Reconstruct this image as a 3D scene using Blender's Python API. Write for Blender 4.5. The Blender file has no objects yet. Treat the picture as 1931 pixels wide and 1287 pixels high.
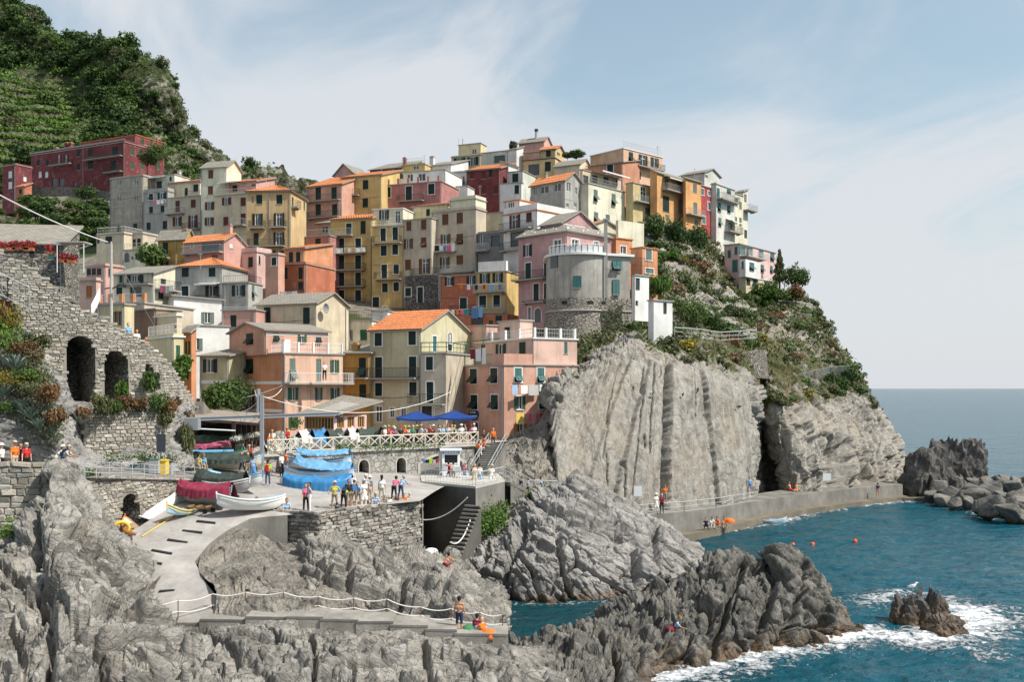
import bpy,math,random
import numpy as np
from mathutils import Vector,Matrix
R=math.radians
rng=random.Random(7)
nr=np.random.RandomState(7)
C=bpy.context.scene.collection
scn=bpy.context.scene
# ---------------------------------------------------------------- camera
S,CX,HY,EYE=1877.0,965.5,733.0,14.8
cam=bpy.data.cameras.new('camera');cam.sensor_width=36;cam.lens=35.0
cam.shift_y=(HY-643.5)/1931.0;cam.clip_start=0.5;cam.clip_end=200000
camo=bpy.data.objects.new('camera',cam);C.objects.link(camo)
camo.location=(0,0,EYE);camo.rotation_euler=(R(90),0,0);scn.camera=camo
# ---------------------------------------------------------------- sky
SUN_EL,SUN_AZ=50.0,22.0
w=bpy.data.worlds.new('World');scn.world=w;w.use_nodes=True
nt=w.node_tree;nd=nt.nodes;lk=nt.links
bg=nd['Background'];bg.inputs['Strength'].default_value=0.12
sky=nd.new('ShaderNodeTexSky');sky.sky_type='NISHITA';sky.sun_disc=False
sky.sun_elevation=R(SUN_EL);sky.sun_rotation=R(90+SUN_AZ)
sky.air_density=1.2;sky.dust_density=1.5;sky.ozone_density=1.5;sky.altitude=10
def mathn(op,a,b=None,c=None,tree=None,clamp=False):
 n=(tree or nt).nodes.new('ShaderNodeMath');n.operation=op;n.use_clamp=clamp
 for i,v in enumerate((a,b,c)):
  if v is None:continue
  if isinstance(v,(int,float)):n.inputs[i].default_value=v
  else:(tree or nt).links.new(v,n.inputs[i])
 return n.outputs[0]
tc=nd.new('ShaderNodeTexCoord')
sp=nd.new('ShaderNodeSeparateXYZ');lk.new(tc.outputs['Generated'],sp.inputs[0])
el=mathn('MAXIMUM',sp.outputs[2],0.0)
den=mathn('ADD',el,0.16)
cu=mathn('DIVIDE',sp.outputs[0],den);cv=mathn('DIVIDE',sp.outputs[1],den)
cb=nd.new('ShaderNodeCombineXYZ');lk.new(cu,cb.inputs[0]);lk.new(cv,cb.inputs[1])
mp=nd.new('ShaderNodeMapping');mp.vector_type='TEXTURE';mp.inputs['Rotation'].default_value=(0,0,R(111));mp.inputs['Scale'].default_value=(1.9,0.80,1)
mp.inputs['Location'].default_value=(0.45,0.1,0)
lk.new(cb.outputs[0],mp.inputs[0])
n1=nd.new('ShaderNodeTexNoise');n1.inputs['Scale'].default_value=1.25;n1.inputs['Detail'].default_value=7;n1.inputs['Roughness'].default_value=0.55;n1.inputs['Distortion'].default_value=0.9
lk.new(mp.outputs[0],n1.inputs['Vector'])
mp2=nd.new('ShaderNodeMapping');mp2.inputs['Scale'].default_value=(0.5,0.5,1);mp2.inputs['Location'].default_value=(2.9,1.2,0)
lk.new(cb.outputs[0],mp2.inputs[0])
n2=nd.new('ShaderNodeTexNoise');n2.inputs['Scale'].default_value=0.9;n2.inputs['Detail'].default_value=4
lk.new(mp2.outputs[0],n2.inputs['Vector'])
cl=mathn('ADD',mathn('MULTIPLY',n1.outputs[0],0.95),mathn('MULTIPLY',n2.outputs[0],0.32))
hz=mathn('SUBTRACT',1.0,mathn('MULTIPLY',el,2.6),clamp=True)
cl=mathn('ADD',cl,mathn('MULTIPLY',hz,0.20))
low=mathn('SUBTRACT',1.0,mathn('MULTIPLY',el,9.0),clamp=True)
cl=mathn('ADD',cl,mathn('MULTIPLY',low,0.30))
mr=nd.new('ShaderNodeMapRange');mr.interpolation_type='SMOOTHSTEP'
mr.inputs['From Min'].default_value=0.53;mr.inputs['From Max'].default_value=0.80;mr.inputs['To Min'].default_value=0.16;mr.inputs['To Max'].default_value=0.93
lk.new(cl,mr.inputs[0])
mx=nd.new('ShaderNodeMix');mx.data_type='RGBA'
lk.new(mr.outputs[0],mx.inputs['Factor'])
hs=nd.new('ShaderNodeHueSaturation');hs.inputs['Saturation'].default_value=0.85;hs.inputs['Value'].default_value=1.18
lk.new(sky.outputs[0],hs.inputs['Color'])
tn=nd.new('ShaderNodeMix');tn.data_type='RGBA';tn.blend_type='MULTIPLY';tn.inputs[0].default_value=1;lk.new(hs.outputs[0],tn.inputs['A']);tn.inputs['B'].default_value=(0.93,1.03,0.965,1);lk.new(tn.outputs['Result'],mx.inputs['A']);mx.inputs['B'].default_value=(5.55,5.75,6.05,1)
lk.new(mx.outputs['Result'],bg.inputs['Color'])
# ---------------------------------------------------------------- sun
sd=bpy.data.lights.new('sun','SUN');sd.energy=5.0;sd.angle=R(0.5);sd.color=(1.0,0.95,0.87)
so=bpy.data.objects.new('sun',sd);C.objects.link(so)
sdir=Vector((math.cos(R(SUN_EL))*math.cos(R(SUN_AZ)),-math.cos(R(SUN_EL))*math.sin(R(SUN_AZ)),math.sin(R(SUN_EL))))
so.rotation_euler=sdir.to_track_quat('Z','Y').to_euler()
# ---------------------------------------------------------------- exposure
scn.view_settings.view_transform='Standard';scn.view_settings.look='None'
scn.view_settings.exposure=0.15;scn.view_settings.gamma=1.0;scn.view_settings.use_curve_mapping=False
scn.cycles.use_denoising=True;scn.cycles.max_bounces=5;scn.cycles.diffuse_bounces=3;scn.cycles.glossy_bounces=2
scn.cycles.transmission_bounces=2;scn.cycles.transparent_max_bounces=4;scn.cycles.caustics_reflective=False
# ---------------------------------------------------------------- projection
def W(px,py,Y):
 return Vector(((px-CX)/S*Y,Y,EYE-(py-HY)/S*Y))
def pyz(z,Y):return HY+(EYE-z)*S/Y
def Wz(px,Y,z):return Vector(((px-CX)/S*Y,Y,z))
def Yz(py,z):return(EYE-z)*S/(py-HY)
# ---------------------------------------------------------------- objects
def tag(o,label=None,cat=None,group=None,kind=None):
 if label:o['label']=label
 if cat:o['category']=cat
 if group:o['group']=group
 if kind:o['kind']=kind
 return o
def empty(name,loc,rz=0.0,label=None,cat=None,group=None):
 o=bpy.data.objects.new(name,None);C.objects.link(o);o.empty_display_size=0.3
 o.location=loc;o.rotation_euler=(0,0,rz)
 return tag(o,label,cat,group)
def link(name,me,parent=None,loc=None,rot=None,scale=None):
 o=bpy.data.objects.new(name,me);C.objects.link(o)
 if parent is not None:o.parent=parent
 if loc is not None:o.location=loc
 if rot is not None:o.rotation_euler=rot
 if scale is not None:o.scale=scale
 return o
class MB:
 """collects faces, with one material slot per material"""
 def __init__(s):s.v=[];s.f=[];s.m=[];s.mats=[]
 def mi(s,mat):
  if mat not in s.mats:s.mats.append(mat)
  return s.mats.index(mat)
 def face(s,pts,mat):
  b=len(s.v);s.v+=[tuple(p)for p in pts];s.f.append(tuple(range(b,b+len(pts))));s.m.append(s.mi(mat))
 def box(s,x0,x1,y0,y1,z0,z1,mat,M=None):
  b=len(s.v)
  p=[(x0,y0,z0),(x1,y0,z0),(x1,y1,z0),(x0,y1,z0),(x0,y0,z1),(x1,y0,z1),(x1,y1,z1),(x0,y1,z1)]
  if M is not None:p=[tuple(M@Vector(q))for q in p]
  s.v+=p;i=s.mi(mat)
  for f in((0,3,2,1),(4,5,6,7),(0,1,5,4),(1,2,6,5),(2,3,7,6),(3,0,4,7)):
   s.f.append(tuple(b+k for k in f));s.m.append(i)
  return s
 def prism(s,poly,z0,z1,mat,M=None):
  n=len(poly);b=len(s.v);i=s.mi(mat)
  p=[(x,y,z0)for x,y in poly]+[(x,y,z1)for x,y in poly]
  if M is not None:p=[tuple(M@Vector(q))for q in p]
  s.v+=p
  s.f.append(tuple(b+k for k in reversed(range(n))));s.m.append(i)
  s.f.append(tuple(b+n+k for k in range(n)));s.m.append(i)
  for k in range(n):
   j=(k+1)%n
   s.f.append((b+k,b+j,b+n+j,b+n+k));s.m.append(i)
  return s
 def tube(s,pts,r,mat,n=6,cap=True):
  pts=[Vector(p)for p in pts];rs=r if isinstance(r,(list,tuple))else[r]*len(pts)
  b=len(s.v);i=s.mi(mat)
  for k,p in enumerate(pts):
   d=(pts[min(k+1,len(pts)-1)]-pts[max(k-1,0)])
   d=d.normalized()if d.length>1e-9 else Vector((0,0,1))
   a=d.orthogonal().normalized()if abs(d.z)>0.9 else d.cross(Vector((0,0,1))).normalized()
   c=d.cross(a)
   for j in range(n):
    t=2*math.pi*j/n
    s.v.append(tuple(p+(a*math.cos(t)+c*math.sin(t))*rs[k]))
  for k in range(len(pts)-1):
   for j in range(n):
    q=(j+1)%n
    s.f.append((b+k*n+j,b+k*n+q,b+(k+1)*n+q,b+(k+1)*n+j));s.m.append(i)
  if cap:
   s.f.append(tuple(b+j for j in reversed(range(n))));s.m.append(i)
   e=b+(len(pts)-1)*n
   s.f.append(tuple(e+j for j in range(n)));s.m.append(i)
  return s
 def bar(s,p,q,t,mat):return s.tube([p,q],t,mat,n=4)
 def grid(s,P,mat,flip=False):
  nv,nu=P.shape[:2];b=len(s.v);i=s.mi(mat)
  s.v+=[tuple(q)for q in P.reshape(-1,3)]
  for y in range(nv-1):
   for x in range(nu-1):
    f=(b+y*nu+x,b+y*nu+x+1,b+(y+1)*nu+x+1,b+(y+1)*nu+x)
    s.f.append(f[::-1]if flip else f);s.m.append(i)
  return s
 def mesh(s,name,smooth=False):
  me=bpy.data.meshes.new(name);me.from_pydata(s.v,[],s.f)
  for m in s.mats:me.materials.append(m)
  me.polygons.foreach_set('material_index',s.m)
  if smooth:me.polygons.foreach_set('use_smooth',[True]*len(s.f))
  me.update();return me
 def build(s,name,parent=None,loc=None,rot=None,smooth=False):return link(name,s.mesh(name,smooth),parent,loc,rot)
def np_mesh(name,P,F,mats,smooth=True,mi=None):
 me=bpy.data.meshes.new(name)
 F=np.asarray(F,dtype=np.int32);k=F.shape[1]
 me.vertices.add(len(P));me.vertices.foreach_set('co',np.ascontiguousarray(P,dtype=np.float32).ravel())
 me.loops.add(F.size);me.loops.foreach_set('vertex_index',F.ravel())
 me.polygons.add(len(F));me.polygons.foreach_set('loop_start',np.arange(0,F.size,k,dtype=np.int32))
 me.polygons.foreach_set('loop_total',np.full(len(F),k,dtype=np.int32))
 for m in mats:me.materials.append(m)
 if mi is not None:me.polygons.foreach_set('material_index',np.asarray(mi,dtype=np.int32))
 me.polygons.foreach_set('use_smooth',np.full(len(F),bool(smooth)))
 me.update(calc_edges=True);return me
def vattr(me,name,a):
 at=me.attributes.new(name,'FLOAT','POINT');at.data.foreach_set('value',np.asarray(a,dtype=np.float32))
def gridfaces(nv,nu):
 a=np.arange(nv*nu).reshape(nv,nu)
 return np.stack([a[:-1,:-1],a[:-1,1:],a[1:,1:],a[1:,:-1]],-1).reshape(-1,4)
# ---------------------------------------------------------------- noise (numpy)
_perm=np.random.RandomState(3).permutation(1024);_perm=np.concatenate([_perm]*3)
_g=np.random.RandomState(4).normal(size=(1024,3));_g/=np.linalg.norm(_g,axis=1)[:,None]
_rnd=np.random.RandomState(5).rand(1024,4)
def _hash(i,j,k):return _perm[(_perm[(_perm[i&1023]+j)&1023]+k)&1023]
def perlin(p):
 p=np.asarray(p,float);f=np.floor(p).astype(np.int64);t=p-f;u=t*t*t*(t*(t*6-15)+10)
 out=0
 for a in(0,1):
  for b in(0,1):
   for c in(0,1):
    g=_g[_hash(f[:,0]+a,f[:,1]+b,f[:,2]+c)]
    d=((t-(a,b,c))*g).sum(1)
    out=out+d*(u[:,0]if a else 1-u[:,0])*(u[:,1]if b else 1-u[:,1])*(u[:,2]if c else 1-u[:,2])
 return out*1.5
def fbm(p,o=4,g=0.5):
 s,a=0,1.0
 for k in range(o):s=s+a*perlin(p*2.0**k+17.3*k);a*=g
 return s
def ridged(p,o=4,g=0.5):
 s,a=0,1.0
 for k in range(o):s=s+a*(1-2*np.abs(perlin(p*2.0**k+9.1*k)));a*=g
 return s
def voronoi(p):
 """F1, F2, random per cell (4), offset from the nearest point"""
 p=np.asarray(p,float);f=np.floor(p).astype(np.int64)
 n=len(p);F1=np.full(n,9.0);F2=np.full(n,9.0);cr=np.zeros((n,4));off=np.zeros((n,3))
 for a in(-1,0,1):
  for b in(-1,0,1):
   for c in(-1,0,1):
    q=f+(a,b,c);h=_hash(q[:,0],q[:,1],q[:,2]);r=_rnd[h]
    d=p-(q+r[:,:3]);L=np.sqrt((d*d).sum(1))
    m=L<F1
    F2=np.where(m,F1,np.minimum(F2,L));F1=np.where(m,L,F1)
    cr[m]=_rnd[(h[m]*7+13)&1023];off[m]=d[m]
 return F1,F2,cr,off
# ---------------------------------------------------------------- materials
MATS={}
class NB:
 """tiny node builder"""
 def __init__(s,name):
  s.m=bpy.data.materials.new(name);s.m.use_nodes=True;s.t=s.m.node_tree;s.b=s.t.nodes['Principled BSDF']
  s.b.inputs['Specular IOR Level'].default_value=0.3;s.b.inputs['Roughness'].default_value=0.85
 def n(s,t,**k):
  o=s.t.nodes.new(t)
  for a,v in k.items():setattr(o,a,v)
  return o
 def l(s,a,b):s.t.links.new(a,b)
 def pos(s):
  return s.n('ShaderNodeNewGeometry').outputs['Position']
 def obj(s):return s.n('ShaderNodeTexCoord').outputs['Object']
 def map(s,v,scale=(1,1,1),rot=(0,0,0),loc=(0,0,0)):
  m=s.n('ShaderNodeMapping');m.inputs['Rotation'].default_value=rot;m.inputs['Location'].default_value=loc;t=any(rot);m.vector_type='TEXTURE' if t else 'POINT';m.inputs['Scale'].default_value=tuple(1/x for x in scale)if t else scale
  s.l(v,m.inputs[0]);return m.outputs[0]
 def noise(s,v,sc,det=4,rough=0.55,dist=0.0):
  o=s.n('ShaderNodeTexNoise');o.inputs['Scale'].default_value=sc;o.inputs['Detail'].default_value=det
  o.inputs['Roughness'].default_value=rough;o.inputs['Distortion'].default_value=dist
  s.l(v,o.inputs['Vector']);return o.outputs[0]
 def ramp(s,v,stops):
  o=s.n('ShaderNodeValToRGB');e=o.color_ramp.elements
  while len(e)<len(stops):e.new(0.5)
  for k,(p,c)in enumerate(stops):
   e[k].position=p;e[k].color=(c,c,c,1)if isinstance(c,(int,float))else(*c,1)
  s.l(v,o.inputs[0]);return o.outputs[0]
 def mix(s,f,a,b,mode='MIX'):
  o=s.n('ShaderNodeMix',data_type='RGBA',blend_type=mode)
  for k,v in(('Factor',f),('A',a),('B',b)):
   i=o.inputs[k]if k!='Factor' else o.inputs[0]
   if isinstance(v,(int,float)):
    i.default_value=v if k=='Factor' else(v,v,v,1)
   elif isinstance(v,tuple):i.default_value=(*v,1)
   else:s.l(v,i)
  return o.outputs['Result']
 def math(s,op,a,b=None,c=None,clamp=False):return mathn(op,a,b,c,s.t,clamp)
 def z(s):
  sp=s.n('ShaderNodeSeparateXYZ');s.l(s.pos(),sp.inputs[0]);return sp.outputs[2]
 def attr(s,name):
  return s.n('ShaderNodeAttribute',attribute_name=name).outputs['Fac']
 def rand(s):return s.n('ShaderNodeObjectInfo').outputs['Random']
 def bump(s,h,strength=0.5,dist=0.1,nrm=None):
  o=s.n('ShaderNodeBump');o.inputs['Strength'].default_value=strength;o.inputs['Distance'].default_value=dist
  s.l(h,o.inputs['Height'])
  if nrm is not None:s.l(nrm,o.inputs['Normal'])
  s.l(o.outputs[0],s.b.inputs['Normal']);return o.outputs[0]
 def col(s,c):
  if isinstance(c,tuple):s.b.inputs['Base Color'].default_value=(*c,1)
  else:s.l(c,s.b.inputs['Base Color'])
  return s
 def rough(s,v):
  if isinstance(v,(int,float)):s.b.inputs['Roughness'].default_value=v
  else:s.l(v,s.b.inputs['Roughness'])
  return s
def paint(name,c,rough=0.6,var=0.12,metal=0.0):
 """plain finish with a little wear"""
 if name in MATS:return MATS[name]
 b=NB(name);nz=b.noise(b.pos(),3.0,4)
 b.col(b.mix(b.math('MULTIPLY',nz,var*2),tuple(min(1,x*1.12)for x in c),tuple(x*0.62 for x in c))).rough(rough)
 b.b.inputs['Metallic'].default_value=metal
 MATS[name]=b.m;return b.m
def stucco(name,c,dirt=0.5):
 """weathered lime plaster: blotches, streaks running down, bleached and repaired patches, damp at the foot of walls"""
 if name in MATS:return MATS[name]
 b=NB(name);p=b.pos()
 big=b.noise(p,0.33,4,.6);mid=b.noise(p,1.1,5,.65);fine=b.noise(p,3.2,6,0.7)
 streak=b.noise(b.map(p,(1.9,1.9,0.13)),1.0,6,0.7)
 c0=b.mix(b.ramp(big,[(0.36,0.0),(0.64,1.0)]),tuple(x*0.80 for x in c),tuple(min(0.88,x*1.08+0.014)for x in c))
 pale=tuple(min(.86,.62*x+.24)for x in c);g=tuple(0.40*x+0.035 for x in c)
 c0=b.mix(b.math('MULTIPLY',b.ramp(mid,[(0.56,0.0),(0.60,0.6),(0.72,1.0)]),dirt*0.75),c0,pale)
 c1=b.mix(b.math('MULTIPLY',b.ramp(streak,[(0.50,0.0),(0.74,1.0)]),min(1,dirt*1.25)),c0,g)
 c2=b.mix(b.math('MULTIPLY',b.ramp(fine,[(0.54,0.0),(0.70,1.0)]),dirt*0.5),c1,tuple(0.45*x+0.06 for x in c))
 b.col(c2).rough(0.93);b.bump(b.math('ADD',b.noise(p,9.0,4),mid),0.4,0.05)
 MATS[name]=b.m;return b.m
# ================================================================ lofted ground and rock
def _cr(A,t):
 """Catmull-Rom through rows of A at parameters t (index space)"""
 n=len(A);i=np.clip(np.floor(t).astype(int),0,n-2);f=(t-i)[:,None]
 B=A.reshape(n,-1)
 p0,p1,p2,p3=B[np.clip(i-1,0,n-1)],B[i],B[i+1],B[np.clip(i+2,0,n-1)]
 o=p1+0.5*f*(p2-p0+f*(2*p0-5*p1+4*p2-p3+f*(3*(p1-p2)+p3-p0)))
 return o.reshape((len(t),)+A.shape[1:])
def loft(rows,nu,nv,idx=False,tu=None):
 rr=[]
 for r in rows:
  a=np.array([(p[1],pyz(p[3],p[2]),p[2])if p[0]=='z' else p for p in r],float)
  if idx:t=np.linspace(0,len(a)-1,nu)if tu is None else tu
  else:
   L=np.concatenate([[0],np.cumsum(np.hypot(*np.diff(a[:,:2],axis=0).T))])
   t=np.interp(np.linspace(0,L[-1],nu),L,np.arange(len(a)))
  rr.append(_cr(a,t))
 A=np.array(rr)
 d=np.linalg.norm(np.diff(A[:,:,:2],axis=0),axis=2).mean(1)+np.abs(np.diff(A[:,:,2],axis=0)).mean(1)*4
 L=np.concatenate([[0],np.cumsum(d)])
 G=_cr(A,np.interp(np.linspace(0,L[-1],nv),L,np.arange(len(A))))
 Y=G[...,2]
 return np.stack([(G[...,0]-CX)/S*Y,Y,EYE-(G[...,1]-HY)/S*Y],-1)
def normals(P):
 du=np.gradient(P,axis=1);dv=np.gradient(P,axis=0)
 n=np.cross(du,dv);n/=np.linalg.norm(n,axis=2)[...,None]+1e-9
 c=(n*(np.array([0,0,EYE+12])-P)).sum(2)
 if np.median(np.sign(c))<0:n=-n
 return n
def rockdisp(P,size=3.0,lump=0.35,block=0.5,crack=0.25,strata=0.0,sdir=(0.3,0.2,0.9),sfreq=0.8,stretch=(1.5,1.0,0.6),seed=0.0,fine=0.05,fissure=0):
 """jointed rock: slabs lying along the bedding plane, stepped faces, open joints"""
 p=P.reshape(-1,3)+seed;n=np.array(sdir,float);n/=np.linalg.norm(n)
 t1=np.cross(n,(0.1,1.0,0.2));t1/=np.linalg.norm(t1);t2=np.cross(n,t1)
 q=np.stack([p@t1/stretch[0],p@t2/stretch[1],p@n/stretch[2]],1)
 d=fbm(p/(size*2.8),3)*lump*size
 wv=np.stack([perlin(p/(size*1.6)+5),perlin(p/(size*1.6)+25),perlin(p/(size*1.6)+45)],1)
 q=q+0.30*size*wv+0.05*size*np.stack([perlin(p/size*3+5),perlin(p/size*3+25),perlin(p/size*3+45)],1)
 for s,a in((size*1.15,1.0),(size*0.42,0.50),(size*0.17,0.24)):
  F1,F2,cr,off=voronoi(q/s+3.7*s)
  e=F2-F1;sm=np.clip(e/0.05,0,1)
  pl=(cr[:,0]-0.5)*1.0+(off*(cr[:,1:4]-0.5)).sum(1)*1.5
  d=d+a*size*(block*0.42*pl*sm-crack*0.34*np.exp(-(e/0.05)**2)*np.clip(cr[:,3]*1.6-0.35,0,1))
 if strata:
  t=p@n*sfreq+0.55*fbm(p/(size*1.5),3);f=t-np.floor(t);h=_rnd[np.floor(t).astype(int)&1023,1]
  am=np.clip(0.55+0.9*perlin(p/(size*1.3)+71),0.05,1.2)
  d=d+strata*am*(0.3+h)*np.where(f<0.85,f/0.85,(1-f)/0.15)
  t2_=t*4.3+0.4*fbm(p/size*2,2);f2=t2_-np.floor(t2_)
  d=d+strata*0.30*am*np.where(f2<0.8,f2/0.8,(1-f2)/0.2)
 d=d+fine*ridged(p/(size*0.2),3)*size*0.25
 if fissure:
  for k_,sc in((3.0,1.5),(9.0,.8)):
   r_=np.abs(perlin(np.stack([p@t1/2.2,p@t2,p@n],1)/(size*sc)+k_));d=d-fissure*sc*.6*np.exp(-(r_/.035)**2)*np.clip(.4+perlin(p/(size*2)+k_*3)*1.6,0,1)
 return d.reshape(P.shape[:2])
def sheet(name,P,mat,kind='structure',smooth=True,parent=None):
 nv,nu=P.shape[:2];F=gridfaces(nv,nu)
 me=np_mesh(name,P.reshape(-1,3),F,[mat],smooth)
 o=link(name,me,parent)
 if kind:o['kind']=kind
 return o
def rockmat(name,light,dark,sdir_rot=(0.0,0.6,0.3),strat=2.2,vein=0.35,wet=True,ochre=0.25,contrast=1.0,wz=0.75):
 b=NB(name);p=b.pos()
 n1=b.noise(p,0.28,5,0.6);n2=b.noise(p,2.4,6,0.68)
 st=b.noise(b.map(p,(0.22*strat,0.22*strat,2.4*strat),sdir_rot),1.0,6,0.65,0.5)
 f=b.math('ADD',b.math('MULTIPLY',n1,0.35),b.math('ADD',b.math('MULTIPLY',n2,0.28),b.math('MULTIPLY',st,0.42)))
 lo,hi=0.5-0.11*contrast,0.5+0.09/max(contrast,.5)
 mid=tuple((a+c)/2 for a,c in zip(light,dark))
 c=b.mix(b.ramp(f,[(lo,0.0),(hi,1.0)]),dark,light)
 oc=b.noise(p,0.5,4,0.6)
 c=b.mix(b.math('MULTIPLY',b.ramp(oc,[(0.52,0.0),(0.70,1.0)]),ochre),c,(light[0]*0.95,light[1]*0.80,light[2]*0.58))
 ve=b.noise(b.map(p,(0.9,0.9,5.0),(sdir_rot[0]+0.4,sdir_rot[1],sdir_rot[2])),0.9,5,0.6,1.2)
 c=b.mix(b.math('MULTIPLY',b.ramp(ve,[(0.485,0.0),(0.5,1.0),(0.515,0.0)]),vein),c,(0.62,0.6,0.57))
 lg=b.noise(b.map(p,(.16*strat,.16*strat,.5*strat),sdir_rot),1.0,4,0.6);c=b.mix(b.ramp(lg,[(0.36,0.75),(0.52,0.0)]),c,tuple(x*.62 for x in mid));c=b.mix(b.ramp(lg,[(0.54,0.0),(0.72,0.6)]),c,tuple(min(.6,x*1.25)for x in light))
 jt=b.n('ShaderNodeTexVoronoi',feature='DISTANCE_TO_EDGE');b.l(b.map(p,(.9,.9,2.6),sdir_rot),jt.inputs['Vector']);jt.inputs['Scale'].default_value=1.1;c=b.mix(b.ramp(jt.outputs[0],[(0.004,0.7),(0.03,0.0)]),c,tuple(x*.35 for x in dark))
 li=b.noise(p,6.0,3,0.7)
 c=b.mix(b.math('MULTIPLY',b.ramp(li,[(0.6,0.0),(0.68,1.0)]),0.35),c,tuple(min(.7,x*1.3+.03)for x in light))
 if wet:
  zz=b.math('ADD',b.z(),b.math('MULTIPLY',b.math('SUBTRACT',b.noise(p,0.7,4),0.5),1.6))
  m=b.n('ShaderNodeMapRange');m.inputs['From Min'].default_value=wz;m.inputs['From Max'].default_value=wz*0.2
  b.l(zz,m.inputs[0]);wf=m.outputs[0]
  c=b.mix(wf,c,b.mix(b.ramp(n2,[(0.4,0.0),(0.62,1.0)]),(0.055,0.045,0.032),(0.20,0.125,0.07)))
  b.rough(b.math('SUBTRACT',0.9,b.math('MULTIPLY',wf,0.55)))
 else:b.rough(0.92)
 b.col(c)
 h=b.math('ADD',b.math('MULTIPLY',st,0.7),b.math('ADD',b.math('MULTIPLY',n2,0.5),b.math('MULTIPLY',b.noise(p,9.0,5,0.7),0.3)))
 b.bump(h,0.9,0.22)
 return b.m
M_ISLE=rockmat('rock pale grey',(0.345,0.33,0.31),(0.17,0.163,0.155),(0.3,0.5,0.2),1.6,0.2,True,0.1)
M_FORE=rockmat('rock schist grey',(0.325,0.305,0.272),(0.075,0.071,0.065),(0.5,0.55,0.3),2.2,0.55,True,0.22,1.1,0.4)
M_RIDGE=rockmat('rock dark schist',(0.185,0.175,0.155),(0.045,0.043,0.04),(0.25,1.05,0.2),2.4,0.3,True,0.18,1.1,1.1)
M_SLAB=rockmat('rock striped slab',(0.26,0.235,0.20),(0.095,0.088,0.078),(0.9,0.5,0.5),2.6,0.5,True,0.25)
M_BLACK=rockmat('rock black wet',(0.16,0.15,0.14),(0.03,0.03,0.03),(0.2,0.8,0.2),2.0,0.15,True,0.3,1.0,1.6)
M_BOULD=rockmat('rock boulder',(0.24,0.225,0.20),(0.05,0.048,0.045),(0.3,0.3,0.2),1.2,0.25,True,0.35,1.0,1.0)
# ---------------------------------------------------------------- sea
def sea_foam(x,y):
 """where surf lies: distance to the breaking edges, torn by noise"""
 def seg(pts,wdt):
  d=np.full(x.shape,99.0)
  for(a,b)in zip(pts[:-1],pts[1:]):
   ax,ay=a;bx,by=b;t=np.clip(((x-ax)*(bx-ax)+(y-ay)*(by-ay))/((bx-ax)**2+(by-ay)**2),0,1)
   d=np.minimum(d,np.hypot(x-ax-t*(bx-ax),y-ay-t*(by-ay)))
  return np.clip(1-d/wdt,0,1)
 g=lambda L:[((px-CX)/S*Yz(py,0),Yz(py,0))for px,py in L]
 f=np.maximum.reduce([seg(g([(1210,1300),(1290,1272),(1390,1246),(1460,1225)]),4.03)*0.95,seg(g([(1460,1228),(1560,1208),(1650,1198),(1740,1212)]),3.72)*1.0,seg(g([(1640,1140),(1665,1128),(1700,1120)]),2.94)*0.72,seg(g([(1785,1150),(1830,1158),(1850,1172),(1820,1190),(1770,1205)]),4.96)*1.05,seg(g([(1760,1130),(1800,1140),(1850,1150)]),3.72)*0.72,seg(g([(1740,1212),(1800,1218),(1860,1240)]),2.79)*0.62,seg(g([(1460,990),(1520,972),(1600,958),(1700,948),(1760,952),(1820,958),(1870,980)]),2.48)*0.66,seg(g([(1300,1012),(1380,1004),(1460,990)]),1.55)*0.6,seg(g([(950,1142),(1050,1142),(1150,1136)]),1.24)*0.4])
 return f
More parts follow.
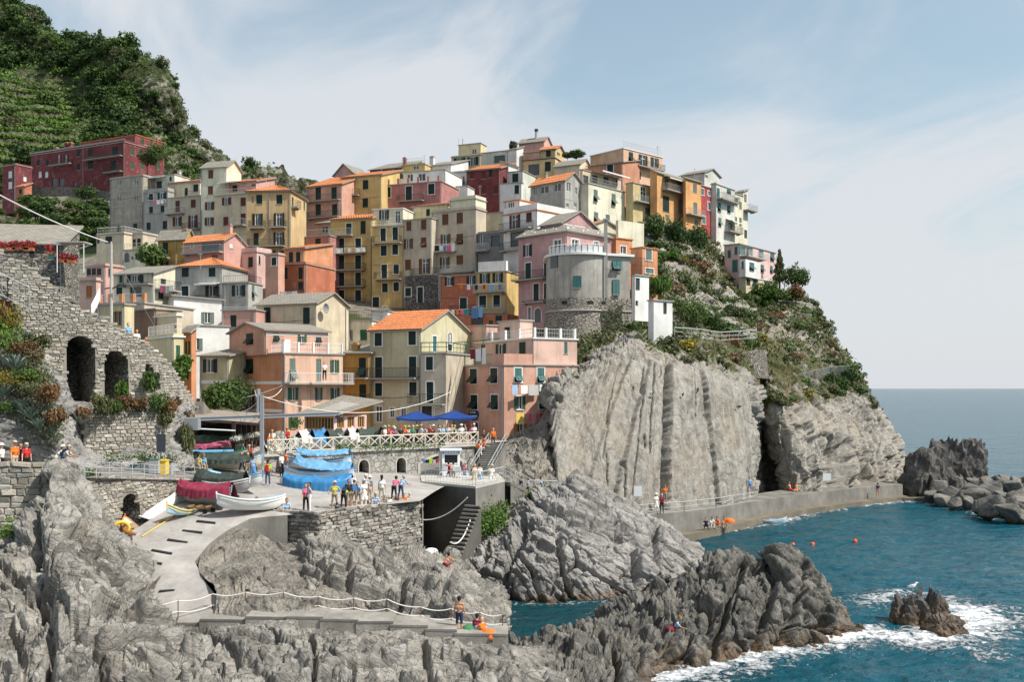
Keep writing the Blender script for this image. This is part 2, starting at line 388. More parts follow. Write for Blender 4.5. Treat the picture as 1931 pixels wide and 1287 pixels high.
def make_sea():
 b=NB('sea water');p=b.pos()
 foam=b.attr('foam')
 n=b.noise(p,0.9,7,0.72,1.4);n3=b.noise(p,3.2,4,0.6,0.8)
 t=b.math('ADD',b.math('MULTIPLY',foam,0.95),b.math('MULTIPLY',b.math('SUBTRACT',n,0.5),2.6));t=b.math('ADD',t,b.math('MULTIPLY',b.math('SUBTRACT',n3,0.5),1.3))
 gate=b.ramp(foam,[(0.0,0.0),(0.16,1.0)])
 ff=b.math('MULTIPLY',b.ramp(t,[(0.42,0.0),(0.60,0.55),(0.95,1.0)]),gate)
 sh=b.attr('shallow')
 base=b.mix(sh,(0.004,0.066,0.094),(0.003,0.038,0.048))
 c=b.mix(ff,base,(0.78,0.80,0.82));b.col(c)
 b.rough(b.math('ADD',0.17,b.math('MULTIPLY',ff,0.6)))
 b.b.inputs['Specular IOR Level'].default_value=0.22;b.b.inputs['IOR'].default_value=1.33
 h=b.math('ADD',b.math('MULTIPLY',b.noise(b.map(p,(0.5,1.0,1),(0,0,0.35)),0.55,5,0.62,0.3),1.0),b.math('MULTIPLY',b.noise(b.map(p,(0.6,1.2,1),(0,0,-0.2)),0.13,3,0.5),1.6))
 h=b.math('ADD',h,b.math('MULTIPLY',ff,0.25))
 b.bump(h,1.0,0.85)
 def waves(x,y):
  q=np.stack([x*0.10+y*0.05,y*0.26-x*0.06,0*x],-1).reshape(-1,3)
  q2=np.stack([x*0.45,y*0.8,0*x+4],-1).reshape(-1,3)
  return(0.16*fbm(q,3)+0.10*ridged(q2,3,0.55)).reshape(x.shape)
 ys=np.concatenate([np.linspace(44,75,190),np.linspace(75.3,150,190),150*1.09**np.arange(1,70),[70000]])
 u=np.linspace(-0.6,0.62,300)
 Yg,U=np.meshgrid(ys,u,indexing='ij')
 X=U*Yg;fade=np.clip((170-Yg)/90,0,1)
 Z=waves(X,Yg)*np.clip(0.25+fade,0,1)*(Yg<400)
 P=np.stack([X,Yg,Z],-1)
 fo=sea_foam(X,Yg);Z+=0.12*fo*(0.5+0.5*perlin(np.stack([X,Yg,0*X],-1).reshape(-1,3)*0.9).reshape(X.shape));P[...,2]=Z
 shal=np.clip((150-Yg)/60,0,1)*np.clip((22-X*1.0+(Yg-60)*0.25)/22,0,1)
 nv,nu=X.shape
 me=np_mesh('sea',P.reshape(-1,3),gridfaces(nv,nu),[b.m],True)
 vattr(me,'foam',fo.ravel());vattr(me,'shallow',shal.ravel())
 o=link('sea',me);o['kind']='structure'
 far=MB();far.face([(-60000,-40000,-.3),(60000,-40000,-.3),(60000,43.9,-.3),(-60000,43.9,-.3)],b.m)
 far.face([(43.9*0.618,43.9,-.3),(60000,43.9,-.3),(60000,70000,-.3),(70000*0.618,70000,-.3)],b.m)
 k=far.build('sea');k['kind']='structure'
make_sea()
# ---------------------------------------------------------------- headland: cliff and green slope
def slopemat():
 b=NB('headland ground');p=b.pos()
 z=b.z()
 n1=b.noise(p,0.16,5,0.62);n2=b.noise(p,1.1,6,0.7);st=b.noise(b.map(p,(0.9,0.9,0.22),(0.1,0.30,0.0)),1.0,6,0.7,0.6)
 fine=b.noise(p,5.0,5,0.7)
 f=b.math('ADD',b.math('MULTIPLY',n2,0.4),b.math('MULTIPLY',st,0.6))
 rock=b.mix(b.ramp(f,[(0.36,0.0),(0.56,0.75),(0.72,1.0)]),(0.15,0.14,0.125),(0.45,0.42,0.37))
 rock=b.mix(b.math('MULTIPLY',b.ramp(n1,[(0.5,0.0),(0.66,1.0)]),0.4),rock,(0.33,0.265,0.19))
 rock=b.mix(b.math('MULTIPLY',b.ramp(fine,[(0.58,0.0),(0.7,1.0)]),0.4),rock,(0.12,0.115,0.10))
 veg=b.attr('green')
 gf=b.math('ADD',veg,b.math('ADD',b.math('MULTIPLY',b.math('SUBTRACT',n2,0.5),1.5),b.math('MULTIPLY',b.math('SUBTRACT',n1,0.5),1.0)))
 green=b.mix(b.ramp(fine,[(0.35,0.0),(0.65,1.0)]),(0.035,0.05,0.02),(0.13,0.125,0.05))
 green=b.mix(b.ramp(b.noise(p,0.4,4),[(0.5,0.0),(0.65,1.0)]),green,(0.17,0.125,0.065))
 c=b.mix(b.ramp(gf,[(0.42,0.0),(0.6,1.0)]),rock,green)
 m=b.n('ShaderNodeMapRange');m.inputs['From Min'].default_value=1.6;m.inputs['From Max'].default_value=0.3
 b.l(b.math('ADD',z,b.math('MULTIPLY',n2,0.6)),m.inputs[0])
 c=b.mix(m.outputs[0],c,(0.07,0.06,0.05))
 b.col(c).rough(0.95)
 b.bump(b.math('ADD',b.math('ADD',f,b.math('MULTIPLY',fine,0.4)),b.math('MULTIPLY',n2,0.6)),1.0,0.30)
 return b.m
M_HEAD=slopemat()
HEAD={}
def make_headland():
 rows=[[('z',1075,106,-1),('z',1050,89,-1),('z',1105,92,-1),('z',1175,95,-1),('z',1245,98,-1),('z',1325,104,-1),('z',1408,111,-1),('z',1446,131,-1),('z',1486,121.5,-1),('z',1552,122,-1),('z',1640,132,-1),('z',1706,140,-1),('z',1722,156,-1),('z',1660,190,-1)],[(1070,905,107),(1046,890,90),(1105,940,92.5),(1175,945,95.5),(1245,950,98.5),(1325,940,104.5),(1408,925,111.5),(1444,925,131),(1484,925,122),(1550,922,123),(1640,918,133),(1698,905,141),(1708,905,156),(1650,905,190)],[(1062,850,110),(1038,800,93),(1100,800,95),(1180,800,98),(1245,800,101),(1325,800,107),(1410,800,114),(1436,820,132),(1468,840,122.5),(1545,840,126),(1630,842,136),(1686,835,143),(1690,835,158),(1630,835,192)],[(1066,760,114),(1044,735,97),(1105,690,100),(1190,665,104),(1245,680,106),(1330,692,111),(1404,722,117),(1430,750,132),(1458,752,124),(1535,752,132),(1600,755,140),(1645,765,146),(1645,765,160),(1590,765,194)],[(1050,720,124),(1070,675,112),(1125,650,114),(1200,640,116),(1250,648,118),(1330,640,126),(1405,660,133),(1440,690,136),(1470,700,137),(1530,705,143),(1585,712,149),(1612,712,153),(1605,712,168),(1550,712,200)],[(1000,640,134),(1090,610,130),(1150,590,130),(1215,580,132),(1260,590,133),(1330,590,143),(1405,600,149),(1440,620,151),(1475,630,153),(1525,635,157),(1560,640,160),(1580,655,162),(1570,660,176),(1515,660,205)],[(1020,540,152),(1100,530,150),(1160,520,150),(1225,500,151),(1270,500,154),(1330,500,160),(1385,545,164),(1430,578,162),(1475,584,163),(1515,583,166),(1535,586,168),(1542,592,169),(1530,596,184),(1480,596,210)],[(1040,470,170),(1110,460,168),(1170,440,168),(1225,412,170),(1270,420,172),(1320,440,176),(1370,490,176),(1420,545,174),(1470,560,174),(1505,565,176),(1520,570,178),(1526,578,178),(1515,585,192),(1470,590,214)],[(1050,440,190),(1120,430,190),(1180,420,190),(1235,405,192),(1280,425,195),(1325,450,200),(1370,500,200),(1420,555,196),(1470,575,194),(1500,580,194),(1515,590,194),(1520,600,194),(1510,620,205),(1465,640,220)],]
 tu=np.concatenate([np.linspace(0,1,30)[:-1],np.linspace(1,6.1,470)[:-1],np.linspace(6.1,11,270)[:-1],np.linspace(11,13,30)]);nu,nv=len(tu),430
 P=loft(rows,nu,nv,True,tu);N=normals(P)
 Y=P[...,1];px=P[...,0]/Y*S+CX;py=HY+(EYE-P[...,2])/Y*S
 slabtop=np.interp(px,[1050,1100,1190,1330,1404,1420],[760,690,668,692,725,780])
 slab=np.clip((1418-px)/14,0,1)*np.clip((py-slabtop)/18,0,1)
 d=rockdisp(P,3.6,0.30,0.62,0.6,0.30,(0.85,0.35,-0.30),0.5,(1.8,1.2,0.55),11.0)
 e=rockdisp(P,4.2,0.04,0.07,0.12,0.0,(1.0,0.25,-0.34),0.35,(3.4,2.5,0.75),5.0,0.012)
 cr=0
 wob=perlin(np.stack([px*0.02,py*0.025,0*px],-1).reshape(-1,3)).reshape(px.shape)*1.8+1.5*perlin(np.stack([px*.09,py*.12,0*px],-1).reshape(-1,3)).reshape(px.shape)
 for x0,x1,a,b_,dp,wd in((1180,1215,690,940,.7,2.2),(1210,1226,690,900,.9,2.8),(1232,1236,700,835,.6,1.6),(1248,1258,680,960,1.3,3.5),(1296,1302,700,890,1.4,3.6),(1312,1306,690,800,.7,2.0),(1340,1318,690,800,.4,1.2),(1142,1143,855,920,.9,2.2),(1166,1178,870,945,1.1,3.0),(1122,1170,660,870,.5,2.0),(1208,1203,822,852,1.1,3.0),(1250,1254,870,950,1.5,4.5),(1380,1375,720,870,.3,2.0)):
  xx=x0+(x1-x0)*(940-py)/260+wob
  m=np.clip(1.25-np.abs(px-xx)/(wd*.62),0,1)*np.clip((py-a)/12,0,1)*np.clip((b_-py)/12,0,1)
  cr=cr-dp*1.25*m
 for x0,x1,stp in((1098,1192,.55),(1150,1226,.7),(1206,1244,-.9),(1250,1262,.9),(1296,1303,-.6),(1345,1318,.55),(1378,1372,-.4)):
  xx=x0+(x1-x0)*(940-py)/270+wob;t_=np.clip((px-xx)/1.3+.5,0,1);cr=cr+stp*(t_-.5)
 left=np.clip((np.interp(py,[660,760,880,950],[1190,1150,1118,1100])-px)/16,0,1)*np.clip((py-640)/40,0,1)
 t=(px+(py-900)*0.36)/9.5+1.1*perlin(np.stack([px*.015,py*.006,0*px],-1).reshape(-1,3)).reshape(px.shape);f=t-np.floor(t)
 hsh=_rnd[np.floor(t).astype(int)&1023,2]
 strip=(np.where(f<.8,f/.8,(1-f)/.2)-.5)*(0.25+0.9*hsh)
 e=e+left*strip*0.45*np.clip(.7+perlin(P.reshape(-1,3)/4.0).reshape(px.shape),.15,1.3)+(1-left)*cr
 cave=0
 for cx_,cy_,rx,ry in((1570,885,16,50),(1612,900,14,38),(1640,900,12,34),(1455,905,8,30),(1478,860,7,60)):
  cave=cave-3.2*np.exp(-(((px-cx_)/rx)**2+((py-cy_)/ry)**2)**2)
 wgt=np.clip((py-560)/160,0.35,1)
 D=slab*e+(1-slab)*(d*wgt+cave)
 P2=P+N*D[...,None]
 o=sheet('headland',P2,M_HEAD)
 top=np.interp(px,[1040,1090,1130,1190,1225,1300,1404,1425,1470,1530,1600,1650,1700],[720,690,665,640,660,690,722,790,770,770,770,775,800])
 g=np.clip((top-py)/30+0.10,0.0,1)
 g=np.minimum(g,np.where(py<640,0.40,0.62))*(1-0.25*np.clip((px-1560)/60,0,1))
 vattr(o.data,'green',g.ravel())
 HEAD['P']=P2;HEAD['N']=N;HEAD['px']=px;HEAD['py']=py;HEAD['g']=g
make_headland()
# ---------------------------------------------------------------- hill with vineyard terraces
HILL={}
def make_hill():
 sk=[(-160,-190),(-40,-30),(0,8),(50,45),(100,68),(140,92),(190,92),(228,96),(262,132),(294,150),(320,200),(344,250),(380,290),(440,322),(490,345),(560,380),(640,420)]
 Ys=[420,400,392,385,380,375,368,360,350,345,338,330,324,318,314,310,305]
 crest=[(a,b,y)for(a,b),y in zip(sk,Ys)]
 mid2=[(a-6,b*0.62+372*0.38-8,y*0.86+236*0.14)for(a,b,y)in crest]
 mid=[(a-4,b*0.28+380*0.72,y*0.42+240*0.58)for(a,b,y)in crest]
 foot=[(a,520,222)for(a,b,y)in crest]
 back=[(a,b+60,y+80)for(a,b,y)in crest]
 P=loft([foot,mid,mid2,crest,back],300,200,idx=True)
 N=normals(P)
 p=P.reshape(-1,3)
 d=(fbm(p/45,4)*7+ridged(p/14,3)*1.2).reshape(P.shape[:2])
 px=P[...,0]/P[...,1]*S+CX
 py0=HY+(EYE-P[...,2])/P[...,1]*S
 ed=np.clip((px-225)/60,0,1)*np.clip((py0-110)/60,0,1)
 d=d+ed*rockdisp(P,10,0.3,0.6,0.4,0,seed=3.0)
 P2=P+N*d[...,None]
 terr=np.clip((190-px)/60,0,1)*np.clip((py0-120)/60,0,1)
 zz=P2[...,2];st=3.4;k=np.floor(zz/st);f=zz/st-k
 P2[...,2]=zz*(1-terr)+terr*(k+np.clip((f-0.55)/0.45,0,1))*st
 b=NB('hill ground');q=b.pos()
 n1=b.noise(q,0.05,5,.6);n2=b.noise(q,0.35,6,.7);n3=b.noise(q,1.4,5,.7)
 green=b.mix(b.ramp(n2,[(0.35,0.0),(0.65,1.0)]),(0.022,0.036,0.014),(0.085,0.105,0.03))
 green=b.mix(b.ramp(n3,[(0.52,0.0),(0.66,1.0)]),green,(0.12,0.125,0.05))
 rock=b.mix(b.ramp(n2,[(0.35,0.0),(0.65,1.0)]),(0.17,0.15,0.12),(0.45,0.41,0.34))
 wall=b.mix(b.ramp(n3,[(.4,0.0),(.6,1.0)]),(.10,.11,.05),(.27,.25,.18));green=b.mix(b.attr('step'),green,wall)
 rf=b.math('ADD',b.attr('bare'),b.math('MULTIPLY',b.math('SUBTRACT',n2,0.5),1.1))
 b.col(b.mix(b.ramp(rf,[(0.45,0.0),(0.6,1.0)]),green,rock)).rough(0.95)
 b.bump(b.math('ADD',n2,n3),1.0,1.2)
 o=sheet('hill',P2,b.m)
 vattr(o.data,'bare',ed.ravel()*0.5);vattr(o.data,'step',(terr*(np.abs(((P2[...,2]/st+.5)%1)-.5)>.06)).ravel())
 HILL.update(P=P2,N=N,px=px,py=py0,ed=ed)
make_hill()
# ---------------------------------------------------------------- ground under the village
def make_village_ground():
 cols=[60,150,260,400,560,720,900,1060,1240]
 rows=[[('z',c,101,9.0)for c in cols],[('z',c,112,10.0)for c in cols],[(60,640,118),(150,700,118),(260,690,122),(400,650,130),(560,640,136),(720,620,142),(900,620,140),(1060,640,136),(1240,600,140)],[(60,560,140),(150,560,142),(260,545,150),(400,520,160),(560,520,172),(720,525,176),(900,540,168),(1060,540,160),(1240,500,165)],[(60,470,190),(150,470,190),(260,450,188),(400,440,188),(560,430,194),(720,430,194),(900,420,196),(1060,420,192),(1240,430,188)],[(60,370,222),(150,362,222),(260,370,218),(400,380,215),(560,385,214),(720,370,216),(900,345,220),(1060,340,220),(1240,380,215)],[(60,380,300),(150,380,300),(260,400,300),(400,400,280),(560,400,280),(720,390,280),(900,380,280),(1060,380,280),(1240,420,280)]]
 P=loft(rows,120,130,idx=True)
 p=P.reshape(-1,3);P[...,2]+=(fbm(p/9,3)*0.5).reshape(P.shape[:2])
 b=NB('village ground');q=b.pos();n=b.noise(q,0.8,6,.7);g=b.noise(q,0.12,4)
 c=b.mix(b.ramp(n,[(0.35,0.0),(0.65,1.0)]),(0.10,0.09,0.075),(0.28,0.25,0.21))
 b.col(b.mix(b.ramp(g,[(0.5,0.0),(0.58,1.0)]),c,b.mix(n,(0.02,0.03,0.012),(0.09,0.11,0.035)))).rough(.95);b.bump(n,1,.3)
 sheet('terrain',P,b.m)
make_village_ground()
# ---------------------------------------------------------------- paved ground
def concrete(name,c,var=0.5,scale=1.0,bumpd=0.03):
 b=NB(name);p=b.pos();n1=b.noise(p,0.45*scale,5,.6);n2=b.noise(p,3.0*scale,6,.7);n3=b.noise(b.map(p,(1,1,.2)),1.2*scale,5,.6)
 k=b.mix(b.ramp(n1,[(0.35,0.0),(0.65,1.0)]),tuple(x*(1-.35*var)for x in c),tuple(min(.85,x*1.08)for x in c))
 k=b.mix(b.math('MULTIPLY',b.ramp(n2,[(0.55,0.0),(0.7,1.0)]),.5*var),k,tuple(x*.5 for x in c))
 k=b.mix(b.math('MULTIPLY',b.ramp(n3,[(0.52,0.0),(0.72,1.0)]),.6*var),k,tuple(x*.55 for x in c))
 b.col(k).rough(.93);b.bump(b.math('ADD',n2,b.noise(p,14*scale,3)),.7,bumpd)
 return b.m
M_RAMP=concrete('ramp concrete',(0.40,0.375,0.35),.85)
M_CONC=concrete('old concrete',(0.235,0.222,0.20),1.0)
M_CONCL=concrete('light concrete',(0.50,0.475,0.43),.5)
M_MORTAR=concrete('wall mortar',(0.27,0.25,0.215),.8)
def lin(rows,nu,nv):
 """straight loft between left and right edges"""
 A=np.array(rows,float);t=np.linspace(0,len(A)-1,nv);i=np.clip(t.astype(int),0,len(A)-2);f=(t-i)[:,None,None]
 E=A[i]*(1-f)+A[i+1]*f
 u=np.linspace(0,1,nu)[None,:,None]
 def w3(e):return np.stack([(e[:,0]-CX)/S*e[:,2],e[:,2],EYE-(e[:,1]-HY)/S*e[:,2]],-1)
 L,Rr=w3(E[:,0]),w3(E[:,1])
 return L[:,None]*(1-u)+Rr[:,None]*u
RAMP_ROWS=[[(270,1195,49.2),(470,1180,49.4)],[(285,1150,51),(428,1148,51)],[(290,1100,53),(388,1100,53)],[(270,1060,55),(367,1060,55)],[(250,1022,57.5),(396,1025,57.5)],[(250,1002,59),(430,1000,59)],[(285,980,60.5),(472,978,60.3)],[(328,955,62.5),(596,967,61.2)],[(358,932,65.5),(792,945,67.3)],[(340,907,69),(830,922,74)],[(335,882,74),(850,912,80)],[(335,862,80),(900,905,86)],[(335,854,84),(900,898,90)]]
P=lin(RAMP_ROWS,60,160)
P[...,2]+=(fbm(P.reshape(-1,3)/3.0,3)*.03).reshape(P.shape[:2])
RAMPP=P
sheet('ramp',P,M_RAMP)
for q_ in(P[:88,-1],P[:,0]):sheet('ramp',np.stack([q_,q_-(0,0,.35),q_-(0,0,4)]),M_CONC)
def ramp_z(x,y):
 d=(RAMPP[...,0]-x)**2+(RAMPP[...,1]-y)**2
 return float(RAMPP.reshape(-1,3)[d.argmin(),2])
TZ=9.75
m=MB()
edge=[Wz(340,79.5,TZ-.1),Wz(470,77.5,TZ),Wz(505,76.3,TZ),Wz(640,80.6,TZ),Wz(770,85,TZ),Wz(912,90.5,TZ),Wz(1000,100,TZ),Wz(1000,122,TZ),Wz(340,122,TZ)]
m.face(edge,M_RAMP);o=m.build('pavement');o['kind']='structure'
P=lin([[(-90,905,53.5),(-90,890,61)],[(60,902,54.8),(60,887,62)],[(150,902,56.2),(150,886,62.5)],[(205,903,58),(200,888,63)],[(290,905,62),(300,890,67)],[(372,907,66.5),(352,888,72)],[(400,902,70),(360,880,76)]],14,80)
PATHP=P
sheet('path',P,M_CONC)
def path_z(x,y):
 d=(PATHP[...,0]-x)**2+(PATHP[...,1]-y)**2
 return float(PATHP.reshape(-1,3)[d.argmin(),2])
# ---------------------------------------------------------------- shore rocks
def outcrop(name,rows,nu,nv,mat,idx=False,tp=0,cuts=(),**k):
 P=loft(rows,nu,nv,idx);N=normals(P)
 D=rockdisp(P,**k)
 if tp:
  v=np.linspace(0,1,nv)[:,None];w_=np.clip((1-v)/tp,0,1);D=D*(.2+.8*w_)-(1-w_)*.12
 gx,gy=P[...,0]/P[...,1]*S+CX,HY+(EYE-P[...,2])/P[...,1]*S
 wb=7*perlin(np.stack([gx*.03,gy*.03,0*gx+2],-1).reshape(-1,3)).reshape(gx.shape)
 for line,wd,dp in cuts:
  dd=np.full(gx.shape,99.0)
  for(ax,ay),(bx,by)in zip(line[:-1],line[1:]):
   t=np.clip(((gx-ax)*(bx-ax)+(gy-ay)*(by-ay))/((bx-ax)**2+(by-ay)**2),0,1);dd=np.minimum(dd,np.hypot(gx+wb-ax-t*(bx-ax),gy+wb-ay-t*(by-ay)))
  D=D-dp*np.clip(1.2-dd/wd,0,1)
 P=P+N*D[...,None]
 sheet(name,P,mat);return P
ROCKS={}
ROCKS['left']=outcrop('shore_rock',[[(-120,1420,31),(60,1420,32),(200,1420,33),(330,1420,34),(420,1420,35)],[(-100,1300,36),(60,1300,37),(190,1300,38),(300,1300,39),(400,1300,40)],[(-80,1200,40),(50,1200,41),(170,1190,42),(270,1190,43.5),(345,1200,45)],[(-60,1110,44),(40,1110,44.5),(140,1090,46),(230,1090,48),(308,1150,49)],[(-60,1050,47),(30,1040,47.5),(110,1000,49),(200,1020,51),(300,1085,51.5)],[(-60,1020,50),(30,1005,50),(85,930,52),(150,930,53.5),(205,990,53.6),(240,1030,53.6),(290,1064,53.3)],[(-60,1010,53.5),(45,980,53),(88,885,54.2),(158,888,55.6),(190,945,56),(228,1018,56.2),(264,1040,56.2)],[(-60,1005,55),(60,960,54.6),(105,868,55.2),(160,878,56.6),(185,935,57.4),(222,1020,58),(250,1034,58.2)],[(-60,1020,57),(60,980,57),(118,900,57.2),(165,915,58.5),(190,960,59),(215,1040,60),(245,1060,60.5)]],380,400,M_FORE,tp=.30,size=3.4,lump=.30,block=.85,crack=.75,strata=.26,sdir=(.45,-.25,.85),sfreq=1.1,seed=2.0,cuts=[([(86,900),(76,980),(62,1050)],9,1.2),([(0,1060),(70,1100),(100,1180),(95,1260)],9,1.0),([(195,1060),(250,1085),(235,1150)],8,1.1),([(150,960),(190,1040)],6,.8),([(20,1150),(60,1287)],10,1.0),([(140,1190),(200,1240),(190,1300)],9,.9)],fissure=.8)
ROCKS['front']=outcrop('shore_rock',[[(200,1430,33),(450,1430,33),(700,1430,33),(950,1430,33),(1150,1430,33)],[(230,1330,38.5),(450,1335,38.5),(700,1335,38.5),(950,1340,40),(1130,1340,42)],[(265,1262,43.0),(450,1262,43),(700,1270,43),(940,1275,44),(1100,1295,46)],[(290,1215,46.6),(450,1215,46.6),(700,1230,46.5),(930,1240,46.8),(1060,1258,48.5)],[(300,1190,48.7),(450,1184,48.9),(600,1178,49.0),(750,1192,48.9),(930,1216,48.7),(1030,1226,50.5)],[(300,1196,50.2),(450,1192,50.4),(600,1190,50.4),(750,1205,50.4),(930,1228,50.6),(1010,1222,53)]],420,300,M_FORE,tp=.22,size=2.9,lump=.22,block=.85,crack=.8,strata=.24,sdir=(.25,-.45,.85),sfreq=1.3,seed=31.0,cuts=[([(390,1200),(440,1232),(500,1262),(560,1340)],11,1.5),([(584,1195),(596,1240),(588,1300)],7,1.0),([(800,1215),(815,1300)],8,1.0),([(600,1215),(700,1222),(800,1212)],5,.7),([(600,1240),(720,1246),(830,1228)],5,.7),([(610,1265),(740,1272),(900,1250)],6,.8),([(900,1240),(960,1300)],9,1.0),([(320,1230),(380,1290)],8,.9)],fissure=.35)
ROCKS['ridge']=outcrop('shore_rock',[[(900,1430,38),(1150,1400,42),('z',1250,49.3,-.9),('z',1300,50.8,-.9),('z',1390,53.5,-.9),('z',1470,55.6,-.9),('z',1545,57.5,-.9),('z',1600,58.2,-.9),('z',1652,58.8,-.9)],[(920,1320,44),(1140,1280,46.5),(1240,1248,51),(1300,1235,53),(1390,1205,55.2),(1465,1180,57),(1540,1175,58.7),(1600,1180,59.6),(1642,1188,60.0)],[(940,1252,49),(1070,1222,51),(1190,1190,54),(1270,1180,55.5),(1370,1130,58),(1455,1120,59.5),(1535,1125,61),(1592,1160,61),(1640,1180,60.8)],[(948,1226,52.5),(1075,1174,54.5),(1170,1150,57.5),(1270,1110,59.5),(1360,1066,62),(1440,1090,62.5),(1478,1062,62.8),(1530,1070,63),(1570,1132,62.4),(1636,1174,61.4)],[(955,1226,53.6),(1010,1222,54.5),(1070,1172,55.8),(1100,1184,56.6),(1180,1146,60.0),(1275,1096,62.5),(1350,1052,64.5),(1405,1052,65),(1440,1084,64.5),(1470,1058,64.5),(1492,1060,64.5),(1506,1078,64.3),(1527,1060,64.4),(1548,1098,64),(1580,1138,63.4),(1634,1172,62)],[('z',960,56.5,-.6),('z',1080,60,-.6),('z',1170,66,.2),('z',1280,70,.3),('z',1360,71,-.5),('z',1450,70,-.8),('z',1530,68.5,-.8),('z',1590,66,-.8),('z',1626,64,-.8)]],460,300,M_RIDGE,size=3.0,lump=.24,block=.66,crack=.8,strata=.22,sdir=(.75,-.35,.42),sfreq=1.1,seed=57.0,cuts=[([(1405,1065),(1372,1150),(1335,1250)],8,1.1),([(1458,1085),(1440,1170),(1420,1235)],8,1.0),([(1300,1130),(1210,1180),(1080,1230)],7,.9),([(1508,1080),(1500,1140),(1480,1200)],6,.9),([(1130,1180),(1170,1240),(1160,1300)],8,.9),([(1560,1120),(1575,1180)],6,.8),([(1240,1210),(1290,1250)],7,.9)],fissure=.35)
ROCKS['isle']=outcrop('shore_rock',[[('z',845,70,-1),('z',900,69,-1),('z',950,68,-1),('z',1010,68,-1),('z',1090,68.5,-1),('z',1160,69.5,-1),('z',1220,71.5,-1),('z',1290,75,-1),('z',1352,80,-1)],[(858,1090,71),(905,1095,70.3),(955,1100,69.8),(1010,1095,70),(1090,1090,70.6),(1160,1085,71.5),(1225,1075,73.5),(1290,1065,77),(1344,1062,82)],[(866,1055,72.5),(910,1045,72.2),(965,1030,72.5),(1020,1010,73),(1090,1005,74),(1160,1010,75.5),(1230,1015,77.5),(1285,1020,80),(1336,1040,84)],[(880,1030,75),(920,1012,75.5),(975,985,76),(1030,958,77),(1085,945,78),(1140,962,79.5),(1210,982,81.5),(1270,1000,84),(1328,1030,86)],[(895,1015,77.5),(925,1005,78),(990,965,79),(1042,938,80),(1088,918,81),(1135,942,82.5),(1205,968,84.5),(1275,998,87),(1322,1022,89)],[('z',890,82,3.5),('z',930,83,4),('z',1000,85,4.5),('z',1050,86,4.5),('z',1095,87,4),('z',1145,89,3),('z',1205,91,1),('z',1275,93,-1),('z',1322,94,-1)]],440,300,M_ISLE,size=3.6,lump=.30,block=.50,crack=.85,strata=.05,sdir=(.55,.2,.8),sfreq=.6,seed=83.0,cuts=[([(990,985),(965,1050),(948,1130)],8,1.5),([(1005,990),(985,1030)],6,1.1),([(1042,1000),(1052,1050),(1078,1130)],5,1.0),([(1160,1000),(1178,1045),(1196,1112)],6,1.2),([(1238,1000),(1232,1080)],6,1.0),([(920,1030),(905,1080),(915,1120)],7,1.2),([(1070,990),(1140,1000),(1180,1000)],4,.6),([(1285,1015),(1300,1060)],5,.8)],fissure=.9,fine=.07)
ROCKS['slope']=outcrop('shore_rock',[[(400,1185,49.4),(520,1180,49.4),(640,1185,49.4),(760,1195,49.6)],[(408,1120,51.7),(500,1125,51.8),(600,1125,52.5),(700,1150,53)],[(376,1078,54),(470,1080,54),(570,1075,55.5),(700,1100,57)],[(382,1045,56.5),(450,1045,57),(545,1050,58.5),(700,1065,60)],[(400,1022,58),(450,1015,59),(520,1030,60.5),(620,1035,62)],[(432,998,59.5),(462,990,60.3),(530,1000,62),(620,1000,63.5)]],280,240,M_SLAB,size=2.2,lump=.10,block=.2,crack=.2,strata=.18,sdir=(.55,.45,-.65),sfreq=1.5,seed=12.0,fine=.03)
ROCKS['quayfoot']=outcrop('shore_rock',[[(470,1180,50.5),(560,1185,50.5),(680,1195,50.5),(800,1205,51),(900,1215,52),('z',955,58.5,-.6)],[(500,1125,52.6),(570,1130,52.6),(690,1145,53),(800,1150,54),(900,1165,56),('z',945,62,-.5)],[(530,1080,55),(585,1090,54.6),(690,1105,55.5),(800,1110,57.5),(885,1118,60),('z',940,66.5,-.4)],[(560,1045,58.2),(590,1040,57.2),(690,1062,58.2),(790,1075,61.5),(870,1085,64),('z',930,69,-.3)],[(575,1030,60.2),(600,1026,59.2),(690,1044,61),(790,1058,64.5),(855,1068,67),('z',890,71,.6)],[(585,1025,62),(620,1022,61.5),(700,1035,64.5),(800,1052,69),(850,1056,72),('z',885,75,1.5)]],360,240,M_FORE,size=2.9,lump=.2,block=.95,crack=.8,strata=.22,sdir=(.5,.25,.8),sfreq=1.1,seed=140.0,cuts=[([(655,1060),(652,1125)],6,1.1),([(700,1045),(712,1090)],6,1.2),([(598,1060),(612,1110)],7,1.3),([(765,1085),(755,1150)],6,1.0),([(840,1085),(830,1150)],6,.9),([(560,1075),(575,1140)],8,1.0)],fissure=.8)
ROCKS['landing']=outcrop('shore_rock',[[(880,1080,72),(930,1062,73),(990,1040,75),(1060,1000,79),(1110,980,84)],[(895,1030,74),(940,1000,76),(985,975,78),(1050,950,82),(1100,940,86)],[(905,1000,76.5),(952,960,79),(1000,945,82),(1050,930,86),(1100,920,90)],[(930,935,84),(960,930,85),(1000,920,87),(1045,900,89),(1090,880,93)],[(938,880,89),(965,870,90),(1000,850,91),(1036,815,93),(1060,800,97)],[(948,842,95),(970,830,95),(1005,812,95.5),(1032,780,97),(1055,740,101)],[(950,835,99),(975,825,100),(1010,800,101),(1040,760,103),(1060,720,106)]],200,260,M_SLAB,size=2.2,lump=.15,block=.35,crack=.35,strata=.22,sdir=(.75,.2,-.5),sfreq=1.3,seed=71.0)
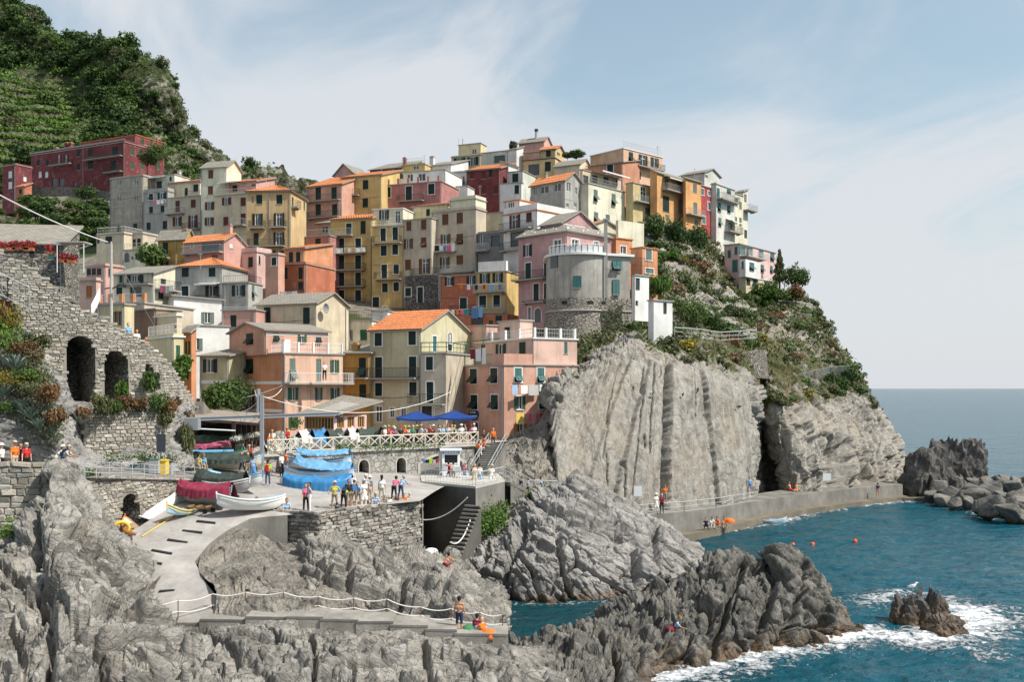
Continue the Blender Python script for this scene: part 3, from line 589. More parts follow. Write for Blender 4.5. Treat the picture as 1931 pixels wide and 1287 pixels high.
BANK=outcrop('hillside',[[(-120,892,60.5),(-10,890,61),(70,888,61.6),(150,888,62.3),(250,884,66),(330,888,69),(375,880,73)],[(-120,815,62),(-10,805,62),(70,815,62.2),(120,840,62.6),(200,862,66.6),(325,862,69.6),(362,830,74)],[(-120,740,64),(-10,740,64),(60,745,64),(118,780,64),(170,830,67.6),(322,820,71),(356,795,75)],[(-120,660,66),(-10,660,66),(50,680,66),(105,705,66),(140,765,68.6),(320,772,72.5),(360,772,76.5)],[(-120,590,68),(-10,590,68),(45,620,68),(95,670,68),(125,760,71),(320,765,76),(380,775,81)]],260,220,M_ISLE,size=2.6,lump=.3,block=.4,crack=.3,strata=0,seed=19.0)
# ================================================================ house kit
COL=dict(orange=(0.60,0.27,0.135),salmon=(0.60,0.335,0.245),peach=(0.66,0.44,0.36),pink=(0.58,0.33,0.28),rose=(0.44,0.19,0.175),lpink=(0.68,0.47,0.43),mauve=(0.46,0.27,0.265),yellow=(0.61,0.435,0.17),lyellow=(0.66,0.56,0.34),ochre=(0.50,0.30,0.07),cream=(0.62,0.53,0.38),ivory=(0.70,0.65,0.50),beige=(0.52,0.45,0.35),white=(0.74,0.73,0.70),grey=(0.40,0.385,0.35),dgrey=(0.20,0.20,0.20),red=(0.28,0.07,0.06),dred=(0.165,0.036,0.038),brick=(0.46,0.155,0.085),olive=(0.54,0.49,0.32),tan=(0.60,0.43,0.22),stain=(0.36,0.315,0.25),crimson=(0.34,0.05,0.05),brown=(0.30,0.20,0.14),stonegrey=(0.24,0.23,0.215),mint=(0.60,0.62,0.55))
SH=dict(g=(0.011,0.030,0.026),t=(0.05,0.15,0.145),b=(0.14,0.062,0.025),r=(0.11,0.028,0.022),v=(0.016,0.105,0.05),y=(0.42,0.22,0.04),o=(0.40,0.16,0.04),w=(0.7,0.7,0.68),p=(0.12,0.17,0.15))
def shmat(k):return paint('shutter paint '+k,SH[k],0.55,0.25)
M_TRIM=paint('white trim',(0.70,0.69,0.66),0.7)
M_FRAME=paint('white window frame',(0.72,0.72,0.70),0.5)
M_WOODF=paint('varnished frame',(0.42,0.22,0.05),0.5)
M_IRON=paint('dark iron',(0.035,0.04,0.04),0.6)
M_GREYRAIL=paint('grey rail',(0.38,0.40,0.40),0.5)
M_WRAIL=paint('white rail',(0.68,0.68,0.66),0.5)
M_SLABE=paint('balcony slab',(0.36,0.335,0.30),0.85,.3)
M_PIPE=paint('grey pipe',(0.30,0.31,0.31),0.45)
def glassmat():
 b=NB('window glass');n=b.noise(b.pos(),0.7,2)
 b.col(b.mix(n,(0.012,0.018,0.02),(0.06,0.075,0.08))).rough(0.08);b.b.inputs['Specular IOR Level'].default_value=0.6
 return b.m
M_GLASS=glassmat()
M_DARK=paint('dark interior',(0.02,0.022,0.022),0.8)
def tilemat():
 b=NB('terracotta tiles');p=b.pos();n=b.noise(p,5.0,3);g=b.noise(p,0.7,4)
 c=b.mix(b.ramp(n,[(0.3,0.0),(0.7,1.0)]),(0.40,0.125,0.045),(0.66,0.27,0.115))
 b.col(b.mix(b.math('MULTIPLY',b.ramp(g,[(.5,0.0),(.7,1.0)]),.45),c,(0.26,0.13,0.07))).rough(.9);b.bump(n,.6,.05)
 return b.m
M_TILE=tilemat()
def slatemat():
 b=NB('slate roof');p=b.obj();br=b.n('ShaderNodeTexBrick');br.inputs['Scale'].default_value=1.0
 b.l(b.map(p,(2.4,2.4,2.4)),br.inputs['Vector']);br.inputs['Brick Width'].default_value=1.0;br.inputs['Row Height'].default_value=0.7;br.inputs['Mortar Size'].default_value=.05
 br.inputs['Color1'].default_value=(.20,.185,.16,1);br.inputs['Color2'].default_value=(.34,.31,.26,1);br.inputs['Mortar'].default_value=(.09,.085,.075,1)
 n=b.noise(b.pos(),2.0,5);c=b.mix(b.math('MULTIPLY',n,.8),br.outputs[0],(0.30,0.27,0.22),'MIX')
 b.col(c).rough(.9);b.bump(b.math('ADD',br.outputs[1],n),.8,.06)
 return b.m
M_SLATE=slatemat()
M_FLAT=concrete('flat roof',(0.36,0.335,0.30),.6)
def rubblemat(name,sc,lo,hi):
 b=NB(name);p=b.map(b.pos(),(sc,sc,sc*1.8));v=b.n('ShaderNodeTexVoronoi');b.l(p,v.inputs['Vector']);v.inputs['Scale'].default_value=1
 e=b.n('ShaderNodeTexVoronoi',feature='DISTANCE_TO_EDGE');b.l(p,e.inputs['Vector']);e.inputs['Scale'].default_value=1
 sp=b.n('ShaderNodeSeparateColor');b.l(v.outputs['Color'],sp.inputs[0])
 c=b.mix(sp.outputs[0],lo,hi);c=b.mix(b.ramp(e.outputs[0],[(.02,1.0),(.08,0.0)]),c,tuple(x*.4 for x in lo))
 n=b.noise(b.pos(),.6,5);c=b.mix(b.ramp(n,[(.48,0.0),(.66,.6)]),c,tuple(x*.55 for x in hi));b.col(c).rough(.95)
 b.bump(b.ramp(e.outputs[0],[(0,0.0),(.12,1.0)]),1,.12);return b.m
M_RUB=rubblemat('infill rubble',2.6,(.15,.14,.12),(.38,.35,.30));M_RUBG=rubblemat('grey rubble',2.4,(.09,.088,.082),(.27,.26,.24))
_cache={}
def cached(key,fn):
 if key not in _cache:_cache[key]=fn()
 return _cache[key]
def leafmesh(w,h,mat):
 """one louvred shutter leaf: stiles, rails and sloping slats"""
 def mk():
  m=MB();t=.04;s=min(.07,w*.16)
  m.box(-w/2,-w/2+s,-t,0,0,h,mat);m.box(w/2-s,w/2,-t,0,0,h,mat)
  m.box(-w/2+s,w/2-s,-t,0,0,s,mat);m.box(-w/2+s,w/2-s,-t,0,h-s,h,mat)
  n=max(4,int((h-2*s)/.13));dz=(h-2*s)/n
  for k in range(n):
   z=s+k*dz
   m.face([(-w/2+s,-t*.85,z),(w/2-s,-t*.85,z),(w/2-s,-t*.1,z+dz),(-w/2+s,-t*.1,z+dz)],mat)
  return m.mesh('shutter')
 return cached(('leaf',round(w,2),round(h,1),mat.name),mk)
def framemesh(w,h,mat,nmul,transom,y=.10):
 def mk():
  m=MB();s=min(.08,w*.09)
  m.box(-w/2,-w/2+s,y,y+.06,0,h,mat);m.box(w/2-s,w/2,y,y+.06,0,h,mat)
  m.box(-w/2+s,w/2-s,y,y+.06,0,s,mat);m.box(-w/2+s,w/2-s,y,y+.06,h-s,h,mat)
  for k in range(nmul):
   x=-w/2+w*(k+1)/(nmul+1);m.box(x-s*.6,x+s*.6,y-.01,y+.05,s,h-s,mat)
  if transom:m.box(-w/2+s,w/2-s,y,y+.05,h*transom-s/2,h*transom+s/2,mat)
  return m
 return mk()
def addtrim(m,w,h,mat,sill=True):
 t=.11
 m.box(-w/2-t,-w/2,-.025,.02,0,h+t,mat);m.box(w/2,w/2+t,-.025,.02,0,h+t,mat);m.box(-w/2,w/2,-.025,.02,h,h+t,mat)
 if sill:m.box(-w/2-t-.04,w/2+t+.04,-.09,.05,-.09,0,mat)
def pieces(name,boxes,mat,root,Mrel):
 for(x0,x1,y0,y1,z0,z1)in boxes:
  c=((x0+x1)/2,(y0+y1)/2,z0);place(MB().box(x0-c[0],x1-c[0],y0-c[1],y1-c[1],0,z1-z0,mat).build(name),root,Mrel@Matrix.Translation(c))
def place(o,root,Mrel):
 o.parent=root;o.matrix_basis=Mrel;return o
def add_window(root,Mw,kind,w,h,sh='g',trim=None,frame=None,off=0.0,nm=1):
 """Mw: relative frame, origin at the middle of the sill line on the wall face, outside is -Y"""
 w=max(.25,round(w*20)/20);h=max(.25,round(h*20)/20)
 fm=frame or M_FRAME;sm=shmat(sh)
 O=Matrix.Translation((0,-off,0));tname=trim.name if trim else ''
 isdoor=h>1.9
 pname='door' if isdoor else 'window'
 def part(key,mk):
  return place(link(pname,cached((key,w,h,tname,fm.name,nm),mk)),root,Mw@O)
 def sub(name,me,Ms,par):o=link(name,me);o.parent=par;o.matrix_basis=Ms;return o
 def pane(par,y=.15):
  me=cached(('pane',w,h,y),lambda:MB().box(-w/2-.02,w/2+.02,y,y+.01,-.02,h+.02,M_GLASS).mesh('pane'))
  sub('pane',me,Matrix(),par)
 if kind in 'SD':
  def mk():
   m=MB();s=.05;b=M_TRIM if trim else M_DARK
   if trim:addtrim(m,w,h,trim,not isdoor)
   else:m.box(-w/2-.06,w/2+.06,-.06,.05,-.07,0,M_SLABE)
   m.box(-w/2,w/2,.12,.14,0,h,M_DARK);return m.mesh(pname)
  p=part('S',mk)
  lm=leafmesh(w/2-.01,h-.03,sm)
  for s in(-1,1):sub('shutter',lm,Matrix.Translation((s*w/4,.075,.015)),p)
 elif kind in 'OP':
  def mk():
   m=framemesh(w,h,fm,nm,.72 if isdoor else 0)
   if trim:addtrim(m,w,h,trim,not isdoor)
   else:m.box(-w/2-.06,w/2+.06,-.08,.10,-.07,0,M_SLABE)
   return m.mesh(pname)
  p=part('O',mk);pane(p)
  lw=w/2 if kind=='O' else w/3;lm=leafmesh(lw,h,sm)
  for s in(-1,1):
   sub('shutter',lm,Matrix.Translation((s*(w/2+lw/2+.02),-.03,0))@Matrix.Rotation(s*R(rng.uniform(2,9)),4,'Z'),p)
 elif kind=='A':
  def mk():
   m=MB()
   if trim:addtrim(m,w,h,trim)
   else:m.box(-w/2-.06,w/2+.06,-.06,.05,-.07,0,M_SLABE)
   m.box(-w/2,w/2,.12,.14,0,h,M_DARK);return m.mesh(pname)
  p=part('A',mk);u=h*.52
  lm=leafmesh(w/2-.01,h-u-.02,sm);fl=leafmesh(w/2-.01,u-.02,sm)
  for s in(-1,1):
   sub('shutter',lm,Matrix.Translation((s*w/4,.03,u)),p)
   sub('shutter',fl,Matrix.Translation((s*w/4,.0,u))@Matrix.Rotation(R(-38),4,'X')@Matrix.Translation((0,0,-u)),p)
 elif kind in 'WV':
  def mk():
   m=framemesh(w,h,fm,nm,.7 if(isdoor and kind=='W')else 0)
   if trim:addtrim(m,w,h,trim,not isdoor)
   return m.mesh(pname)
  p=part('W'+kind,mk);pane(p)
 elif kind=='C':
  def mk():
   m=MB();n=10;r=w/2
   arc=[(math.cos(math.pi*k/n)*r,h-r+math.sin(math.pi*k/n)*r)for k in range(n+1)]
   t=trim or M_SLABE
   for k in range(n):
    (x0,z0),(x1,z1)=arc[k],arc[k+1]
    a0,a1=math.pi*k/n,math.pi*(k+1)/n;q=r+.12
    m.face([(x0,-.02,z0),(math.cos(a0)*q,-.02,h-r+math.sin(a0)*q),(math.cos(a1)*q,-.02,h-r+math.sin(a1)*q),(x1,-.02,z1)],t)
    m.face([(x0,.14,z0),(x0,-.02,z0),(x1,-.02,z1),(x1,.14,z1)],t)
   for s in(-1,1):m.box(min(s*r,s*(r+.12)),max(s*r,s*(r+.12)),-.02,.10,0,h-r,t)
   return m.mesh(pname)
  p=part('C',mk)
  def mp():
   m=MB();n=10;r=w/2+.01
   m.face([(-r,.02,0),(r,.02,0)]+[(math.cos(math.pi*k/n)*r,.02,h-w/2+math.sin(math.pi*k/n)*r)for k in range(n+1)],M_GLASS)
   return m.mesh('pane')
  sub('pane',cached(('cp',w,h),mp),Matrix(),p)
 else:
  def mk():
   m=MB()
   if trim:addtrim(m,w,h,trim,not isdoor)
   m.box(-w/2-.02,w/2+.02,.22,.24,-.02,h+.02,M_DARK);return m.mesh(pname)
  p=part('G',mk);sub('pane',cached(('gp',w,h),lambda:MB().box(-w/2,w/2,.16,.17,0,h,M_GLASS).mesh('pane')),Matrix(),p)
 return p
def railing_mb(m,pts,h,mat,sp=.16,r=.013,mid=False,zoff=0.0):
 pts=[Vector(p)for p in pts]
 for a,b in zip(pts[:-1],pts[1:]):
  L=(b-a).length;n=max(1,int(L/sp));up=Vector((0,0,h))
  m.bar(a+up,b+up,r*1.9,mat);m.bar(a+Vector((0,0,.08)),b+Vector((0,0,.08)),r*1.3,mat)
  if mid:m.bar(a+up*.55,b+up*.55,r*1.2,mat)
  for k in range(n+1):
   p=a.lerp(b,k/n);m.bar(p,p+up,r*(1.6 if k in(0,n)else 1),mat)
 return m
def roofslope(m,e0,e1,r0,r1,mat,Y=100,thick=.12):
 """slope from eave e0-e1 to ridge r0-r1; tiled slopes get rows of half-round tiles"""
 e0,e1,r0,r1=map(Vector,(e0,e1,r0,r1))
 n=(e1-e0).cross(r0-e0)
 if n.length<1e-6:n=(e1-e0).cross(r1-e0)
 n.normalize()
 if n.z<0:n=-n
 dn=n*thick
 a=[e0,e1,r1,r0]
 m.face([p-dn for p in a][::-1],M_SLABE)
 for k in range(4):
  p,q=a[k],a[(k+1)%4]
  if(p-q).length>1e-4:m.face([p-dn,q-dn,q,p],M_SLABE)
 if mat is M_TILE:
  cw=.30 if Y<115 else.42;L=max((e1-e0).length,(r1-r0).length);nc=max(4,int(L/cw))
  H_=((e0+e1)/2-(r0+r1)/2).length;nrw=max(3,int(H_/(.5 if Y<115 else.9)))
  P=[]
  for v in range(nrw):
   for s in(0,.98):
    t=(v+s)/nrw;row=[]
    for u in range(nc*4+1):
     f=u/(nc*4);p=e0.lerp(e1,f).lerp(r0.lerp(r1,f),t)
     z=.075*abs(math.sin(math.pi*u/4))+.045*(1-s)+.015
     row.append(p+n*z)
    P.append(row)
  m.grid(np.array([[tuple(q)for q in row]for row in P]),mat)
 else:m.face([p+n*.01 for p in a],mat)
CR=dict(c1=(0,0,2.574),c2=(180,280,4.29),c3b=(560,240,4.29),c4=(840,240,4.29),c5=(1160,240,3.862),c6=(0,380,4.022),c1b=(140,430,4.29),c2b=(400,540,4.022),c3=(660,540,4.0227),c4b=(900,440,4.022),px=(0,0,1))
_cur=[CR['px']]
def use(c):_cur[0]=CR[c]
def tx(x):return _cur[0][0]+x/_cur[0][2]
def ty(y):return _cur[0][1]+y/_cur[0][2]
HOUSES=[]
class H:
 def __init__(s,name,label,xs,ytop,ybase,Y,yaw,col,roof=('flat',.35),trim=None,sh='g',extra=4.0,dep=8.0,of=None,dirt=.5,group='houses stacked up the hillside',band=None,wd=6.0):
  xl,xc,xr=[tx(v)if v is not None else None for v in xs];ytop,ybase=ty(ytop),ty(ybase)
  a=R(yaw);s.Y=Y;s.yaw=a;s.trim=M_TRIM if trim=='w' else trim;s.sh=sh
  c=W(xc,ybase,Y);s.zb=c.z-extra;s.h=W(xc,ytop,Y).z-s.zb;s.c=Vector((c.x,c.y,s.zb))
  s.Mw=Matrix.Translation(s.c)@Matrix.Rotation(-a,4,'Z');s.Mi=s.Mw.inverted()
  s.dL=Vector((-math.cos(a),math.sin(a),0));s.dR=Vector((math.sin(a),math.cos(a),0))
  s.wL=s._t(xl,s.dL)if xl is not None else wd;s.wR=s._t(xr,s.dR)if xr is not None else dep
  s.wL=min(max(s.wL,.5),40);s.wR=min(max(s.wR,.5),40)
  if of is None:
   s.root=empty(name,s.c,-a,label,'house',group);s.rel=Matrix()
   s.rootM=s.Mw
  else:
   s.root=of.root;s.rootM=of.rootM;s.rel=s.rootM.inverted()@s.Mw
  s.mat=stucco('plaster '+col+('' if dirt==.5 else '%g'%dirt),COL[col],dirt)if isinstance(col,str)else col
  s.ops={'L':[],'R':[]};s.roof=roof;s.band=band;s.done=False;s.uppers=[];s.topz=None
  HOUSES.append(s)
 def _t(s,px,d):
  k=(px-CX)/S;return(k*s.c.y-s.c.x)/(d.x-k*d.y)
 def at(s,f,px,py):
  d=s.dL if f=='L' else s.dR;t=s._t(px,d);y=s.c.y+t*d.y
  return t,EYE-(py-HY)/S*y-s.zb
 def fr(s,f,t,z,out=0.0):
  """relative frame on facade f at distance t from the corner"""
  if f=='L':return s.rel@Matrix.Translation((-t,-out,z))
  return s.rel@Matrix.Translation((out,t,z))@Matrix.Rotation(R(90),4,'Z')
 def win(s,f,kind,X,Yy,w,h,sh=None,trim='d',nm=1,frame=None):
  X=X if isinstance(X,(list,tuple))else[X];Yy=Yy if isinstance(Yy,(list,tuple))else[Yy]
  tr=s.trim if trim=='d' else trim
  for x in X:
   for y in Yy:
    x0,x1=tx(x-w/2),tx(x+w/2);ym=ty(y)
    t0,_=s.at(f,x0,ym);t1,_=s.at(f,x1,ym);tm=(t0+t1)/2;ww=abs(t1-t0)
    _,zt=s.at(f,tx(x),ty(y-h/2));_,z0=s.at(f,tx(x),ty(y+h/2));hh=zt-z0
    W_=s.wL if f=='L' else s.wR
    ww=max(.35,min(ww,6));ww=round(ww*20)/20;hh=max(.35,round(hh*20)/20)
    if tm-ww/2<.08 or tm+ww/2>W_-.08:tm=min(max(tm,ww/2+.1),W_-ww/2-.1)
    if ww>W_-.2:continue
    z0=max(.1,min(z0,s.h-hh-.12))
    s.ops[f].append((tm,z0,ww,hh))
    add_window(s.root,s.fr(f,tm,z0),kind,ww,hh,sh or s.sh,tr,frame,0,nm)
  return s
 def bal(s,f,x0,x1,y,d=1.0,rail=None,h=1.0,slab=True,mid=False,wall=None):
  rail=rail or M_IRON
  t0,z=s.at(f,tx(x0),ty(y));t1,_=s.at(f,tx(x1),ty(y));t0,t1=sorted((t0,t1));_,z=s.at(f,tx((x0+x1)/2),ty(y))
  m=MB();L=t1-t0
  m.box(-L/2,L/2,-d,.02,-.16,0,M_SLABE)
  for k in(-.42,.42):m.box(L*k-.06,L*k+.06,-d*.6,.01,-.34,-.16,M_SLABE)
  o=place(m.build('balcony'),s.root,s.fr(f,(t0+t1)/2,z))
  if wall is not None:
   m=MB();m.box(-L/2,L/2,-d,-d+.12,0,h,wall);m.box(-L/2,-L/2+.12,-d+.12,0,0,h,wall);m.box(L/2-.12,L/2,-d+.12,0,0,h,wall)
   p=m.build('parapet')
  else:
   p=railing_mb(MB(),[(-L/2+.03,0,0),(-L/2+.03,-d+.03,0),(L/2-.03,-d+.03,0),(L/2-.03,0,0)],h,rail,mid=mid).build('railing')
  p.parent=o
  return s
 def chim(s,px,py0,py1,w=.6,back=2.0):
  """chimney standing on the roof, py0 top"""
  m=MB();z0=s.h-1.0;f='L'
  t,z1=s.at(f,tx(px),ty(py0));z1+=.3;t=min(max(t,.6),s.wL-.6)
  m.box(-w/2,w/2,-w/2,w/2,z0,z1-.18,s.mat);m.box(-w/2-.08,w/2+.08,-w/2-.08,w/2+.08,z1-.18,z1-.08,M_SLABE);m.box(-w/2+.1,w/2-.1,-w/2+.1,w/2-.1,z1-.08,z1+.1,M_TILE)
  place(m.build('chimney'),s.root,s.rel@Matrix.Translation((-t,min(back,s.wR*.5),0)))
  return s
 def pipe(s,f,px):
  t,_=s.at(f,tx(px),HY);m=MB()
  m.tube([(0,-.08,.3),(0,-.08,s.h-.1)],.06,M_PIPE,6)
  place(m.build('drainpipe'),s.root,s.fr(f,t,0));return s
 def awn(s,f,x0,x1,y,d=1.6,mat=None,drop=.5):
  t0,z=s.at(f,tx(x0),ty(y));t1,_=s.at(f,tx(x1),ty(y));t0,t1=sorted((t0,t1));L=t1-t0;mat=mat or paint('awning cloth',(.62,.60,.55),.9)
  m=MB();P=np.array([[(-L/2+L*u/8,-d*v/4,-drop*v/4-.06*math.sin(math.pi*v/4))for u in range(9)]for v in range(5)])
  m.grid(P,mat);m.grid(P+(0,0,-.02),mat,True);m.box(-L/2,L/2,-d-.02,-d+.02,-drop-.2,-drop,mat)
  m.bar((-L/2,0,-.9),(-L/2,-d,-drop),.02,M_GREYRAIL);m.bar((L/2,0,-.9),(L/2,-d,-drop),.02,M_GREYRAIL)
  place(m.build('awning'),s.root,s.fr(f,(t0+t1)/2,z));return s
 def stripe(s,f,y,hh=.22,mat=None):
  W_=s.wL if f=='L' else s.wR;px=tx(0)
  d=s.dL if f=='L' else s.dR;mid=s.c+d*(W_/2);z=EYE-(ty(y)-HY)/S*mid.y-s.zb
  m=MB().box(-W_/2,W_/2,-.03,.01,-hh/2,hh/2,mat or M_TRIM)
  place(m.build('string_course'),s.root,s.fr(f,W_/2,z));return s
 def finish(s):
  m=MB();wL,wR,h=s.wL,s.wR,s.h;mt=s.mat
  def facade(ops,Wd,fn,mt=None):
   mt=mt or s.mat
   xs={0.0,Wd};zs={0.0,h};rec=[]
   for(t,z,w,hh)in ops:
    if any(abs(t-q[0])<(w+q[2])/2 and z<q[1]+q[3]and q[1]<z+hh for q in rec):continue
    rec.append((t,z,w,hh));xs|={t-w/2,t+w/2};zs|={z,z+hh}
   xs=sorted(x for x in xs if-1e-6<=x<=Wd+1e-6);zs=sorted(z for z in zs if-1e-6<=z<=h+1e-6)
   for i in range(len(xs)-1):
    run=None
    for j in range(len(zs)-1):
     cx,cz=(xs[i]+xs[i+1])/2,(zs[j]+zs[j+1])/2
     solid=not any(abs(cx-t)<w/2 and z<cz<z+hh for(t,z,w,hh)in rec)
     if solid and run is None:run=zs[j]
     if run is not None and(not solid or j==len(zs)-2):
      top=zs[j]if not solid else zs[j+1]
      m.face([fn(xs[i],0,run),fn(xs[i+1],0,run),fn(xs[i+1],0,top),fn(xs[i],0,top)],mt);run=None
   for(t,z,w,hh)in rec:
    a,b,g=t-w/2,t+w/2,.26
    m.face([fn(a,0,z),fn(a,g,z),fn(a,g,z+hh),fn(a,0,z+hh)],mt);m.face([fn(b,0,z),fn(b,0,z+hh),fn(b,g,z+hh),fn(b,g,z)],mt)
    m.face([fn(a,0,z),fn(b,0,z),fn(b,g,z),fn(a,g,z)],mt);m.face([fn(a,0,z+hh),fn(a,g,z+hh),fn(b,g,z+hh),fn(b,0,z+hh)],mt)
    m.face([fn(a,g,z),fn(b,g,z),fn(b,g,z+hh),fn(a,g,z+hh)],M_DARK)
  facade(s.ops['L'],wL,lambda t,g,z:(-t,g,z));facade(s.ops['R'],wR,lambda t,g,z:(-g,t,z),getattr(s,'matR',None))
  m.face([(0,wR,0),(-wL,wR,0),(-wL,wR,h),(0,wR,h)],mt);m.face([(-wL,wR,0),(-wL,0,0),(-wL,0,h),(-wL,wR,h)],mt)
  k=s.roof[0];rm=MB();ov=.32;view=math.cos(s.yaw)*max(0,(s.h+s.zb-EYE)/s.Y)
  rise=s.roof[1]+view*(wR/2 if k in('gx','hip')else wR if k=='shx' else 0);rmat=s.roof[2]if len(s.roof)>2 else M_SLATE
  if k=='flat':
   m.face([(0,0,h-.02),(-wL,0,h-.02),(-wL,wR,h-.02),(0,wR,h-.02)][::-1],M_FLAT)
   cm=s.roof[2]if len(s.roof)>2 else M_SLABE;o_=.14
   rm.box(-wL-o_,o_,-o_,wR+o_,h,h+.13,cm)
   if rise>.15:
    t=.16;z0,z1=h+.13,h+.13+rise
    rm.box(-wL,0,0,t,z0,z1,mt);rm.box(-wL,0,wR-t,wR,z0,z1,mt);rm.box(-wL,-wL+t,t,wR-t,z0,z1,mt);rm.box(-t,0,t,wR-t,z0,z1,mt)
  elif k=='gx':
   m.face([(0,0,h),(0,wR,h),(0,wR/2,h+rise)],mt);m.face([(-wL,0,h),(-wL,wR,h),(-wL,wR/2,h+rise)][::-1],mt)
   q=ov*rise/(wR/2)
   roofslope(rm,(-wL-ov,-ov,h-q+.14),(ov,-ov,h-q+.14),(-wL-ov,wR/2,h+rise+.14),(ov,wR/2,h+rise+.14),rmat,s.Y)
   roofslope(rm,(ov,wR+ov,h-q+.14),(-wL-ov,wR+ov,h-q+.14),(ov,wR/2,h+rise+.14),(-wL-ov,wR/2,h+rise+.14),rmat,s.Y)
  elif k=='gy':
   m.face([(-wL,0,h),(0,0,h),(-wL/2,0,h+rise)],mt);m.face([(-wL,wR,h),(0,wR,h),(-wL/2,wR,h+rise)][::-1],mt)
   q=ov*rise/(wL/2)
   roofslope(rm,(ov,-ov,h-q+.14),(ov,wR+ov,h-q+.14),(-wL/2,-ov,h+rise+.14),(-wL/2,wR+ov,h+rise+.14),rmat,s.Y)
   roofslope(rm,(-wL-ov,wR+ov,h-q+.14),(-wL-ov,-ov,h-q+.14),(-wL/2,wR+ov,h+rise+.14),(-wL/2,-ov,h+rise+.14),rmat,s.Y)
  elif k=='shx':
   m.face([(0,0,h),(0,wR,h),(0,wR,h+rise)],mt);m.face([(-wL,0,h),(-wL,wR,h+rise),(-wL,wR,h)],mt);m.face([(0,wR,h),(-wL,wR,h),(-wL,wR,h+rise),(0,wR,h+rise)],mt)
   q=ov*rise/wR
   roofslope(rm,(-wL-ov,-ov,h-q+.14),(ov,-ov,h-q+.14),(-wL-ov,wR+.1,h+rise+.14),(ov,wR+.1,h+rise+.14),rmat,s.Y)
  elif k=='shy':
   m.face([(0,0,h),(-wL,0,h+rise),(-wL,0,h)],mt);m.face([(0,wR,h),(-wL,wR,h),(-wL,wR,h+rise)],mt);m.face([(-wL,0,h),(-wL,0,h+rise),(-wL,wR,h+rise),(-wL,wR,h)],mt)
   q=ov*rise/wL
   roofslope(rm,(ov,-ov,h-q+.14),(ov,wR+ov,h-q+.14),(-wL-.1,-ov,h+rise+.14),(-wL-.1,wR+ov,h+rise+.14),rmat,s.Y)
  elif k=='shz':
   m.face([(0,0,h),(0,wR,h-0),(0,0,h+rise)],mt);m.face([(-wL,0,h),(-wL,0,h+rise),(-wL,wR,h)],mt);m.face([(0,0,h),(0,0,h+rise),(-wL,0,h+rise),(-wL,0,h)],mt)
   roofslope(rm,(ov,wR+ov,h+.1),(-wL-ov,wR+ov,h+.1),(ov,-ov,h+rise+.14),(-wL-ov,-ov,h+rise+.14),rmat,s.Y)
  elif k=='hip':
   r0,r1=(-wL/2-max(0,wL-wR)/2,wR/2,h+rise+.1),(-wL/2+max(0,wL-wR)/2,wR/2,h+rise+.1);z=h+.02
   a,b,c,d=(-wL-ov,-ov,z),(ov,-ov,z),(ov,wR+ov,z),(-wL-ov,wR+ov,z)
   for e0,e1,q0,q1 in((a,b,r0,r1),(b,c,r1,r1),(c,d,r1,r0),(d,a,r0,r0)):roofslope(rm,e0,e1,q0,q1,rmat,s.Y)
  elif k=='open':m.face([(0,0,h),(-wL,0,h),(-wL,wR,h),(0,wR,h)][::-1],M_FLAT)
  place(m.build('wall'),s.root,s.rel)
  q=random.Random(int(wL*1000));ps=[.12,wL-.15,wL*.5]
  for x in ps[:q.choice((1,1,2))]if wL>2.5 else():
   if all(abs(x-o[0])>o[2]/2+.25 for o in s.ops['L']):place(MB().tube([(0,-.07,.2),(0,-.07,h-.05)],.045,M_PIPE,5).build('drainpipe'),s.root,s.fr('L',x,0))
  if wL>4 and h>7 and q.random()<.6:
   z=h*q.uniform(.35,.8);place(MB().tube([(-wL/2+.1,-.03,z),(-.3,-.04,z-.12),(wL/2-.1,-.03,z+.1)],.018,M_IRON,4).build('wall_cable'),s.root,s.fr('L',wL/2,0))
  if rm.f:place(rm.build('roof'),s.root,s.rel)
# ================================================================ the village, back to front
def roofdeck(h,m0,pts,hh=1.0,mat=None):
 """railing on top of a house; pts in its own frame (x along L, y along R)"""
 o=railing_mb(MB(),[(x,y,h.h+.13)for x,y in pts],hh,mat or M_GREYRAIL,.3,.014,True).build('railing')
 place(o,h.root,h.rel);return o
# ---- red palace on the left and its neighbour
use('c1')
a=H('house','long crimson palazzo with small balconies below the wooded hill',(150,605,797),690,915,225,26,'dred',('flat',.5),sh='g',extra=6)
a.win('L','S',[187,230],[790],14,30).win('L','O',[287,322],772,12,40,'r').win('L','S',382,[745,810],16,32).win('L','S',440,[742,802],24,40)
a.win('L','G',[265,300],885,26,40).win('L','G',[365,440],895,18,24).win('L','D',560,735,28,46).win('L','D',552,803,24,48).win('L','S',[195,227],848,14,30,'w')
a.bal('L',252,352,800).bal('L',415,598,768).bal('L',515,598,836).win('R','S',641,[735,805],14,36,'v').win('R','S',[690,768],[740,805],12,34,'v')
b=H('house','',(395,660,790),655,700,232,26,'red',('flat',.1,M_TILE),of=a,extra=2,sh='g');b.win('L','G',[510,625],680,26,18).win('R','S',[692,735],686,12,30,'v').bal('R',680,770,716,1.2)
for x in(240,292,310):a.chim(x,690 if x>290 else 715,0,.9)
a.pipe('L',405).stripe('L',712,.3,M_SLABE)
a=H('house','small dark red house with grey roof at the far left edge below vines',(12,76,155),800,945,214,30,'dred',('flat',.3));a.win('L','S',50,[848,900],18,34,'w').win('R','S',122,870,14,22,'w')
a=H('house','tiny red porch house with terracotta lean-to beside the crimson palazzo',(76,120,155),905,960,208,30,'brick',('shx',.6,M_TILE));a.win('L','D',100,930,14,26)
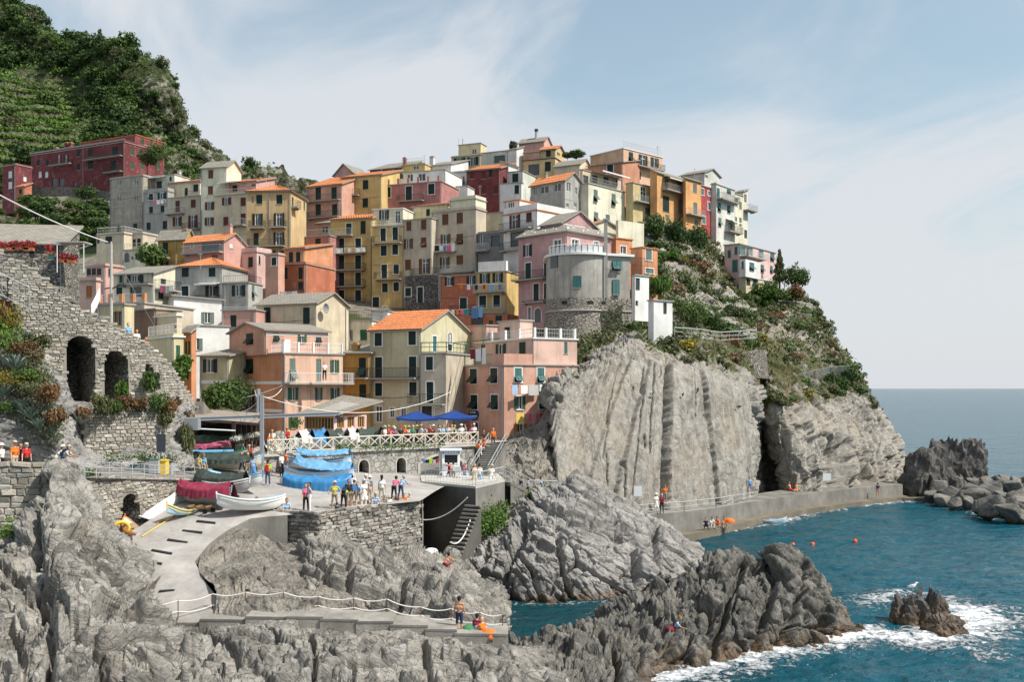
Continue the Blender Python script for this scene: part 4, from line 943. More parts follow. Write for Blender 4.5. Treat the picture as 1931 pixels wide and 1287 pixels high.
# ---- left-hand terraces of houses
use('c2')
a=H('tower_house','tall stained grey-brown house with painted false windows under the crimson palazzo',(118,385,None),222,700,180,24,'stain',('flat',.2),dirt=1.0,extra=8)
a.win('L','W',[195,330],[275],26,46).win('L','W',[190,327],405,26,46).win('L','S',188,650,32,56).win('L','S',322,630,32,44).stripe('L',345,.25,M_SLABE).stripe('L',465,.25,M_SLABE).stripe('L',592,.3,M_SLABE)
a=H('house','grey house with a white awning terrace and washing between stained tower and cream house',(388,585,None),345,690,176,22,'grey',('flat',.5),extra=6)
a.win('L','A',450,392,34,52,trim=M_TRIM).win('L','O',540,385,34,52,trim=M_TRIM).win('L','S',450,498,30,52).win('L','S',543,490,30,52).win('L','S',430,630,34,62).win('L','S',562,620,34,66)
b=H('house','',(392,640,765),212,345,181,22,'mint',('flat',.1),of=a);b.win('L','G',515,300,46,70).win('L','S',608,245,18,34).awn('L',410,575,235,1.8,paint('white awning',(.7,.7,.68),.9));b.chim(695,165,0,.5).chim(735,190,0,.6)
roofdeck(a,None,[(-a.wL+.1,.1),(-.1,.1),(-.1,3)],.9,M_IRON)
a=H('house','cream house with red shutters and curved iron balconies left of the tall pale tower',(585,855,None),385,690,172,20,'beige',('flat',.1),sh='r',extra=6)
a.win('L','D',665,470,36,96).win('L','S',792,447,38,66).win('L','O',663,592,34,74).win('L','O',790,595,36,104).bal('L',587,722,530,1.0,M_GREYRAIL).bal('L',722,850,655)
b=H('house','',(588,845,None),268,388,176,20,'cream',('shx',.6,M_TILE),of=a);b.win('L','D',735,350,24,62).win('L','D',812,320,40,60);roofdeck(a,None,[(-a.wL*.5,.1),(-.1,.1)],.9,M_IRON)
a=H('tower_house','tall pale grey tower house with gabled slate roof rising above its row',(855,1060,1180),148,690,168,15,'ivory',('gx',.95,M_SLATE),sh='b',extra=6)
a.win('L','S',933,208,40,68).win('L','S',930,340,42,68).win('L','O',925,466,36,64,'r').win('L','O',922,590,36,68,'r').pipe('L',858)
a=H('house','cream house with one blue-curtained window beside the tan corner house',(968,1225,None),368,700,163,22,'cream',('flat',.25),sh='r',extra=6)
a.win('L','O',1062,428,36,62).win('L','S',1195,432,42,70).win('L','S',1055,590,42,70).win('L','D',1195,570,40,90).bal('L',1115,1222,625,1.0,M_GREYRAIL)
b=H('house','',(1045,1300,1450),268,368,167,20,'pink',('shx',.5,M_TILE),of=a);b.win('L','D',1128,325,40,52).win('L','G',1310,296,30,16).awn('L',1048,1185,272,2.2,paint('white awning',(.7,.7,.68),.9));b.chim(1380,225,0,.5)
roofdeck(a,None,[(-a.wL+.1,.1),(-.1,.1)],.9,M_GREYRAIL)
a=H('house','tan house with terracotta hip roof and balconies standing free at the gap',(1225,1580,1705),345,860,152,6,'tan',('hip',.85,M_TILE),extra=6)
a.win('L','W',1270,415,12,56).win('L','S',[1325,1488],[412],48,74).win('L','O',1312,575,42,96).win('L','P',1487,575,50,104).win('L','D',1300,735,42,100).win('L','P',1485,730,52,104).win('L','O',1482,845,44,40)
a.bal('L',1255,1378,645).bal('L',1420,1545,640).bal('L',1245,1535,792).pipe('L',1408).win('R','S',1597,430,12,70).win('R','S',1690,465,10,60,'v').bal('R',1583,1615,478)
# ---- second tier on the left
a=H('house','cream terrace house with white roof fence above three little arches',(10,232,None),690,950,152,22,'cream',('flat',.2),extra=6);a.win('L','S',108,737,56,50).win('L','S',5,745,20,50)
roofdeck(a,None,[(-a.wL+.1,.1),(-.1,.1),(-.1,4)],1.0,M_WRAIL)
b=H('house','',(230,382,None),690,800,153,22,'beige',('flat',.2),of=a);b.win('L','S',312,765,28,60).win('L','S',352,760,30,60)
c=H('house','',(228,500,None),812,950,148,22,'ivory',('flat',.1),of=a);c.win('L','C',255,885,34,74).win('L','C',343,870,34,62).win('L','C',440,858,30,46).win('L','G',[298,378],888,16,22)
roofdeck(c,None,[(-c.wL+.1,.1),(-.1,.1)],.9,M_GREYRAIL)
a=H('house','ochre yellow house with slate roof and one tall green shutter door',(505,722,800),728,965,144,16,'ochre',('gx',1.2,M_SLATE),extra=5);a.win('L','D',566,820,46,120).win('L','O',562,940,28,44).bal('L',508,610,885).pipe('L',655);a.chim(868,650,0,.6)
a=H('house','salmon pink house with terracotta roof and deep covered loggia',(722,1040,1210),748,930,138,24,'pink',('gx',.95,M_TILE),extra=5)
a.win('L','W',783,787,18,34,trim=M_TRIM).win('L','G',945,800,170,70).win('R','S',1100,752,26,40,'w').win('L','G',965,880,46,36).bal('L',722,1036,848,.9,M_GREYRAIL);a.chim(1075,612,0,.5)
use('c1b')
a=H('house','grey house with terracotta hip roof and dark washing on its balcony',(825,1195,1405),308,610,132,13,'grey',('hip',1.1,M_TILE),extra=6)
a.win('L','S',[898,1115],[358],56,74).win('L','S',897,515,56,92,trim=M_TRIM).win('L','O',1116,512,52,88).bal('L',1000,1205,612).awn('L',1012,1190,447,1.3,paint('white awning',(.7,.7,.68),.9),.2)
b=H('house','',(1192,1408,1525),445,640,128,16,'grey',('flat',.15),of=a,extra=6);b.win('L','O',1330,508,54,92).win('R','A',1447,515,22,100,'p');b.pipe('L',1222)
o=railing_mb(MB(),[(-b.wL+.2,.1,b.h+.13),(-.1,.1,b.h+.13),(-.1,b.wR-.2,b.h+.13)],.9,M_IRON,.25).build('railing');place(o,b.root,b.rel)
use('c2')
a=H('house','pale pink flat-roofed house with low parapet below the tan house',(1150,1305,1425),840,1100,140,30,'lpink',('flat',.6),extra=6);a.win('L','S',1255,920,38,84).win('R','S',1328,905,12,70)
a=H('house','small salmon annex between the pale pink house and the russet house',(1375,1478,1530),862,1090,136,26,'salmon',('flat',.2),extra=5);a.win('L','S',1445,915,38,66,trim=M_TRIM)
a=H('house','russet house with white washing strung along its low balcony',(1478,1700,None),935,1230,138,20,'brick',('flat',.2),extra=5)
a.win('L','S',[1537,1660],1012,36,96).win('L','O',1440,1140,30,90).win('L','S',1660,1115,40,70).bal('L',1460,1690,1200)
b=H('house','',(1530,1690,None),812,935,142,20,'orange',('shx',.6,M_TILE),of=a);b.win('L','S',[1582,1640],880,34,86)
# ---- lower left cluster
use('c6')
a=H('house','pink house with dark windows behind the street lamp post',(655,800,940),490,680,118,32,'pink',('flat',.2),extra=5);a.win('L','S',[672,712,752],535,32,50).win('R','S',832,540,12,60).win('L','S',750,650,34,50)
a=H('house','cream house with flat slate eaves and flower pots on its long balcony',(862,1165,1330),545,760,112,20,'ivory',('shx',.8,M_SLATE),extra=5)
a.win('L','S',918,567,24,50).win('L','O',1025,585,60,50,nm=2).win('L','S',905,680,46,60).win('L','G',1030,688,90,76).win('L','S',1075,590,30,60).bal('L',935,1165,630,.9).win('R','G',1240,608,40,40).win('R','S',1222,716,40,52).bal('R',1172,1325,672,1.0)
a=H('house','small peach house with one ochre shutter by the footpath',(580,730,765),602,800,96,22,'peach',('flat',.2),extra=5);a.win('L','S',677,685,46,92,'o')
a=H('house','low terraced house with orange parapet piers and grey roof',(740,1095,None),775,960,94,16,'beige',('flat',.1),extra=5);a.win('L','G',880,890,60,90).win('L','G',1040,880,80,80)
pieces('parapet_pier',[(-a.wL*k/4.2-.3,-a.wL*k/4.2,.05,.4,a.h+.13,a.h+1.0)for k in range(5)],stucco('plaster orange',COL['orange']),a.root,a.rel);roofdeck(a,None,[(-a.wL+.1,.2),(-.1,.2)],.8)
a=H('house','pale yellow pavilion with glazed brown doors under a flat roof',(770,945,1018),785,960,88,30,'lyellow',('flat',.15),extra=5);a.win('L','W',878,890,90,110,frame=M_WOODF,nm=2)
a=H('house','brown shaded cabin with overhanging concrete roof behind the yellow terrace',(1008,1185,1380),820,960,90,38,'brown',('flat',.1),extra=5)
use('c1b')
a=H('house','yellow house with broad roof terrace and white railing above the curved wall',(585,805,885),885,1290,84,50,'lyellow',('flat',.2,M_TRIM),extra=5);a.win('R','S',840,1030,16,160,'v')
roofdeck(a,None,[(-a.wL+.1,.15),(-.1,.15),(-.1,a.wR-.2)],1.0,M_TRIM)
b=H('house','',(655,830,870),712,885,88,40,'cream',('flat',.2,M_TRIM),of=a)
b.win('L','G',815,803,26,20)
a=H('house','narrow orange house with stacked white balconies beside the yellow terrace',(882,948,968),835,1290,89,40,'orange',('shx',.4,M_SLATE),extra=5);a.win('L','S',[905,930],[970],14,110,'v').win('L','S',915,1180,20,90,'v').bal('L',890,948,1130,1.0,M_WRAIL)
a=H('house','white house with slanting roofline and open green shutters',(597,805,1193),568,800,112,56,'white',('shz',.2,M_SLATE),extra=4,dirt=.25)
a.win('R','O',[905,1080],[728],50,88,'p')
b=H('house','',(868,950,1255),790,1010,108,56,'white',('flat',.1),of=a,dirt=.25,extra=5);b.win('R','O',992,942,44,98,'p').win('L','S',905,840,20,80)
a=H('house','flat-roofed pink house with a dark door above the orange corner house',(1195,1468,None),668,800,112,12,'pink',('flat',.1,M_SLABE),extra=4);a.win('L','D',1287,755,50,96).pipe('L',1205);roofdeck(a,None,[(-a.wL,.1),(-.1,.1)],.3)
a=H('house','yellow house with slate roof and open shutters left of the orange corner house',(1015,1250,None),1040,1400,99,18,'olive',('shx',1.0,M_SLATE),extra=4)
a.win('L','O',1100,1118,54,108,trim=M_TRIM).stripe('L',1248,.35);use('px');a.win('L','O',395,747,12,22,trim=M_TRIM).pipe('L',379)
use('c2b')
a=H('house','cream chapel-like house with long slate roof and satellite dish on its gable',(335,790,1035),130,300,112,22,'cream',('gx',1.15,M_SLATE),extra=6)
a.win('L','D',[418,715],[224],52,124).pipe('R',1010)
m=MB();m.tube([(0,0,0),(0,-.5,.05)],.03,M_GREYRAIL)
n=12;P=np.array([[(math.cos(2*math.pi*u/n)*r,-.5-.25*(r/.6)**2,math.sin(2*math.pi*u/n)*r)for u in range(n+1)]for r in(0.02,.2,.4,.6)]);m.grid(P,M_GREYRAIL);m.grid(P,M_GREYRAIL,True)
t,z=a.at('R',tx(822),ty(172));place(m.build('satellite_dish'),a.root,a.fr('R',t,z))
# ---- orange corner house with veranda
a=H('house','orange corner house with two tiers of white balconies and a veranda',(132,543,992),512,1130,95,52,'orange',('flat',.05,M_SLABE),extra=3)
a.win('L','A',285,608,54,112).win('L','P',290,855,40,140).bal('L',235,335,940).stripe('L',735,.3).stripe('L',940,.3)
a.win('R','A',610,635,44,170,'p').win('R','S',808,637,40,165,'p').win('R','O',930,610,30,100,'v').win('R','O',613,818,36,100,'v').win('R','O',808,820,24,96,'v').win('R','O',932,822,30,96,'v')
a.win('R','O',616,1035,34,92,'v',frame=M_WOODF).bal('R',550,1038,735,1.1,M_WRAIL,.95).pipe('R',548).pipe('L',137)
b=H('house','',(132,408,880),335,512,97.5,52,'salmon',('gy',.9,M_SLATE),of=a,extra=.1);b.win('L','A',285,395,54,88).win('R','A',487,385,44,66).win('R','O',683,400,30,66,'v').win('R','A',808,405,40,60).stripe('R',372,.2)
ORANGE=a
z=a.h+.13;pieces('terrace_post',[(-.2,.0,max(0,a.wR*k/4-.09),min(a.wR,a.wR*k/4+.09),z,z+1.02)for k in range(5)],M_TRIM,a.root,a.rel)
place(railing_mb(MB(),[(-3.0,.1,z),(-.1,.1,z),(-.1,a.wR-.1,z)],.95,M_WRAIL,.22,.016,True).build('balustrade'),a.root,a.rel);a.matR=stucco('plaster washed peach',(.66,.42,.30),.8)
place(MB().box(-.9,-.1,.3,.9,0,1.3,M_TRIM).build('air_conditioner'),a.root,a.rel@Matrix.Translation((-1.2,.4,z)))
def veranda():
 h=H('house','',(700,925,1172),985,1130,89,34,'lpink',('open',0),of=ORANGE,extra=1.0)
 h.win('L','V',812,1038,210,92,frame=M_WOODF,nm=8).win('R','V',[975,1053,1130],[1030],52,84,frame=M_WOODF,nm=2)
 m=MB();ov=.7;zz=h.h+.12
 roofslope(m,(-h.wL-.6,-ov,zz),(ov,-ov,zz),(-h.wL-.6,h.wR+1.5,zz+1.7),(ov,h.wR+1.5,zz+1.2),M_SLATE)
 place(m.build('veranda_roof'),h.root,h.rel)
veranda()
# ---- ochre, olive and pink houses on the terrace
a=H('house','ochre house with slate roof squeezed between orange and olive houses',(985,1195,None),512,1130,103,18,'ochre',('shx',1.1,M_SLATE),extra=3)
a.win('L','A',1140,618,52,150).win('L','D',1142,815,52,140).bal('L',990,1190,695,.8).bal('L',990,1200,893,.8);a.chim(1015,450,0,.7)
use('c3')
a=H('house','olive yellow house with bright terracotta roof and pale gable wall',(150,537,912),330,1040,101,27,'olive',('gx',1.95,M_TILE),trim='w',extra=3)
a.win('L','S',215,405,56,100).win('L','S',472,395,58,104).win('L','D',217,618,56,158).win('L','D',475,612,58,158).win('L','S',217,785,56,100).win('L','S',478,780,58,104)
a.win('L','W',218,972,50,120).win('L','W',320,960,34,72).win('L','W',405,960,36,72).bal('L',150,523,697,.9)
a.win('R','S',642,440,28,120,'t').win('R','S',757,425,30,130,'g').win('R','S',763,285,22,76,'w')
rt=MB()
b=H('house','',(537,728,None),512,1040,99.5,18,'beige',('flat',.1),of=a,trim='w',extra=3)
b.win('L','S',603,588,52,100).win('L','D',606,806,54,160).bal('L',462,724,893,.9).win('L','G',545,955,90,86).win('L','V',680,960,90,80,nm=3)
o=railing_mb(MB(),[(-b.wL,.1,b.h+.13),(0,.1,b.h+.13),(0,6,b.h+.13)],1.0,paint('green rail',(.03,.10,.06),.6),.9,.025,True).build('railing');place(o,b.root,b.rel)
a=H('house','big pink house on the rock with terraces and propped green shutters',(735,1168,1725),600,1200,97,60,'salmon',('flat',.05),trim='w',extra=2.5)
a.win('L','S',792,690,50,112).win('L','A',937,685,54,114).win('L','A',1092,680,54,114).win('L','A',[793],880,50,110).win('L','A',941,880,54,112).win('L','A',1096,880,56,112)
a.win('L','G',945,1078,56,90)
a.win('R','A',[1275,1447],[676],52,110,'t').win('R','O',1287,885,40,102,'v').win('R','A',1457,878,46,110,'v').win('R','O',1292,1103,46,110,'o').pipe('L',1158)
PINK=a
b=H('house','',(878,1392,1722),400,600,99,60,'peach',('flat',.1,M_TRIM),of=a,extra=.1);b.win('L','P',1145,490,44,100).win('L','S',1307,472,50,92).win('R','S',1637,470,26,88,'t').win('L','S',1010,490,30,90)
pieces('terrace_post',[(-b.wL*k/5-.11,-b.wL*k/5+.11,.02,.24,b.h+.13,b.h+1.15)for k in range(6)]+[(-.26,-.02,b.wR*k/3-.3,b.wR*k/3-.08,b.h+.13,b.h+1.15)for k in range(1,4)],M_TRIM,b.root,b.rel);roofdeck(b,None,[(-b.wL+.1,.14),(-.14,.14),(-.14,b.wR-.2)],.9,M_GREYRAIL)
c=H('house','',(1125,1288,1385),262,400,105,50,'peach',('flat',.1),of=a,extra=.4);c.win('L','S',1192,355,42,88)
d=H('house','',(872,1035,1120),300,440,108,50,'peach',('flat',.1),of=a,extra=.4)
m=MB();zt=a.h+.13
m.box(-.14,0,0,a.wR*.38,zt,zt+1.0,a.mat);m.box(-2.4,-.14,0,.14,zt,zt+1.0,a.mat)
place(m.build('parapet'),a.root,a.rel)
gp=paint('green rail',(.03,.10,.06),.6);m=railing_mb(MB(),[(-a.wL+.1,.1,zt),(-2.5,.1,zt)],1.0,gp,.3,.016)
for k in range(3):m.bar((-a.wL+.1+k*4,.1,zt),(-a.wL+.1+k*4,.1,zt+2.5),.045,gp)
m.bar((-a.wL,.1,zt+2.5),(-1.0,.1,zt+2.5),.045,gp)
place(m.build('pergola_frame'),a.root,a.rel)
t,z=a.at('L',tx(940),ty(975));ww=2.3;m=MB();blu=paint('sign blue',(.02,.05,.16),.5)
m.prism([(math.cos(2*math.pi*k/16)*ww/2,math.sin(2*math.pi*k/16)*.62)for k in range(16)],0,.06,blu,Matrix.Rotation(R(90),4,'X'))
for dx,dz,l in((-.6,.2,.3),(-.15,.22,.28),(.3,.2,.3)):m.box(dx-l/2,dx+l/2,-.09,-.07,dz-.08,dz+.1,M_TRIM)
m.box(-.85,.85,-.09,-.07,-.22,-.08,M_TRIM);m.box(-.55,.55,-.09,-.07,-.42,-.32,M_TRIM)
place(m.build('sign'),a.root,a.fr('L',t,z))
# ---- yellow towers and the middle of the village
use('c3b')
a=H('house','russet house with terracotta roof and two deep iron balconies',(78,362,None),462,880,172,24,'brown',('shx',1.6,M_TILE),sh='g',extra=6,dirt=.3)
a.mat=stucco('plaster salmon',COL['salmon']);a.win('L','D',[172,300],[535],44,100).win('L','D',[172,305],[668],42,90).bal('L',92,358,597).bal('L',92,356,732).pipe('L',88)
a=H('house','mustard house with one corner balcony next to the rose pink facade',(360,682,None),388,740,174,20,'yellow',('shx',.8,M_TILE),extra=6)
a.win('L','D',450,480,40,80).win('L','S',555,465,44,76).win('L','S',433,625,44,74).win('L','S',553,612,46,76).bal('L',365,512,555)
a=H('house','rose pink house with white window surrounds under a white roof terrace',(682,1168,None),440,660,173,19,'rose',('flat',.1),trim='w',extra=6)
a.win('L','S',735,528,48,84).win('L','D',905,535,50,118).win('L','S',1087,500,52,86).bal('L',825,1028,598)
b=H('house','',(690,1200,None),345,445,178,19,'white',('flat',.1),of=a);b.win('L','C',838,398,38,40).win('L','W',915,410,46,60).win('L','W',1010,405,60,60)
pieces('parapet_pier',[(-a.wL*(k+.3)/6-.2,-a.wL*(k+.3)/6+.2,.05,.3,a.h+.1,a.h+1.1)for k in range(6)],a.mat,a.root,a.rel)
a=H('house','pink gabled house peeping over the roofs at the upper left of the village',(300,460,590),372,420,192,30,'pink',('gy',2.0,M_SLATE));a.win('R','W',520,365,30,22)
a=H('house','dark red house with long slate roof behind the mustard house',(590,855,None),325,400,190,22,'red',('shx',1.2,M_SLATE));a.win('L','W',668,362,44,18).win('L','W',770,350,44,18);a.chim(848,240,0,.6)
a=H('house','small yellow attic house behind potted plants on the skyline',(850,1035,None),300,380,188,22,'yellow',('flat',.2));a.win('L','W',962,326,46,30);roofdeck(a,None,[(-a.wL,.1),(-.1,.1)],1.2)
a=H('house','white attic with grey roof right of the yellow attic house',(1035,1245,None),300,400,189,22,'white',('shx',.8,M_SLATE));a.chim(1045,235,0,.8)
a=H('tower_house','tall yellow house with five iron balconies and white washing',(270,605,None),738,1530,158,16,'yellow',('shx',.7,M_TILE),trim='w',extra=5)
a.win('L','D',420,825,44,90).win('L','S',535,812,42,106,trim=None)
for y,z in((955,1022),(1092,1158),(1232,1290),(1375,1440)):a.win('L','D',[360,495],[y],46,112).bal('L',288,560,z,1.1)
a.bal('L',275,456,878,1.0,M_GREYRAIL).pipe('L',600)
a=H('tower_house','narrow red house with stacked green-railed balconies left of the tall yellow house',(60,266,None),880,1400,157,22,'rose',('flat',.1),extra=5)
a.win('L','D',170,[950,1097,1240],44,96).bal('L',76,240,1033).bal('L',76,240,1183).bal('L',76,240,1325);roofdeck(a,None,[(-a.wL,.1),(-.1,.1)],1.0)
b=H('house','',(150,270,None),775,880,163,22,'salmon',('shx',.8,M_SLATE),of=a);b.win('L','W',225,830,50,60)
a=H('tower_house','slim mustard tower house with white-framed shutters and awning loggia on top',(607,858,None),800,1560,154,15,'yellow',('flat',.1),trim='w',extra=5)
a.win('L','D',697,870,44,104).win('L','D',795,862,44,104).win('L','S',702,1000,48,84).win('L','S',795,990,46,84).win('L','D',706,1168,46,112).win('L','S',803,1150,44,76).win('L','S',712,1300,46,76).win('L','S',803,1292,44,74)
a.bal('L',625,850,938).bal('L',640,850,1230);use('c3');a.win('L','S',262,175,30,40).win('L','D',118,150,50,130);use('c3b')
b=H('house','',(612,858,None),658,800,158,15,'ivory',('flat',.05,M_TRIM),of=a);b.win('L','P',705,710,44,76).win('L','W',815,725,40,100);roofdeck(a,None,[(-a.wL,.1),(-.1,.1),(-.1,3)],.95,M_IRON)
a=H('house','cream house with brown shutters right of the mustard tower',(858,1088,None),738,1220,152,26,'beige',('flat',.1),sh='b',extra=8)
a.win('L','S',905,800,40,76).win('L','S',1025,788,42,78).win('L','O',902,945,36,80).win('L','A',1025,932,42,78).win('L','S',898,1113,46,84).win('L','O',1038,1125,50,122).bal('L',942,1150,1200)
b=H('house','',(935,1225,None),625,740,160,26,'lyellow',('shx',.5,M_TILE),of=a);b.win('L','D',1060,690,30,56)
a=H('tower_house','broad beige house with brown shutters and washing on a white balcony',(1088,1448,1530),662,1220,150,30,'beige',('flat',.35),sh='b',extra=8)
a.win('L','S',1200,746,50,88).win('L','S',1317,735,52,88).win('L','P',1203,912,46,90).win('L','A',1317,905,54,86).win('L','P',1196,1098,46,92).win('L','S',1317,1075,54,76).bal('L',1100,1292,1008,1.0,M_WRAIL).bal('L',1150,1440,1175,.9,M_GREYRAIL).pipe('L',1095)
b=H('house','',(1235,1445,1530),580,662,156,30,'ivory',('flat',.5),of=a)
use('c3')
a=H('house','old grey rubble stone house with one arched lintel below the cream house',(415,682,None),-90,200,147,24,M_RUBG,('open',0),trim='w',extra=4);a.win('L','S',440,45,44,66).win('L','D',533,65,42,118)
a=H('house','brick red house with yellow bays, blue towel and laundry balconies',(682,962,None),-85,330,139,24,'brick',('flat',.1),trim='w',extra=3)
a.win('L','D',860,130,54,84).bal('L',770,965,205,.9);use('c3b');a.win('L','O',1233,1245,36,70).win('L','O',1410,1232,36,80,trim=None);use('c3')
b=H('house','',(960,1188,1330),-110,205,136,22,'yellow',('flat',.1),of=a,trim='w',extra=4);b.win('L','D',1007,118,52,90).win('L','D',1113,112,52,92).bal('L',960,1180,205,.9,M_GREYRAIL).bal('L',950,1180,45,.9,M_GREYRAIL)
use('c3b');b.win('L','O',1520,1222,40,80,trim=None).win('L','O',1625,1215,40,76,trim=None);use('c3')
c=H('house','',(720,1195,None),210,330,133,22,'brick',('open',0),of=a,extra=4);c.win('L','G',965,262,90,60).win('L','D',1128,252,50,56).win('L','G',1070,280,30,40)
use('c3')
a=H('house','cream terrace house with one green shutter between chapel roof and olive house',(-30,165,None),262,520,118,16,'ivory',('flat',.1),extra=4);a.win('L','S',103,370,52,80,'v').win('L','W',8,375,22,86);roofdeck(a,None,[(-a.wL+.1,.1),(-.1,.1),(-.1,4)],1.1,M_IRON)
a=H('house','low white garden wall block left of the bright terracotta roof',(165,285,None),190,420,121,14,'white',('flat',.1),extra=4)
use('c4')
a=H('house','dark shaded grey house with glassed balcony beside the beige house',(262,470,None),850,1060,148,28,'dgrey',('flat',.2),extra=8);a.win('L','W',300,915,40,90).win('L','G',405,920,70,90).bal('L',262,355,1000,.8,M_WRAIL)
b=H('house','',(330,470,None),690,850,156,28,'cream',('flat',.1),of=a)
a=H('house','low white terrace with parapet and washing over the yellow bays',(265,490,520),1080,1140,142,24,'white',('open',0),extra=8)
# ---- crown of the village
a=H('house','yellow rooftop house with dark shutters at the top of the village',(48,285,330),225,340,198,22,'lyellow',('flat',.2),extra=8);a.win('L','O',115,280,46,62).win('L','O',222,275,44,68)
b=H('house','',(105,285,330),130,225,201,22,'lyellow',('flat',.1),of=a);b.win('L','W',232,196,36,42)
m=MB();m.tube([(0,0,0),(0,0,1.6)],.05,M_IRON);place(m.build('chimney'),b.root,b.rel@Matrix.Translation((-b.wL+.5,1,b.h)))
a=H('house','grey rooftop house with one wide dark window beside the yellow rooftop house',(285,508,560),190,320,196,24,'mint',('flat',.1),extra=8);a.win('L','G',438,258,90,60)
b=H('house','',(505,575,630),175,300,194,40,'white',('shx',.4,M_SLATE),of=a)
a=H('house','dark red windowless-looking house with faded ochre shutters',(175,442,None),335,620,184,20,'dred',('shx',.9,M_TILE),extra=8,dirt=.2)
a.win('L','S',[215,310],388,36,60,'r').win('L','S',365,370,26,60).win('L','S',[215,313,408],[505],36,70,'r')
a=H('house','white terraced house with pots and glazed doors left of the dark red house',(0,178,None),478,620,182,18,'white',('flat',.1),extra=8,dirt=.3);b=H('house','',(0,178,None),362,478,187,18,'white',('flat',.2),of=a,dirt=.3);b.win('L','W',112,435,90,76,nm=3).bal('L',5,170,480,.8,M_GREYRAIL)
a=H('house','white house with one dark shutter right of the dark red house',(442,615,628),450,680,180,20,'white',('flat',.15),extra=8,dirt=.3);a.win('L','S',577,503,36,70)
b=H('house','',(445,510,590),300,460,187,30,'white',('shy',.6,M_TILE),of=a);c=H('house','',(500,625,None),355,450,184,25,'mint',('flat',.1),of=a);c.win('L','D',565,410,50,70)
a=H('house','salmon pink rooftop box with grey chimney at the highest point',(595,797,855),112,230,206,24,'pink',('gx',.8,M_SLATE),extra=8)
m=MB();m.tube([(0,0,-1),(0,0,2.6)],.32,M_GREYRAIL,8);m.tube([(0,0,2.6),(0,0,3.1)],.42,M_IRON,8);place(m.build('chimney'),a.root,a.rel@Matrix.Translation((-a.wL*.42,a.wR*.4,a.h)))
a=H('house','tan house with a large dark recess and dark eaves under the pink rooftop box',(625,888,985),252,440,188,22,'tan',('flat',.1,M_IRON),extra=8);a.win('L','G',715,345,90,92).win('L','S',828,318,48,76)
b=H('house','',(755,888,965),178,252,192,24,'tan',('gx',.6,M_TILE),of=a);b.win('L','S',833,210,38,50).win('R','W',915,220,26,26);c=H('house','',(630,760,None),200,262,193,24,'salmon',('flat',.4),of=a)
a=H('house','long cream house with slate ridge between tan and orange houses',(880,1085,1180),300,480,183,28,'cream',('gx',.9,M_SLATE),extra=8)
a=H('house','weathered grey house with orange roof and white windows',(688,965,1108),432,680,158,42,'grey',('gx',1.2,M_TILE),extra=8,dirt=1.0);a.win('L','W',725,512,24,66).win('L','W',800,506,66,60,nm=1).win('L','W',905,487,52,66).win('R','W',997,485,30,70).win('R','W',1057,515,18,50)
a.win('R','W',[985,1050],632,24,30).stripe('R',595,.2,M_SLABE);a.chim(750,370,0,.4)
a=H('house','white house with orange fascia boards and dark shutters on two floors',(470,742,1092),672,1060,141,44,'white',('flat',.9,paint('orange fascia',(.50,.16,.045),.7)),sh='r',extra=6,dirt=.25)
a.win('L','P',562,755,50,130).win('L','S',675,722,46,76).win('L','G',580,905,110,120).win('L','S',682,880,30,90).bal('L',470,710,828).bal('L',470,640,995)
b=H('house','',(478,600,None),590,672,146,40,'white',('flat',.1,paint('orange fascia',(.50,.16,.045),.7)),of=a,dirt=.25);b.win('L','V',530,625,50,44,nm=2)
# ---- mauve gabled house and round tower
a=H('house','mauve pink house with big gable windows over the round grey tower',(590,982,1335),850,1420,124,45,'mauve',('flat',.05,M_SLATE),trim='w',extra=3)
a.win('L','O',665,1000,34,96).win('L','D',670,1165,44,130).win('L','D',815,1140,34,130).win('R','W',1050,948,56,80).win('R','W',1220,960,36,70).win('L','W',905,945,60,70).bal('L',572,830,1232,1.0)
use('c4b');a.win('L','D',447,448,40,130).win('L','D',518,440,24,120).win('L','W',398,610,26,96).win('L','C',460,622,50,110).bal('L',362,528,522,.7,M_IRON,.1);use('c4')
b=H('house','',(765,937,1222),775,862,127,45,'mauve',('shx',.01,M_SLATE),of=a,trim='w',extra=1.0);b.roof=('gx',1.4,M_SLATE);b.win('R','V',992,800,72,72,nm=2,sh='t').win('R','V',1085,800,80,84,nm=2,sh='t')
def lean():
 m=MB()
 z=a.h+.15;o=.5;i=1.9;r=1.25
 roofslope(m,(-a.wL-.2,-o,z),(o,-o,z),(-a.wL-.2,i,z+r),(-i,i,z+r),M_SLATE)
 roofslope(m,(o,-o,z),(o,a.wR+.2,z),(-i,i,z+r),(-i,a.wR+.2,z+r),M_SLATE)
 o_=m.build('roof');place(o_,a.root,a.rel)
 for k in range(9):
  s=MB();s.box(-.16,.16,-.13,.13,0,.2,M_TRIM);place(s.build('roof_stone'),a.root,a.rel@Matrix.Translation((-a.wL*(k+.5)/9,.5+.5*(k%2),z+.42+.22*(k%2))))
 for k in range(6):
  s=MB();s.box(-.16,.16,-.13,.13,0,.2,M_TRIM);place(s.build('roof_stone'),a.root,a.rel@Matrix.Translation((-.5-.5*(k%2),a.wR*(k+.5)/6,z+.42+.22*(k%2))))
lean()
a=H('house','orange house with white window between round tower and garden wall',(1335,1380,1512),900,1060,131,55,'orange',('flat',.15,M_TILE),trim='w',extra=4);a.win('R','W',1438,995,46,60)
a=H('house','small orange house with parapet and grey garage door',(1500,1592,1716),975,1215,127,48,'orange',('flat',.15,M_TILE),extra=4);a.win('R','S',1643,1035,50,84,'p',trim=M_TRIM).win('R','S',1650,1165,66,40,'p',trim=M_TRIM)
a=H('house','windowless cream house with gable beside curved cream wall',(1175,1185,1390),790,980,140,50,'ivory',('gx',.6,M_TILE),extra=4)
a=H('house','plain cream block with bare walls above the orange houses',(1385,1398,1606),752,985,141,52,'ivory',('open',0),extra=4)
